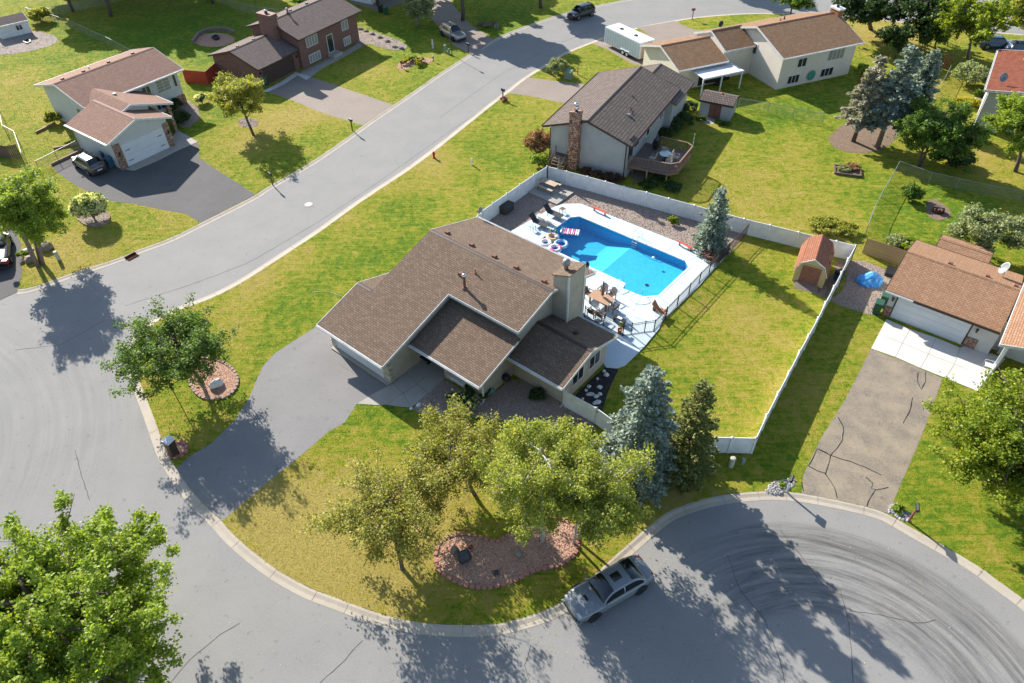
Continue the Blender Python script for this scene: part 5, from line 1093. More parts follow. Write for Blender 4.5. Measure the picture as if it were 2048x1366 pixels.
def T(label,bpx,cpx,zc,H,rx,rz,lm,n,leaf,seed,**k):
    b=Vector(g2(*bpx)); c=crown_at(*cpx,zc); d=c-b
    return tree(k.pop('name','tree'),label,'tree',tuple(b),H,rx,zc,rz,lm,n,leaf,seed=seed,cx=(d.x,d.y),**k)
T('leafy green tree with light grey forked stem beside the driveway bed',(405,765),(352,695),4.0,6.5,3.6,2.3,'lf_mid',30000,.105,111,tr=.15,nbr=46,gaps=.3)
T('multi stemmed bright green tree among boulders at the left edge',(80,530),(48,420),5.0,8,3.0,3.0,'lf_lime',34000,.13,12,stems=4,tr=.24,nbr=44,bark='bark_grey',droop=.15)
T('small olive yellow tree in front of the brick house',(508,272),(470,188),3.9,6,2.9,1.9,'lf_olive',20000,.13,13,tr=.17,nbr=30)
T('leftmost crabapple tree on the front lawn with a bent low limb',(805,1140),(778,1020),3.0,5,3.2,2.1,'lf_apple',19000,.095,14,tr=.13,nbr=34,gaps=.3)
T('crabapple tree directly in front of the tan house gravel bed',(950,990),(905,912),3.2,5.2,3.2,2.0,'lf_apple',19000,.095,15,tr=.14,nbr=34,gaps=.3)
T('tall birch with white branches above the kidney shaped bed',(1085,1085),(1080,945),5.3,8.6,3.4,3.7,'lf_birch',38000,.095,16,tr=.15,bark='bark_birch',nbr=42,stems=1,droop=.1)
T('spreading birch between the tall birch and the parked sedan',(1150,1085),(1190,985),4.4,6.5,2.9,2.4,'lf_birch',24000,.095,17,tr=.14,bark='bark_birch',nbr=36,stems=2,droop=.2)
T('huge bright green maple filling the bottom left corner',(75,1500),(100,1235),5.6,9,5.6,3.6,'lf_lime',140000,.115,18,tr=.3,nbr=80,clump=.26)
T('large yellow green maple at the right edge below the driveway',(2085,1120),(2015,875),4.6,8,4.3,3.0,'lf_yg',80000,.115,19,tr=.22,nbr=60,clump=.3)
T('dark green street tree left of the yellow green tree at the top',(1742,60),(1728,14),4.0,7,3.8,2.4,'lf_dk',12000,.24,20,tr=.3,nbr=34)
T('dark green street tree right behind the cream house chimney',(1842,85),(1830,22),4.2,8,4.4,2.6,'lf_dk',14000,.24,21,tr=.28,nbr=36)
T('small green tree at the top edge above the cream house roof',(1580,35),(1585,-2),3.0,5,2.8,1.4,'lf_mid',6000,.24,22,tr=.15,nbr=20)
T('yellow green honey locust with flat crown in the upper right',(1935,118),(1945,40),5.0,8,4.6,2.2,'lf_yg',20000,.22,23,tr=.2,bark='bark_grey',nbr=44)
T('slim green tree between the street trees and the honey locust',(1870,100),(1872,62),3.2,5,1.7,2.2,'lf_mid',6000,.2,24,tr=.12,nbr=22)
T('dense green tree over the back fence corner',(1838,335),(1868,262),3.6,6,3.9,2.6,'lf_mid',40000,.145,25,tr=.18,nbr=44,stems=2)
T('green tree in front of the grey sided house at the right edge',(2030,345),(2050,245),4.4,7.5,3.3,3.2,'lf_lime',38000,.145,26,tr=.2,nbr=40)
T('pale leaved fruit tree behind the orange brown roof',(1955,510),(1952,460),2.4,4,2.2,1.6,'lf_pale',13000,.14,27,tr=.12,nbr=30)
T('pale leaved fruit tree at the right edge behind the satellite dish',(2050,520),(2050,475),2.6,4,2.0,1.8,'lf_pale',10000,.15,28,tr=.12,nbr=28)
T('weeping grey green tree in shade beside the silver car',(832,55),(838,12),2.8,4.5,2.3,1.9,'lf_pale',8000,.19,29,tr=.18,bark='bark_grey',nbr=26,droop=.3)
T('tree mass at the top right corner beyond the honey locust',(2060,90),(2060,20),4.6,8,3.6,2.6,'lf_olive',12000,.24,30,tr=.2,nbr=34)
T('green tree behind the right end of the cream house',(1790,120),(1795,75),2.6,4.5,2.0,1.6,'lf_dk',5000,.22,35,tr=.14,nbr=20)
# trees standing beyond the frame whose shade falls on the upper left yards
for i,(sx,sy,zc,r) in enumerate([(330,20,9,6),(250,55,8,4.5),(190,20,9,5),(280,95,8,3.5),(500,65,8,4),(405,55,9,5.5),(480,10,9,5.5),(300,-30,10,6),(380,-40,10,6),(190,75,7,3),(795,35,8,4.5),(860,70,8,4.5),(950,30,8,4.5),(1030,0,8,4.5),(1330,-60,8,5),(1540,-5,7,4),(1050,105,8,4.2),(1180,60,6,2.5),(730,-10,8,4)]):
    s_=g2(sx,sy); p=(s_[0]-SH[0]*zc*1.0,s_[1]-SH[1]*zc)
    q=fw.dot(Vector((p[0],p[1],zc-CH))); yy=683-FPX*up.dot(Vector((p[0],p[1],zc+r*.6-CH)))/q
    tree('tree','tall leafy shade tree standing just beyond the top edge','tree',p,zc*1.5,r,zc,r*.8,'lf_mid',16000,.85,tr=.3,nbr=46,seed=60+i,group='tall shade trees beyond the top edge',gaps=.25)
spruce('large blue spruce in front of the white fence, tallest of the front yard',g2(1268,950),9.6,2.75,'lf_blue',56000,31,leaf=.17,low=.4,pw_=.62,thin=.1)
spruce('narrow green spruce just right of the large blue spruce',g2(1365,948),8.4,1.95,'lf_pine',24000,32,leaf=.15,low=.4,pw_=.62,thin=.2)
spruce('small blue spruce in the gravel beside the pool',g2(1418,500),6.2,1.7,'lf_blue',14000,33,leaf=.16,low=.2,pw_=.7,thin=.1)
spruce('half dead brown blue spruce, left one of the back yard pair',g2(1706,284),9.0,2.9,'lf_blue2',22000,34,leaf=.24,low=2.6,thin=.25,pw_=.6,barelow=.3)
spruce('bare trunked blue spruce, right one of the back yard pair',g2(1754,296),10.6,2.9,'lf_blue',24000,35,leaf=.24,low=3.0,thin=.3,pw_=.5,barelow=.3,bark='bark_grey')
spruce('blue spruce behind the back yard pair',g2(1820,235),7.5,2.3,'lf_blue',16000,36,leaf=.24,low=1.0,pw_=.6)
# shrubs
def S(name,label,px,r,h,lm,n,leaf,seed,**k): return shrub(name,label,g2(*px),r,h,lm,n,leaf,seed,**k)
S('hydrangea_tree','round hydrangea covered in cream flowers in its ringed bed',(190,440),1.5,2.3,'lf_mid',6000,.13,41,flowers=('fl_cream',560,.15),stem=.35,cat='shrub')
S('shrub','round grey green bush beside the utility boxes',(1115,150),1.35,2.0,'lf_pale',7000,.12,42)
S('hydrangea','lime flowered hydrangea by the wing corner',(925,815),1.0,.9,'lf_dk',4000,.1,43,flowers=('fl_lime',60,.13))
S('shrub','dark green bush against the wing wall behind the hydrangea',(955,790),.9,1.0,'lf_dk',4500,.1,44)
S('shrub','dark shrub in the gravel below the room windows',(1075,795),.6,.6,'lf_dk',1500,.1,144)
S('shrub','small round yellow green bush on the pool gravel',(1344,447),.55,.75,'lf_yg',2200,.1,45)
S('shrub','rust and green bush at the left corner of the grey house',(1078,305),1.5,2.3,'lf_rust',6500,.15,46)
S('shrub','bright green bush outside the pool fence corner',(1078,335),.95,1.5,'lf_lime',4000,.13,47)
for i,(x,y,lb) in enumerate([(1170,352,'leftmost purple brown shrub under the grey gable wall'),(1190,357,'middle purple brown shrub under the grey gable wall'),(1212,362,'third purple brown shrub under the grey gable wall'),(1232,366,'rightmost purple brown shrub under the grey gable wall')]): S('barberry',lb,(x,y),.75,.8,'lf_pur',2200,.11,48+i,group='purple shrubs under the grey gable')
for i,(x,y,r,h,lb) in enumerate([(1345,262,1.3,1.5,'large juniper clump nearest the wooden deck'),(1362,250,1.3,1.4,'bright topped juniper clump right of the deck railing'),(1358,228,1.1,1.4,'juniper clump between the deck and the grey shed'),(1378,222,.8,1.0,'dark juniper clump by the low eave'),(1330,275,.8,1.0,'low juniper clump tucked behind the deck railing')]): S('juniper',lb,(x,y),r,h,'lf_dk',4200,.12,53+i,group='juniper clumps behind the grey house')
S('hosta','leafy hosta left of the shed door',(1402,240),.55,.45,'lf_mid',700,.2,58); S('hosta','leafy hosta bed right of the shed door',(1443,250),.9,.45,'lf_mid',1300,.2,59,ry=.5,rot=R(-27))
for i,(x,y) in enumerate([(1298,372),(1345,378),(1322,360)]): S('fern',('low dark fern left of the deck post','low dark fern right of the deck post','low dark fern under the deck middle')[i],(x,y),.9,.4,'lf_dk',1300,.16,60+i,group='ferns under the deck')
S('shrub','wide sprawling yellow green juniper behind the barn shed',(1665,462),2.1,.9,'lf_olive',6500,.14,63,ry=1.2,rot=R(-20)); S('shrub','large round grey green bush beside the right edge house',(1932,172),1.9,2.7,'lf_pale',8500,.16,64)
S('shrub','low yellow shrub bed in front of the round bush',(1930,212),1.7,.8,'lf_yel',3500,.15,65,ry=1.0); S('potted_plant','big leaved plant in the concrete planter',(1953,203),.6,1.3,'lf_mid',700,.3,66,cat='plant')
S('shrub','tangled shrub growing through the chain link corner',(1820,400),1.0,1.5,'lf_mid',3000,.15,67); S('shrub','scrubby growth below the green tree at the fence',(1900,330),2.2,1.5,'lf_dk',6000,.17,68,ry=1.2)
S('squash_plant','leafy blue green vegetable plants behind the wooden fence',(1792,490),1.0,.6,'lf_pale',1100,.24,69); S('squash_plant','yellow green vegetable plants beside the garage roof',(1815,495),.8,.7,'lf_yg',900,.2,70)
S('shrub','dark round evergreen shrub by the brick pier of the upper left house',(368,245),1.1,1.4,'lf_dk',4500,.13,71); S('shrub','second dark evergreen shrub closer to the entry bay',(350,220),.9,1.3,'lf_dk',3200,.13,72)
S('hydrangea','small cream flowered hydrangea beside the olive tree',(405,208),.75,1.2,'lf_mid',1800,.13,73,flowers=('fl_cream',80,.13)); S('shrub','mixed shrub at the back left corner of the upper left house',(110,248),.9,1.4,'lf_olive',2600,.14,74)
for i,(x,y,m_) in enumerate([(812,128,'lf_yel'),(826,123,'lf_lime'),(836,131,'lf_yel'),(840,126,'lf_olive')]): S('shrub',('yellow shrub at the left of the red gravel bed','lime shrub in the middle of the red gravel bed','small yellow shrub at the right of the red gravel bed','small olive shrub beside the white rock on the red bed')[i],(x,y),.65,.7,m_,1500,.14,75+i,group='shrubs in the red gravel bed')
S('petunia','pink flowers around the mailbox post on the lawn edge',(1008,203),.5,.45,'lf_pur',700,.1,79,flowers=('fl_pink',30,.08),cat='flowers')
S('shrub','small green plant in the stones beside the left driveway mailbox',(1563,972),.25,.25,'lf_lime',200,.1,80); S('shrub','bright hosta in the stones beside the right driveway mailbox',(1797,1022),.4,.35,'lf_lime',420,.14,81)
S('shrub','red brown plants filling the timber edged bed',(1703,340),.9,.5,'lf_rust',1600,.13,82,ry=.7); S('shrub','grey green plants in the timber edged bed',(1686,343),.8,.45,'lf_pale',1300,.13,83,ry=.6)
S('shrub','green bush behind the cream house right corner',(1722,150),.9,1.3,'lf_lime',2200,.15,84); S('shrub','green shrubs by the top edge chain link fence',(620,10),2.5,1.0,'lf_mid',3500,.2,85,ry=.8)
S('shrub','dead brown shrubs in shade behind the sign',(975,55),1.6,.7,'lf_brown',2000,.16,86,ry=.8); S('shrub','bushy green growth left of the white shed fence',(85,45),1.6,2.0,'lf_olive',3500,.2,87)
S('shrub','small plant between the boulders at the left edge',(47,515),.45,.5,'lf_lime',500,.12,88); S('potted_plant','trailing plant in the terracotta pot at the roof corner',(1240,664),.22,.35,'lf_olive',260,.08,89,cat='plant',z0=.6)
def vaz(v): return math.atan2(v.y,v.x)
# ------------------------------------------------------------------ vehicles
def quadpanel(c,inset,off,mat,name,parent,th=.01):
    P_=[Vector(p) for p in c]; m=sum(P_,Vector())/4; n=(P_[1]-P_[0]).cross(P_[3]-P_[0]).normalized()
    Q=[m+(p-m)*(1-inset) for p in P_]; a=[q+n*off for q in Q]; b=[q-n*th for q in Q]
    return MB().add([tuple(v) for v in a+b],[(0,1,2,3),(7,6,5,4),(0,4,5,1),(1,5,6,2),(2,6,7,3),(3,7,4,0)]).build(name,M[mat],parent)
def car(name,label,loc,az,Lc,W,H,paint_,belt=.95,hood=.9,xa=.9,xb=.25,xc=-1.2,xd=-1.9,wb=2.8,wr=.34,trunk=None,sun=False,suv=False,cat='car',rimm='rim',roofm=None):
    root=empty(name,(loc[0],loc[1],loc[2] if len(loc)>2 else 0),az,label,cat); trunk=trunk or belt; h=Lc/2; w=W/2
    st=[(-h,.52,.45,trunk*.82),(-h+.08,.78,.36,trunk*.93),(-h+.35,.93,.28,trunk),(-h+.8,1,.22,trunk+.01),(xd+.1,1,.2,belt+.01),(xc*.5,1,.2,belt),(0,.995,.2,belt-.01),(xa-.1,.995,.2,belt-.01),(xa+.25,1,.2,hood+.03),(h-.8,.99,.22,hood),(h-.35,.93,.25,hood-.06),(h-.1,.76,.3,hood-.15),(h,.48,.36,hood-.28)]
    vs=[];n=11
    for x,ws,zb,zt_ in st:
        y=w*ws; half=[(0,zb),(y*.85,zb),(y*.98,zb+.12),(y,zb+(zt_-zb)*.5),(y*.955,zb+(zt_-zb)*.82),(y*.86,zt_-.02)]
        ring_=[(x,a,b) for a,b in half]+[(x,0,zt_+.03)]+[(x,-a,b) for a,b in half[:0:-1]]; vs+=ring_
    n=len(vs)//len(st); fs=[tuple(range(n))[::-1]]+[tuple(range((len(st)-1)*n,len(st)*n))]
    for i in range(len(st)-1):
        for k in range(n): a=i*n+k;b=i*n+(k+1)%n; fs.append((a,b,b+n,a+n))
    bd=MB().add(vs,fs).build('body',M[paint_],root,smooth=True); sb_=bd.modifiers.new('soft','SUBSURF'); sb_.levels=1; sb_.render_levels=1
    bw=w*.88; rw=w*.68; zb_=belt-.04
    def cs(x):
        if x>xb: s_=math.sin(max(0,(xa-x)/(xa-xb))*PI/2)**.85
        elif x<xc: s_=math.sin(max(0,(x-xd)/(xc-xd))*PI/2)**.85
        else: s_=1
        z=zb_+(H-.03-zb_)*s_+.03*math.cos((x-(xb+xc)/2)/(xa-xd)*PI)*s_; return z,bw+(rw-bw)*s_
    def sec(x,k=1,dz=0):
        z,y=cs(x); return [(x,y*k,z-.05*min(1,(z-zb_)*4)+dz),(x,y*.8*k,z-.012+dz),(x,y*.4*k,z+.008+dz),(x,0,z+.012+dz),(x,-y*.4*k,z+.008+dz),(x,-y*.8*k,z-.012+dz),(x,-y*k,z-.05*min(1,(z-zb_)*4)+dz)]
    def loft(xs,k,dz,name,mat,par,base=False):
        vs=[];fs=[]
        for x in xs: vs+=([(x,bw,zb_-.05)] if base else [])+sec(x,k,dz)+([(x,-bw,zb_-.05)] if base else [])
        m=len(vs)//len(xs)
        for a in range(len(xs)-1):
            for b in range(m-1): q_=a*m+b; fs.append((q_,q_+1,q_+1+m,q_+m))
        return MB().add(vs,fs).build(name,M[mat],par,smooth=True)
    X_=[xa-(xa-xb)*i/12 for i in range(13)]+[xb-(xb-xc)*i/4 for i in range(1,5)]+[xc-(xc-xd)*i/12 for i in range(1,13)]
    cab=loft(X_,1,0,'roof',roofm or paint_,root,True)
    loft([xa-(xa-xb)*(.02+.86*i/12) for i in range(13)],.93,.03,'windshield','carglass',root)
    loft([xc-(xc-xd)*(.06+.74*i/12) for i in range(13)],.90,.035,'rear_window','carglass',root)
    for s in(1,-1):
        xm=(xb+xc)/2-.02
        for (p0,p1) in ((xa-.16*(xa-xb)-.05,xm+.04),(xm-.04,xd+.22*(xc-xd)+.06)):
            vs=[];fs=[]; n_=7
            for i in range(n_):
                x=p0+(p1-p0)*i/(n_-1); z,y=cs(x); zt2=z-.05*min(1,(z-zb_)*4)
                for t_ in(.12,.5,.86): vs.append((x,s*(bw+(y-bw)*t_+.014),zb_-.02+(zt2-zb_+.02)*t_))
            for i in range(n_-1):
                for b in range(2): q_=i*3+b; fs.append((q_,q_+1,q_+4,q_+3))
            MB().add(vs,fs).build('side_window',M['carglass'],root)
        MB().box((xa-.1,s*(w*.97+.03),belt+.02),(.12,.2,.12)).build('mirror',M[paint_],root,bevel=.02)
        MB().box((h-.20,s*w*.60,hood-.17),(.16,w*.34,.09)).build('headlight',M['headl'],root,bevel=.02)
        MB().box((-h+.10,s*w*.52,trunk*.86),(.09,w*.42,.08)).build('taillight',M['tail'],root,bevel=.02)
    for x in(wb/2+.02,-wb/2+.02):
        for s in(1,-1):
            r=wr; o=empty('wheel',(x,s*(w-.1),r),0,parent=root)
            ty=MB(); prof=[(r*.62,-.12),(r*.95,-.12),(r,-.08),(r,.08),(r*.95,.12),(r*.62,.12)]
            ty.lathe(prof,22); t_=ty.build('tyre',M['rubber'],o,smooth=False); t_.rotation_euler=(PI/2,0,0)
            rm=MB().lathe([(r*.62,-.122),(r*.62,.122),(r*.5,.13),(r*.45,.11),(.05,.12)],22)
            for k in range(5): a=2*PI*k/5; rm.box((math.cos(a)*r*.32,math.sin(a)*r*.32,.118),(r*.55,.06,.03),0,None)
            rm2=rm.build('rim',M[rimm],o); rm2.rotation_euler=(-PI/2 if s==1 else PI/2,0,0)
            ar=MB().lathe([(r*1.16,-.1),(r*1.16,.1)],22).build('wheel_arch',M['rubber'],root,loc=(x,s*(w-.095),r+.03)); ar.rotation_euler=(PI/2,0,0)
    MB().box((h-.02,0,.42),(.08,W*.62,.2)).build('grille',M['black'],root,bevel=.02); MB().box((h-.16,0,.3),(.34,W*.86,.1)).build('front_bumper',M['black' if suv else paint_],root,bevel=.04)
    MB().box((-h+.02,0,.62),(.04,.5,.12)).build('number_plate',M['white'],root); MB().box((-h+.15,0,.36),(.34,W*.86,.12)).build('rear_bumper',M['black' if suv else paint_],root,bevel=.04)
    if sun: loft([xb-.18-.11*i for i in range(6)],.58,.012,'sunroof','carglass',root)
    return root
# sedan by the kerb
a1=Vector(g2(1188,1240)); a2=Vector(g2(1281,1185)); dcar=(a1-a2).normalized(); nrm=Vector((dcar.y,-dcar.x)); nrm=nrm if nrm.y>0 else -nrm
cc=(a1+a2)/2+nrm*.88
sed=car('parked_sedan','grey muscle sedan with sunroof parked at the kerb of the cul-de-sac',tuple(cc),math.atan2(dcar.y,dcar.x),5.05,1.92,1.46,'p_grey',belt=.98,hood=.95,xa=.95,xb=.10,xc=-.95,xd=-1.95,wb=3.05,wr=.36,trunk=1.0,sun=True,rimm='black')
MB().box((1.55,0,.985),(.14,.36,.03)).build('hood_scoop',M['black'],sed);
car('parked_suv','black compact suv parked on the far side of the curved street',tuple(Vector(g2(1162,34))),vaz((Vector(g2(1132,38))-Vector(g2(1182,22)))),4.5,1.85,1.68,'p_black',belt=1.05,hood=1.02,xa=1.05,xb=.35,xc=-1.5,xd=-2.05,wb=2.62,trunk=1.15,suv=True)
car('parked_suv','silver beige suv parked in the shaded driveway',tuple(Vector(g2(906,76)))+(ZL,),vaz((Vector(g2(935,88))-Vector(g2(885,62)))),4.5,1.85,1.66,'p_silver',belt=1.05,hood=1.0,xa=1.0,xb=.3,xc=-1.5,xd=-2.05,wb=2.62,trunk=1.15,suv=True,rimm='black')
car('parked_suv','charcoal hatchback parked beside the upper left garage',tuple(Vector(g2(183,338)))+(ZL,),vaz((Vector(g2(150,322))-Vector(g2(195,350)))),4.4,1.85,1.58,'p_gun',belt=1.02,hood=.98,xa=.95,xb=.3,xc=-1.3,xd=-1.95,wb=2.6,trunk=1.12,suv=True)
car('parked_car','blue car half hidden beyond the flat red brown roof',tuple(Vector(g2(1990,97)))+(ZL,),R(-10),4.6,1.85,1.5,'p_blue')
car('parked_car','second blue car at the top right edge',tuple(Vector(g2(2044,108)))+(ZL,),R(-10),4.6,1.85,1.5,'p_blue')
car('parked_pickup','dark loaded vehicle with red and blue gear at the left edge',tuple(Vector(g2(2,512)))+(0.02,),vaz((Vector(g2(10,470))-Vector(g2(6,560)))),5.2,1.95,1.5,'p_black',belt=1.0,xa=1.6,xb=1.1,xc=.2,xd=0,wb=3.2,suv=True)
MB().box((0,0,0),(.4,.3,.35)).build('fuel_can',M['p_red'],None,loc=g2(12,524,1.1)+(1.15,)); tag(bpy.data.objects['fuel_can'],'red can on the tail of the dark vehicle at the left edge','fuel can')
# cargo trailer
tr=empty('cargo_trailer',(14.7,93.5,ZL),R(-57),'long white enclosed cargo trailer with twin axle parked behind the cream garage','trailer')
MB().bx(-3.5,3.5,-.1,2.3,.45,2.45).build('body',M['trailer'],tr,bevel=.06); MB().bx(-3.48,3.48,-.08,2.28,2.452,2.475).build('roof',M['white'],tr)
for x in(-1.6,1.2): MB().box((x,1.1,2.52),(.4,.4,.1)).build('roof_hatch',M['dark'],tr)
for i in range(14): MB().bx(-3.3+i*.5,-3.28+i*.5,-.118,-.10,.55,2.35).build('panel_seam',M['metal'],tr)
for x in(.35,1.15):
    for y in(-.02,2.2):
        o=empty('wheel',(x,y,.34),0,parent=tr); t_=MB().lathe([(.2,-.1),(.34,-.1),(.34,.1),(.2,.1)],18).build('tyre',M['rubber'],o); t_.rotation_euler=(PI/2,0,0); q=MB().lathe([(.2,-.105),(.2,.105),(.03,.11)],18).build('rim',M['white'],o); q.rotation_euler=(PI/2,0,0)
MB().bx(-.1,1.6,-.22,-.1,.72,.78).build('fender',M['white'],tr); MB().bx(-3.9,-3.5,1.0,1.2,.45,.55).bx(-4.5,-3.9,1.06,1.14,.47,.53).build('hitch',M['black'],tr)
MB().bx(3.5,3.53,0.2,2.0,.6,2.3).build('rear_door',M['cushion'],tr)
# small utility trailer under the awning
ut=empty('utility_trailer',g2(1402+25,168)+(ZL,),R(20),'black utility trailer under the white awning','trailer')
MB().bx(-1.6,1.6,-.7,.7,.5,.56).bx(-1.6,1.6,-.72,-.68,.56,.9).bx(-1.6,1.6,.68,.72,.56,.9).build('bed',M['black'],ut)
for y in(-.8,.8): 
    t_=MB().lathe([(.05,-.1),(.33,-.1),(.33,.1),(.05,.1)],16).build('wheel',M['rubber'],ut,loc=(0,y,.33)); t_.rotation_euler=(PI/2,0,0)
# ------------------------------------------------------------------ street furniture
def mailbox(px,label,az,h=1.1,m='black',post='wood_d',flag=True):
    o=empty('mailbox',g2(*px)+(ZL,),az,label,'mailbox'); MB().bx(-.05,.05,-.05,.05,0,h).bx(-.3,.25,-.035,.035,h-.12,h-.05).build('post',M[post],o)
    b=MB(); pr=[(-.09,h),(-.09,h+.14),(-.06,h+.2),(0,h+.23),(.06,h+.2),(.09,h+.14),(.09,h)]
    b.ext_u(pr,-.28,.24); b.build('box',M[m],o)
    return o
mailbox((705,262),'black mailbox on a post beside the tan asphalt driveway',R(-45),1.15); mailbox((546,371),'black mailbox beside the dark driveway apron',R(-50),1.15)
mailbox((1006,200),'black mailbox above the pink flowers at the lawn edge',R(140),1.1); mailbox((937,106),'grey mailbox beside the shaded driveway',R(-40),1.0,'dark')
mailbox((1384,40),'brown twin mailbox on the verge above the cream house',R(10),1.3,'redbrown','redbrown')
mailbox((1572,985),'dark mailbox on a white post in the grey stones left of the worn driveway',R(60),1.25,'dark','white'); mailbox((1816,1044),'dark mailbox on a red brown post in the stones right of the worn driveway',R(70),1.35,'dark','redbrown')
# brick mailbox pillar with house number
bm_=empty('mailbox_pillar',g2(352,912)+(ZL,),R(-28),'brown brick mailbox pillar with curved white top and house number','mailbox')
MB().bx(-.17,.17,-.25,.25,0,1.0).add([(-.17,-.25,1.0),(.17,-.25,1.0),(.17,.25,1.0),(-.17,.25,1.0),(-.32,-.27,1.35),(.32,-.27,1.35),(.32,.27,1.35),(-.32,.27,1.35)],[(0,1,5,4),(1,2,6,5),(2,3,7,6),(3,0,4,7),(4,5,6,7)]).build('pillar',M['brown'],bm_)
cp_=MB(); prof=[(-.33,1.36),(-.33,1.5),(-.22,1.56),(0,1.585),(.22,1.56),(.33,1.5),(.33,1.36)]; cp_.ext_v(prof,-.28,.28).build('box',M['brown'],bm_); cp_=MB(); cp_.ext_v([(-.34,1.5),(-.22,1.565),(0,1.59),(.22,1.565),(.34,1.5),(.35,1.54),(.23,1.61),(0,1.635),(-.23,1.61),(-.35,1.54)],-.29,.29).build('cap',M['white'],bm_)
def text(s,parent,loc,size,m,rx=PI/2,rz=0,name='lettering',ext=.004):
    cu=bpy.data.curves.new(name,'FONT'); cu.body=s; cu.size=size; cu.extrude=ext; cu.align_x='CENTER'; cu.align_y='CENTER'
    o=bpy.data.objects.new(name,cu); COL.objects.link(o); dg=bpy.context.evaluated_depsgraph_get(); me=bpy.data.meshes.new_from_object(o.evaluated_get(dg)); bpy.data.objects.remove(o)
    q=bpy.data.objects.new(name,me); COL.objects.link(q); me.materials.clear(); me.materials.append(M[m]); q.parent=parent; q.location=loc; q.rotation_euler=(rx,0,rz); return q
text('1221',bm_,(0,-.285,1.44),.2,'white')
def lamp(px,label,h,dark=False,twin=False):
    o=empty('lamp_post',g2(*px)+(ZL,),0,label,'lamp post'); MB().lathe([(.09,0),(.09,.1),(.05,.15),(.035,.5),(.03,h)],10).build('post',M['black'],o)
    if twin:
        for s in(-1,1): MB().tube([(0,0,h-.1),(s*.12,0,h),(s*.2,0,h+.05)],.02,6).lathe([(.05,0),(.11,.05),(.13,.25),(.03,.34)],10,(s*.2,0,h+.05)).build('lamp_head',M['black'],o)
        MB().lathe([(.05,0),(.11,.05),(.13,.25),(.03,.34)],10,(0,0,h+.15)).build('lamp_head',M['lampw'],o)
    else:
        MB().lathe([(.07,0),(.14,.28),(.13,.3)],10,(0,0,h)).build('lamp_glass',M['lampw'],o); MB().lathe([(.17,.3),(.1,.42),(.02,.5)],10,(0,0,h)).build('lamp_cap',M['black'],o)
    return o
lamp((904,111),'tall black lantern post with white glass beside the silver suv',3.4); lamp((343,776),'black twin headed lamp post half hidden behind the tree by the street',4.2,twin=True); lamp((778,96-2),'thin dark lamp post beside the white garage bins',3.0) if 0 else None
def pedestal(px,label,h,r,m='util'):
    o=MB().lathe([(r,0),(r,h-.04),(r*1.06,h-.04),(r*1.06,h-.01),(r*.8,h+.03),(.01,h+.04)],14).build('utility_pedestal',M[m],None,loc=g2(*px)+(ZL,)); return tag(o,label,'utility pedestal')
pedestal((891,106),'taller pale green utility pedestal beside the lamp post',.95,.17,'util_g'); pedestal((898,109),'shorter pale green utility pedestal against the lamp post',.65,.15,'util_g')
pedestal((1094,146),'pale green utility pedestal left of the round bush',.95,.17,'util_g'); pedestal((1461,934),'tall beige utility pedestal behind the green spruce',.85,.17,'util'); pedestal((1484,929),'small green utility pedestal right of the beige one',.5,.13,'util_g')
pedestal((119,521),'beige cylinder utility pedestal in front of the boulders',.85,.16,'util'); pedestal((944,331),'slim white utility post on the lawn near the hydrant',.7,.09,'white')
tb_=empty('transformer_box',g2(1137,157)+(ZL,),R(-30),'dark green utility transformer box beside the round bush','utility box'); MB().bx(-.45,.45,-.4,.4,0,.12).build('pad',M['conc'],tb_); MB().bx(-.4,.4,-.34,.34,.12,.8).build('cabinet',M['util_g'],tb_,bevel=.03); MB().add([(-.44,-.38,.8),(.44,-.38,.8),(.44,.38,.92),(-.44,.38,.92),(-.44,-.38,.86),(.44,-.38,.86),(.44,.38,.98),(-.44,.38,.98)],[(0,1,5,4),(1,2,6,5),(2,3,7,6),(3,0,4,7),(4,5,6,7),(3,2,1,0)]).build('lid',M['util_g'],tb_)
tag(MB().bx(-.06,.06,-.06,.06,0,1.0).build('marker_post',M['wood_l'],None,loc=g2(1155,150)+(ZL,)),'short wooden marker post right of the transformer box','post')
hy=empty('fire_hydrant',g2(868,317)+(ZL,),R(30),'red fire hydrant at the lawn edge beside the long street','fire hydrant')
MB().lathe([(.17,0),(.17,.05),(.11,.06),(.11,.5),(.14,.52),(.14,.56),(.11,.62),(.05,.7),(.03,.76)],14).build('barrel',M['hyd'],hy)
for a in(0,PI/2,PI): 
    q=MB().lathe([(.06,0),(.06,.18),(.045,.2)],10).build('nozzle_cap',M['hyd'],hy,loc=(0,0,.42)); q.rotation_euler=(PI/2,0,a)
mh=empty('manhole_cover',g2(617,409,.01)+(.008,),0,'pale round manhole cover in the middle of the long street','manhole'); MB().lathe([(.42,0),(.42,.012),(.01,.012)],26).build('collar',M['kerb'],mh); MB().lathe([(.3,.0125),(.3,.018),(.01,.018)],26).build('cover',M['metal'],mh)
sdn=empty('storm_drain',g2(264,514)+(0,),vaz((Vector(g2(275,507))-Vector(g2(252,519)))),'rusty iron storm drain inlet in the kerb','storm drain')
MB().bx(-.5,.5,-.35,.25,-.0,.035).bx(-.5,.5,.2,.3,0,.16).build('frame',M['drain'],sdn)
for i in range(12): MB().bx(-.46+i*.08,-.42+i*.08,-.32,.18,.036,.05).build('grate_bar',M['drain'],sdn)
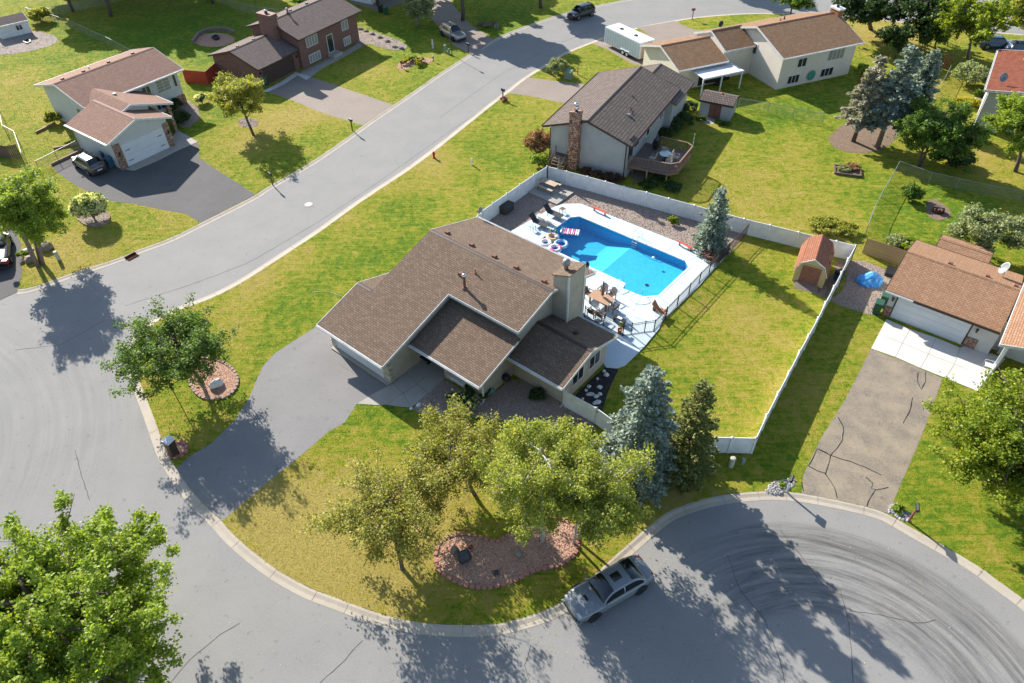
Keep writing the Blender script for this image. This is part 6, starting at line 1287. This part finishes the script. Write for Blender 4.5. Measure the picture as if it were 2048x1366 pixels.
# boulders
def boulder(px,label,r,h,m,seed,sy=1,rz=0,z0=ZL,name='boulder',cat='boulder'):
    rs=random.Random(seed); bm=bmesh.new(); bmesh.ops.create_icosphere(bm,subdivisions=3,radius=1)
    offs_=[Vector((rs.uniform(-1,1),rs.uniform(-1,1),rs.uniform(-1,1))).normalized() for _ in range(14)]
    for v in bm.verts:
        p=v.co.copy()
        for o in offs_:
            d=p.dot(o)-.72
            if d>0: p-=o*d*.9
        p+=Vector((rs.uniform(-1,1),rs.uniform(-1,1),rs.uniform(-1,1)))*.025
        v.co=Vector((p.x*r,p.y*r*sy,(p.z+.35)*h*.75))
    me=bpy.data.meshes.new(name); bm.to_mesh(me); bm.free(); me.materials.append(M[m]); o=bpy.data.objects.new(name,me); COL.objects.link(o); o.location=g2(*px)+(z0,); o.rotation_euler=(0,0,rz)
    return tag(o,label,cat)
boulder((928,1120),'large black boulder in the kidney shaped bed',.5,.75,'rock_dark',1,.9,z0=.15); boulder((910,1104),'pale grey boulder behind the black boulder',.3,.35,'rock',2,z0=.15); boulder((942,1097),'small dark red rock right of the black boulder',.16,.2,'rock_red',3,z0=.15)
boulder((1038,1112),'grey rock under the birch in the kidney shaped bed',.3,.3,'rock',4,z0=.15); boulder((993,1149),'small dark grey rock near the front of the kidney shaped bed',.2,.28,'rock_dark',5,z0=.15)
boulder((435,773),'white boulder in the round bed beside the driveway',.55,.55,'rock_white',6,.7,R(30),z0=.15)
boulder((94,500),'large brown boulder behind the beige pedestal',.6,.8,'rock',7); boulder((62,524),'rounded grey brown boulder left of the tree stems',.5,.6,'rock',8); boulder((55,505),'flat pale boulder left of the multi stemmed tree',.6,.3,'rock_white',9,.5,R(40)); boulder((46,527),'small dark boulder at the driveway edge',.25,.25,'rock',10)
boulder((1148,843),'round brown boulder in the gravel near the white gate fence',.28,.35,'rock',11); boulder((884,116),'white rock behind the yellow shrubs',.3,.4,'rock_white',12) if 0 else boulder((833,120),'white rock behind the yellow shrubs',.3,.4,'rock_white',12)
boulder((823,819),'small pale rock at the walkway corner',.14,.15,'rock_white',13); boulder((838,812),'pale speckled rock on the gravel beside the walkway',.2,.16,'rock_white',14); boulder((868,815),'tan rock on the gravel in front of the wing',.15,.16,'rock',15)
for i,(x,y) in enumerate([(1195,760),(1208,745),(1199,776),(1185,790),(1178,775),(1192,795),(1172,783),(1189,808),(1212,752),(1165,800),(1200,790),(1196,806)]):
    boulder((x,y),'white stone scattered on the dark mulch by the room corner' if i else 'white stone scattered on the dark mulch by the room corner',.12+.05*(i%3),.16,'rock_white',20+i)['group']='white stones on the dark mulch'
boulder((1180,790),'flat oval white stepping stone in the dark mulch',.34,.08,'rock_white',40,.6)
i=0
for (x,y,w_) in [(790,96,.3),(775,85,.3),(760,77,.3),(745,70,.3),(733,64,.28),(803,99,.3),(722,60,.3)]:
    i+=1; boulder((x,y),'low limestone rock edging the gravel beside the brick house',.42,.3,'rock',50+i,.6)['group']='limestone edging rocks'
# retaining timbers near the upper left garage
for a,b,lb in (((73,268),(112,249),'low timber edging on the lawn behind the upper left garage'),((108,300),(160,290),'upper timber edging beside the charcoal hatchback'),((104,332),(172,300),'lower timber edging beside the charcoal hatchback')):
    A=Vector(g2(*a));B=Vector(g2(*b)); d=B-A; tag(MB().box((0,0,.1),(d.length,.15,.25)).build('landscape_timber',M['wood_l'],None,loc=tuple((A+B)/2)+(ZL,),rz=math.atan2(d.y,d.x)),lb,'timber edging')
# timber planter frame
tf=empty('raised_bed',g2(1694,345)+(ZL,),R(-17),'rectangular timber edged garden bed on the back lawn','raised bed')
for (x,y,l,a) in((0,-.8,2.4,0),(0,.8,2.4,0),(-1.2,0,1.6,PI/2),(1.2,0,1.6,PI/2)): MB().box((0,0,.1),(l,.12,.24)).build('timber',M['wood_d'],tf,loc=(x,y,0),rz=a)
MB().bx(-1.15,1.15,-.75,.75,-.05,.1).build('soil_fill',M['soil'],tf)
fp_=empty('fire_pit',g2(1875,425)+(ZL,),0,'rusty log filled fire pit on the back lawn at right','fire pit'); MB().lathe([(.5,0),(.5,.3),(.45,.3),(.45,.05),(.01,.05)],16).build('ring',M['drain'],fp_)
for i in range(4): MB().box((0,0,.3+.05*i),(.9,.14,.13),i*.9).build('log',M['wood_d'],fp_)
# bins
def bin_(px,label,m,az,z0=ZL,h=1.05):
    o=empty('wheelie_bin',g2(*px)+(z0,),az,label,'rubbish bin'); MB().add([(-.23,-.25,.03),(.23,-.25,.03),(.23,.25,.03),(-.23,.25,.03),(-.29,-.32,h),(.29,-.32,h),(.29,.36,h),(-.29,.36,h)],[(3,2,1,0),(4,5,6,7),(0,1,5,4),(1,2,6,5),(2,3,7,6),(3,0,4,7)]).build('bin_body',M[m],o,bevel=.02)
    MB().add([(-.31,-.36,h),(.31,-.36,h),(.31,.4,h),(-.31,.4,h),(-.28,-.33,h+.05),(.28,-.33,h+.05),(.26,.34,h+.12),(-.26,.34,h+.12)],[(3,2,1,0),(4,5,6,7),(0,1,5,4),(1,2,6,5),(2,3,7,6),(3,0,4,7)]).build('lid',M[m],o)
    for s in(-.26,.26): q=MB().lathe([(.1,-.03),(.1,.03)],12).build('wheel',M['rubber'],o,loc=(s,.3,.1)); q.rotation_euler=(0,PI/2,0)
    return o
bin_((530,172),'dark green wheelie bin in front of the brick garage','bin_g',R(-32)); bin_((1750,627),'grey green wheelie bin nearest the garage of the right house','bin_g',R(-30)); bin_((1763,612),'grey green wheelie bin with pale lid behind the first','bin_g',R(-30))
bin_((224,335),'blue wheelie bin nearest the white garage door','bin_b',R(-36)); bin_((215,322),'blue wheelie bin behind the first beside the hatchback','bin_b',R(-36))
bin_((762,26),'black wheelie bin beside the white garage at the top','dark',R(-30)); bin_((772,30),'dark green wheelie bin beside the white garage at the top','bin_g',R(-30))
# yard sign, sprinkler, gnome like lights
sg=empty('yard_sign',g2(993,62)+(ZL,),R(-15),'small dark yard sign with white frame in shade','sign'); MB().bx(-.3,.3,-.02,.02,.3,.85).build('board',M['dark'],sg); MB().bx(-.22,.22,-.03,-.021,.38,.42).bx(-.22,.22,-.03,-.021,.73,.77).bx(-.22,-.18,-.03,-.021,.42,.73).bx(.18,.22,-.03,-.021,.42,.73).build('frame_mark',M['white'],sg); MB().bx(-.25,-.22,-.02,.02,0,.3).bx(.22,.25,-.02,.02,0,.3).build('stake',M['metal'],sg)
pl_=empty('path_light',g2(867,124)+(ZL,),0,'small black path light with white globe at the red bed tip','path light'); MB().lathe([(.04,0),(.04,.5),(.12,.5),(.12,.6),(.02,.62)],8).build('stem',M['black'],pl_); MB().lathe([(.1,.62),(.12,.7),(.02,.8)],8).build('globe',M['lampw'],pl_)
gz=empty('gazing_ball',g2(804,137)+(ZL,),0,'purple gazing ball on a stand in the red gravel bed','garden ornament'); MB().lathe([(.12,0),(.05,.1),(.05,.5),(.12,.55)],10).build('stand',M['maroon'],gz); MB().lathe([(.02,.5),(.16,.6),(.2,.75),(.15,.9),(.02,.96)],14).build('ball',M['maroon'],gz,smooth=True)
st_=empty('garden_statue',g2(866,98)+(ZL,),0,'slender pale statue on the shaded lawn','statue'); MB().lathe([(.14,0),(.14,.15),(.08,.2),(.13,.5),(.15,.75),(.08,.95),(.1,1.05),(.09,1.15),(.02,1.2)],12).build('figure',M['conc_w'],st_,smooth=True)
# tarp heap, planter box, shed gear
bm=bmesh.new(); bmesh.ops.create_icosphere(bm,subdivisions=4,radius=1); rs=random.Random(5); tops_=[(.1,.1,.95),(-.35,.1,.62),(.45,-.2,.55)]
for v in bm.verts:
    x,y,z=v.co; r=math.hypot(x,y); a=math.atan2(y,x); hh=max(tz*max(0,1-math.hypot(x-tx,y-ty)/1.05)**.8 for tx,ty,tz in tops_); k=1+.07*math.sin(a*9)+.05*math.sin(a*5+1)
    v.co=Vector((x*k*.95,y*k*.8,max(0,hh if z>0 else 0)+.05*math.sin(x*14)*math.cos(y*11)*(z>0)))
me=bpy.data.meshes.new('tarp_heap'); bm.to_mesh(me); bm.free(); me.materials.append(M['tarp']); o=bpy.data.objects.new('tarp_heap',me); COL.objects.link(o); o.location=g2(1738,566)+(ZL+.02,); o.scale=(1.05,1.05,1.15); tag(o,'crumpled bright blue tarp over a heap on the gravel','tarp')
tag(MB().bx(-.4,.4,-.6,.6,0,.35).build('planter_box',M['black'],None,loc=g2(1780,548)+(ZL,),rz=R(-30)),'low black rectangular box beside the orange brown roof','box')
pb_=tag(MB().lathe([(.35,0),(.4,.5),(.34,.5),(.32,.4),(.01,.4)],12).build('planter',M['conc_w'],None,loc=g2(1953,207)+(ZL,)),'square pale concrete planter by the right edge house','planter')
gr=empty('charcoal_grill',g2(1674,560)+(ZL,),R(20),'grill and blue bin stored between the barn shed and the fence','grill'); MB().bx(-.35,.35,-.25,.25,.5,.95).build('hood',M['dark'],gr,bevel=.1); MB().bx(-.3,.3,-.2,.2,0,.5).build('cart',M['bin_b'],gr)
# storage box, picnic set, umbrella, loungers on pool deck
sb=empty('deck_box',g2(1012,418,.3)+(ZL,),R(-38)+PI/2,'dark wicker storage box on the gravel by the white fence','storage box'); MB().bx(-.65,.65,-.45,.45,0,.72).build('box_body',M['wicker'],sb,bevel=.02); MB().bx(-.68,.68,-.48,.48,.72,.79).build('lid',M['wicker'],sb,bevel=.02)
pk=empty('wood_platform',g2(1099,387)+(ZL,),AZm,'low grey deck platform in the pool yard corner','platform')
for i in range(16):
    MB().bx(-1.95+i*.24,-1.72+i*.24,-1.35,1.35,.02,.16).build('deck_board',M['conc'],pk)
pt=empty('picnic_table',g2(1097,378,.2)+(ZL+.16,),AZm,'beige topped picnic table with benches on the grey platform','picnic table')
for i in range(4): MB().bx(-.95,.95,-.36+i*.185,-.19+i*.185,.72,.76).build('table_board',M['cushion'],pt)
for s in(-1,1):
    MB().bx(-.95,.95,s*.68-.14,s*.68+.14,.42,.46).build('bench',M['cushion'],pt)
for x in(-.8,.8): MB().tube([(x,-.3,.72),(x,-.72,.0)],.025,6).tube([(x,.3,.72),(x,.72,0)],.025,6).tube([(x,-.7,.42),(x,.7,.42)],.025,6).build('leg_frame',M['black'],pt)
ub=empty('closed_umbrella',g2(1117,366)+(ZL+.1,),0,'closed taupe umbrella standing at the end of the picnic table','umbrella'); MB().lathe([(.35,0),(.35,.06),(.04,.08),(.03,2.4)],12).build('pole',M['dark'],ub); MB().lathe([(.06,1.0),(.14,1.05),(.16,1.5),(.12,2.1),(.05,2.55),(.01,2.65)],10).build('canopy',M['umb'],ub)
def lounger(uv,label):
    o=empty('lounge_chair',ab(*uv)+(ZL+.08,),AZm,label,'lounge chair','black loungers beside the diving board')
    MB().bx(-.45,1.0,-.32,.32,.33,.36).build('seat',M['sling'],o); b=MB().bx(-.75,0,-.32,.32,-.015,.015).build('backrest',M['sling'],o,loc=(-.45,0,.345)); b.rotation_euler=(0,R(48),0)
    MB().tube([(-.45,-.34,.35),(1.0,-.34,.35)],.02,5).tube([(-.45,.34,.35),(1.0,.34,.35)],.02,5).build('frame',M['black'],o)
    for x in(-.4,.85):
        for y in(-.32,.32): MB().tube([(x,y,.35),(x,y,0)],.018,5).build('leg',M['black'],o)
    return o
lounger((-33.0,43.3),'black lounge chair left of the diving board'); lounger((-32.9,45.3),'black lounge chair right of the diving board, nearer the platform')
for uv,lb in (((-33.0,42.4),'small glass side table in front of the left lounger'),((-32.6,46.3),'small square side table behind the right lounger')):
    o=empty('side_table',ab(*uv)+(ZL+.08,),AZm,lb,'side table'); MB().bx(-.22,.22,-.22,.22,.42,.45).build('table_top',M['tglass'] if uv[1]<44 else M['resin'],o); 
    for x in(-.18,.18):
        for y in(-.18,.18): MB().bx(x-.015,x+.015,y-.015,y+.015,0,.42).build('leg',M['black'],o)
def torus(R0,r,m,name,parent,n=26,k=10,loc=(0,0,0),stripe=None,a0=0,a1=2*PI):
    mb=MB(); vs=[];fs=[]
    full=abs(a1-a0-2*PI)<1e-3
    for i in range(n if full else n+1):
        a=a0+(a1-a0)*i/n
        for j in range(k): b=2*PI*j/k; vs.append(((R0+r*math.cos(b))*math.cos(a),(R0+r*math.cos(b))*math.sin(a),r*math.sin(b)))
    for i in range(n):
        for j in range(k): p=(i if full else i); q=(i+1)%n if full else i+1; fs.append((p*k+j,q*k+j,q*k+(j+1)%k,p*k+(j+1)%k))
    return mb.add(vs,fs).build(name,M[m],parent,smooth=True,loc=loc)
def fl(name,px,label,z=.12): return empty(name,g2(*px,z)+(z,),AZm,label,'pool float')
f=fl('pool_float',(1091,486),'white ring float on the water edge'); torus(.42,.17,'fl_w','ring',f)
f=fl('pool_float',(1110,497),'white and pink seat float nearest the roof'); torus(.44,.18,'fl_w','ring',f); torus(.44,.185,'fl_p','pink_panel',f,a0=.3,a1=1.6,n=8); torus(.44,.185,'fl_p','pink_panel',f,a0=4.2,a1=5.3,n=8)
f=fl('pool_float',(1122,488),'blue and white ring float right of the other floats'); torus(.52,.14,'fl_b','ring',f); torus(.52,.145,'fl_w','white_panel',f,a0=5,a1=6.1,n=8)
f=fl('pool_float',(1105,475),'orange and cream ring float with upright dark fronds'); torus(.42,.2,'fl_o','ring',f); torus(.42,.205,'fl_w','cream_panel',f,a0=.2,a1=1.2,n=6)
for x,y in((-.3,.2),(.1,.35)): MB().tube([(x,y,.1),(x,y,.5)],.05,6,r1=.03).lathe([(.02,.45),(.16,.5),(.1,.62),(.02,.66)],8,(x,y,0)).build('frond',M['fl_g'],f)
ml=fl('air_mattress',(1140,464),'white air mattress with pink stripes floating in the deep end',.14); ml.rotation_euler=(0,0,R(-12))
for i in range(9): MB().lathe([(.07,-.42),(.09,-.38),(.09,.38),(.07,.42)],10).build('air_tube',M['fl_p'] if i in(2,4,6) else M['fl_w'],ml,smooth=True,loc=(-.75+i*.19,0,.02+(.12 if i<1 else 0))).rotation_euler=(PI/2,0,0)
tag(MB().lathe([(.12,-.03),(.13,.02),(.02,.08)],14).build('chlorine_float',M['fl_w'],None,loc=g2(1307,515,.1)+(.1,)),'small white chlorine dispenser floating near the far pool wall','pool float')
def rbench(a,b,label):
    A=Vector(g2(*a,.45));B=Vector(g2(*b,.45)); d=B-A; o=empty('red_bench',tuple((A+B)/2)+(ZL,),math.atan2(d.y,d.x),label,'bench','low red benches along the gravel'); L=d.length
    MB().box((0,0,.4),(L,.2,.05)).build('seat',M['red_paint'],o)
    for x in(-.4,.4): MB().box((x*L,0,.19),(.06,.18,.38)).build('leg',M['red_paint'],o)
rbench((1186,414),(1213,426),'low bright red bench near the deep end of the pool'); rbench((1357,483),(1385,497),'low bright red bench near the small blue spruce')
# patio table set
def adir(px,label,az,z=ZL+.08,group='brown slatted patio chairs'):
    o=empty('patio_chair',g2(*px)+(z,),az,label,'chair',group)
    for i in range(5): MB().bx(-.25,.25,-.22+i*.1,-.14+i*.1,.40-.02*i+.04,.42-.02*i+.04).build('seat_slat',M['resin'],o)
    for i in range(6):
        x=-.24+i*.096; q=MB().bx(x-.036,x+.036,-.012,.012,0,.62-.05*abs(i-2.5)).build('back_slat',M['resin'],o,loc=(0,.26,.36)); q.rotation_euler=(R(-18),0,0)
    for s in(-.3,.3):
        MB().bx(s-.04,s+.04,-.3,.3,.60,.63).build('armrest',M['resin'],o)
        for y in(-.24,.24): MB().bx(s-.025,s+.025,y-.025,y+.025,0,.6).build('leg',M['resin'],o)
    return o
tz=ZL+.08
tb2=empty('patio_table',g2(1201,612)+(tz,),AZm,'tan rectangular patio table with closed umbrella beside the chimney','table')
for i in range(6): MB().bx(-.95,.95,-.54+i*.18,-.37+i*.18,.72,.755).build('table_board',M['tabletop'],tb2)
for x in(-.75,.75):
    for y in(-.42,.42): MB().bx(x-.05,x+.05,y-.05,y+.05,0,.72).build('leg',M['resin'],tb2)
ub2=empty('closed_umbrella',g2(1203,610)+(tz,),0,'closed brown umbrella through the middle of the patio table','umbrella'); MB().tube([(0,0,0),(0,0,2.2)],.025,8).build('pole',M['resin'],ub2); MB().lathe([(.05,.85),(.12,.9),(.14,1.3),(.1,1.9),(.04,2.25),(.01,2.3)],10).build('canopy',M['umb'],ub2)
adir((1204,592),'brown slatted chair directly behind the table umbrella',AZm); adir((1221,600),'brown slatted chair at the far right corner of the table',AZm+R(-10)); adir((1184,634),'brown slatted chair in front nearest the chimney',AZm+PI); adir((1200,640),'brown slatted chair in front at the middle of the table',AZm+PI); adir((1226,625),'brown slatted chair at the right end of the table',AZm-PI/2-R(10)); adir((1178,598),'brown slatted chair half hidden behind the chimney',AZm+PI/2)
bc=empty('serving_bench',g2(1238,648)+(tz,),AZm,'dark low bench with white items behind the iron fence','bench'); MB().bx(-.5,.5,-.2,.2,.4,.45).build('seat',M['dark'],bc); MB().bx(-.45,-.4,-.18,.18,0,.4).bx(.4,.45,-.18,.18,0,.4).build('leg_pair',M['dark'],bc); MB().bx(-.2,.2,-.12,.12,.45,.5).build('towel',M['white'],bc)
adir((1418,524),'brown folding chair by the upper end of the iron fence',R(-110)); adir((1408,520),'low brown side chair near the red bench',R(-60))
rc=empty('reclining_chair',g2(1325,633)+(tz,),R(60),'orange brown reclining chair beside the iron fence corner','chair'); MB().bx(-.3,.3,-.3,.45,.34,.38).build('seat',M['terra'],rc); b=MB().bx(-.3,.3,-.02,.02,0,.8).build('backrest',M['terra'],rc,loc=(0,.45,.36)); b.rotation_euler=(R(-35),0,0)
for x in(-.3,.3): MB().tube([(x,-.3,0),(x,.5,.6)],.02,5).tube([(x,.5,0),(x,-.3,.6)],.02,5).build('leg',M['white'],rc)
tag(MB().lathe([(.14,0),(.2,.35),(.17,.35),(.16,.28),(.01,.28)],14).build('terracotta_pot',M['terra'],None,loc=g2(1239,668)+(tz,)),'terracotta pot at the corner of the iron fence','pot')
wp=tag(MB().lathe([(.14,0),(.16,.3),(.1,.36),(.02,.38)],14).build('pool_jug',M['dark'],None,loc=g2(1308,623)+(tz,)),'round dark jug beside the reclining chair','jug')
# deck furniture at grey house
dkz=1.35
def gp(u,v): a=AZg; return (Hg.location.x+math.cos(a)*u-math.sin(a)*v,Hg.location.y+math.sin(a)*u+math.cos(a)*v)
AZg=R(-118.61)
dt=empty('glass_table',gp(-3.1,2.9)+(dkz,),0,'round glass table on the raised deck','table'); MB().lathe([(.6,.7),(.6,.73),(.01,.73)],28).build('table_top',M['tglass'],dt); MB().lathe([(.3,0),(.05,.05),(.05,.7)],10).build('pedestal',M['dark'],dt)
for i,(u,v,a,lb) in enumerate([(-4.2,2.5,R(150),'beige sling chair at the far side of the glass table'),(-3.5,3.9,R(60),'beige sling chair right of the glass table'),(-2.2,3.6,R(-30),'beige sling chair nearest the camera at the glass table'),(-2.3,1.9,R(-120),'grey sling chair left of the glass table')]):
    o=empty('sling_chair',gp(u,v)+(dkz,),a,lb,'chair','sling chairs around the glass table'); MB().bx(-.26,.26,-.26,.26,.4,.43).build('seat',M['cushion'],o); q=MB().bx(-.26,.26,-.015,.015,0,.62).build('backrest',M['cushion'],o,loc=(0,.25,.41)); q.rotation_euler=(R(-14),0,0)
    for x in(-.27,.27): MB().tube([(x,-.25,0),(x,-.25,.62),(x,.25,.62),(x,.25,0)],.015,5).build('leg_frame',M['trim'],o)
gl_=empty('barbecue_grill',gp(-5.0,1.3)+(dkz,),R(60),'black barbecue grill on the raised deck','grill'); MB().bx(-.45,.45,-.25,.25,.7,1.1).build('hood',M['black'],gl_,bevel=.1); MB().bx(-.4,.4,-.22,.22,.1,.7).build('cart',M['black'],gl_); MB().bx(.45,.75,-.22,.22,.78,.82).bx(-.75,-.45,-.22,.22,.78,.82).build('side_shelf',M['black'],gl_)
for i,(u,v) in enumerate([(-3.6,4.55),(-2.9,4.5),(-2.1,4.4)]): tag(MB().lathe([(.12,0),(.17,.25),(.14,.25),(.01,.2)],10).build('flower_pot',M['cushion'],None,loc=gp(u,v)+(dkz,)),('pale pot at the far end of the deck rail','middle pale pot by the deck rail','pale pot nearest the camera by the deck rail')[i],'pot','pots along the deck rail')
# front porch, driveway bits
pc=empty('metal_chair',g2(1972,740)+(ZL+.03,),R(-120),'white metal armchair on the concrete apron at right','chair'); MB().bx(-.25,.25,-.25,.25,.4,.43).build('seat',M['trim'],pc); q=MB().bx(-.25,.25,-.015,.015,0,.5).build('backrest',M['trim'],pc,loc=(0,.25,.42)); q.rotation_euler=(R(-15),0,0)
for x in(-.29,.29): MB().tube([(x,-.3,0),(x,-.3,.6),(x,.25,.6),(x,.3,0)],.02,6).build('leg_frame',M['white'],pc)
pr=empty('porch_rail',g2(1955,782)+(ZL,),0,'low white porch railing at the right edge of the apron','railing')
A=Vector(g2(1955,782));B=Vector(g2(2010,708)); d=B-A; n=int(d.length/.6)
for i in range(n+1): c=d*i/n; MB().bx(-.05,.05,-.05,.05,0,.95).build('post',M['white'],pr,loc=(c.x,c.y,0))
for z in(.25,.55,.9): MB().box((0,0,z),(d.length,.05,.09)).build('rail',M['white'],pr,loc=(d.x/2,d.y/2,0),rz=math.atan2(d.y,d.x))
tag(MB().tube([(0,0,.02)]+[(x*.35,math.sin(x*.5)*.25,.02) for x in range(1,16)],.012,5).build('garden_hose',M['white'],None,loc=g2(625,586)+(ZL,),rz=R(-10)),'thin white hose lying on the lawn beside the garage','hose')
hr=empty('hose_reel',hm(6.35,3.6)+(ZL,),AZm,'green coiled hose on the wing side wall','hose'); torus(.22,.035,'teal','coil',hr,loc=(0,0,.5)).rotation_euler=(0,PI/2,0); torus(.16,.035,'teal','coil',hr,loc=(0.03,0,.5)).rotation_euler=(0,PI/2,0)
hp=empty('basketball_hoop',g2(667,686)+(ZL,),AZm,'small white bench like ledge at the left garage corner','ledge'); MB().bx(-.1,.9,-.12,.12,.35,.42).build('board',M['white'],hp); MB().bx(0,.1,-.1,.1,0,.35).bx(.7,.8,-.1,.1,0,.35).build('leg_pair',M['white'],hp); hp.name='ledge'
tl=tag(MB().lathe([(.55,0),(.6,.06),(.4,.09),(.01,.1)],18).build('saucer_sled',M['teal'],None),'round teal saucer hanging on the cream wall between the lower windows','sled'); tl.location=(Hd.location.x+math.cos(R(22.92))*4.9+math.sin(R(22.92))*.06,Hd.location.y+math.sin(R(22.92))*4.9-math.cos(R(22.92))*.06,1.0); tl.rotation_euler=(PI/2,0,R(22.92))
cb=empty('patio_furniture_cover',g2(850,724)+(ZL,),AZm,'dark bench in the shade of the entry porch','bench'); MB().bx(-.5,.5,-.2,.2,.35,.45).build('seat',M['dark'],cb); MB().bx(-.45,-.35,-.15,.15,0,.35).bx(.35,.45,-.15,.15,0,.35).build('leg_pair',M['dark'],cb); cb.name='porch_bench'
kt=empty('kettle_grill',g2(1013,772)+(ZL,),0,'black covered grill at the inner corner of the tan house','grill'); MB().lathe([(.05,.5),(.3,.7),(.32,.8),(.25,.98),(.04,1.05)],16).build('kettle',M['black'],kt,smooth=True)
for a in(0,2.1,4.2): MB().tube([(.1*math.cos(a),.1*math.sin(a),.6),(.3*math.cos(a),.3*math.sin(a),0)],.02,5).build('leg',M['metal'],kt)
# fallen leaves on the road and lawn under the trees
def litter(n,cx,cy,sx,sy,m,z,sz=.05):
    C=np.stack([rng.normal(cx,sx,n),rng.normal(cy,sy,n),np.full(n,z)],1); V=[];F=[]
    for i,(x,y,zz) in enumerate(C):
        a=rng.uniform(0,6.28); s=sz*rng.uniform(.5,1.3); b=i*4
        for k in range(4): q=a+k*PI/2; V.append((x+math.cos(q)*s*(1 if k%2 else .55),y+math.sin(q)*s*(1 if k%2 else .55),zz))
        F.append((b,b+1,b+2,b+3))
    me=bpy.data.meshes.new('fallen_leaves'); me.from_pydata(V,[],F); me.materials.append(M[m]); o=bpy.data.objects.new('fallen_leaves',me); COL.objects.link(o); o['kind']='stuff'
litter(260,5,14,14,5,'fl_cream',.012,.035); litter(900,0,21,6,4,'lf_yel',ZL+.02,.035); litter(500,24,27,4,5,'lf_yel',ZL+.02,.035)

# grass tufts: real blades over every lawn, denser near the camera
def tufts(n):
    px=rng.uniform(-120,2170,n); py=rng.uniform(-40,1500,n)
    d=np.array(rt)[None]*((px-1024)/FPX)[:,None]-np.array(up)[None]*((py-683)/FPX)[:,None]+np.array(fw)[None]
    k=(CH-ZL)/-d[:,2]; P_=d[:,:2]*k[:,None]; ok=inside(P_,isl_s+isl[len(isl_px):])|inside(P_,nw_s+nw[len(nw_px):])
    P_=P_[ok]; dist=k[ok]
    for e in EXC:
        if len(e)<3: continue
        a=np.array(e); lo=a.min(0); hi=a.max(0); c=(P_[:,0]>lo[0])&(P_[:,0]<hi[0])&(P_[:,1]>lo[1])&(P_[:,1]<hi[1]); idx=np.where(c)[0]
        if len(idx):
            keep=np.ones(len(P_),bool); keep[idx[inside(P_[idx],e)]]=False; P_=P_[keep]; dist=dist[keep]
    m=len(P_); s=np.clip(dist/48,.8,2.2)*rng.uniform(.6,1.3,m); a=rng.uniform(0,2*PI,m); w_=.022*s; h_=.026*s**.6; l=rng.normal(0,.05,(m,2))
    V=np.empty((m,3,3)); ca=np.cos(a)*w_; sa=np.sin(a)*w_
    V[:,0]=np.stack([P_[:,0]-ca,P_[:,1]-sa,np.full(m,ZL-.005)],1); V[:,1]=np.stack([P_[:,0]+ca,P_[:,1]+sa,np.full(m,ZL-.005)],1); V[:,2]=np.stack([P_[:,0]+l[:,0],P_[:,1]+l[:,1],ZL+h_],1)
    me=bpy.data.meshes.new('grass_tufts'); me.vertices.add(m*3); me.vertices.foreach_set('co',V.ravel().astype(np.float32)); me.loops.add(m*3); me.loops.foreach_set('vertex_index',np.arange(m*3,dtype=np.int32))
    me.polygons.add(m); me.polygons.foreach_set('loop_start',np.arange(0,m*3,3,dtype=np.int32)); me.polygons.foreach_set('loop_total',np.full(m,3,dtype=np.int32)); me.update(calc_edges=True)
    dry=np.full(m,.43)
    for x,y,r,q in SPW: dry+=1.3*q*np.exp(-((P_[:,0]-x)**2+(P_[:,1]-y)**2)/(r*r))
    at=me.attributes.new('dry','FLOAT','POINT'); at.data.foreach_set('value',np.repeat(dry,3).astype(np.float32)); me.materials.append(M['tuft'])
    o=bpy.data.objects.new('grass_tufts',me); COL.objects.link(o); o['kind']='stuff'
tufts(1000000)
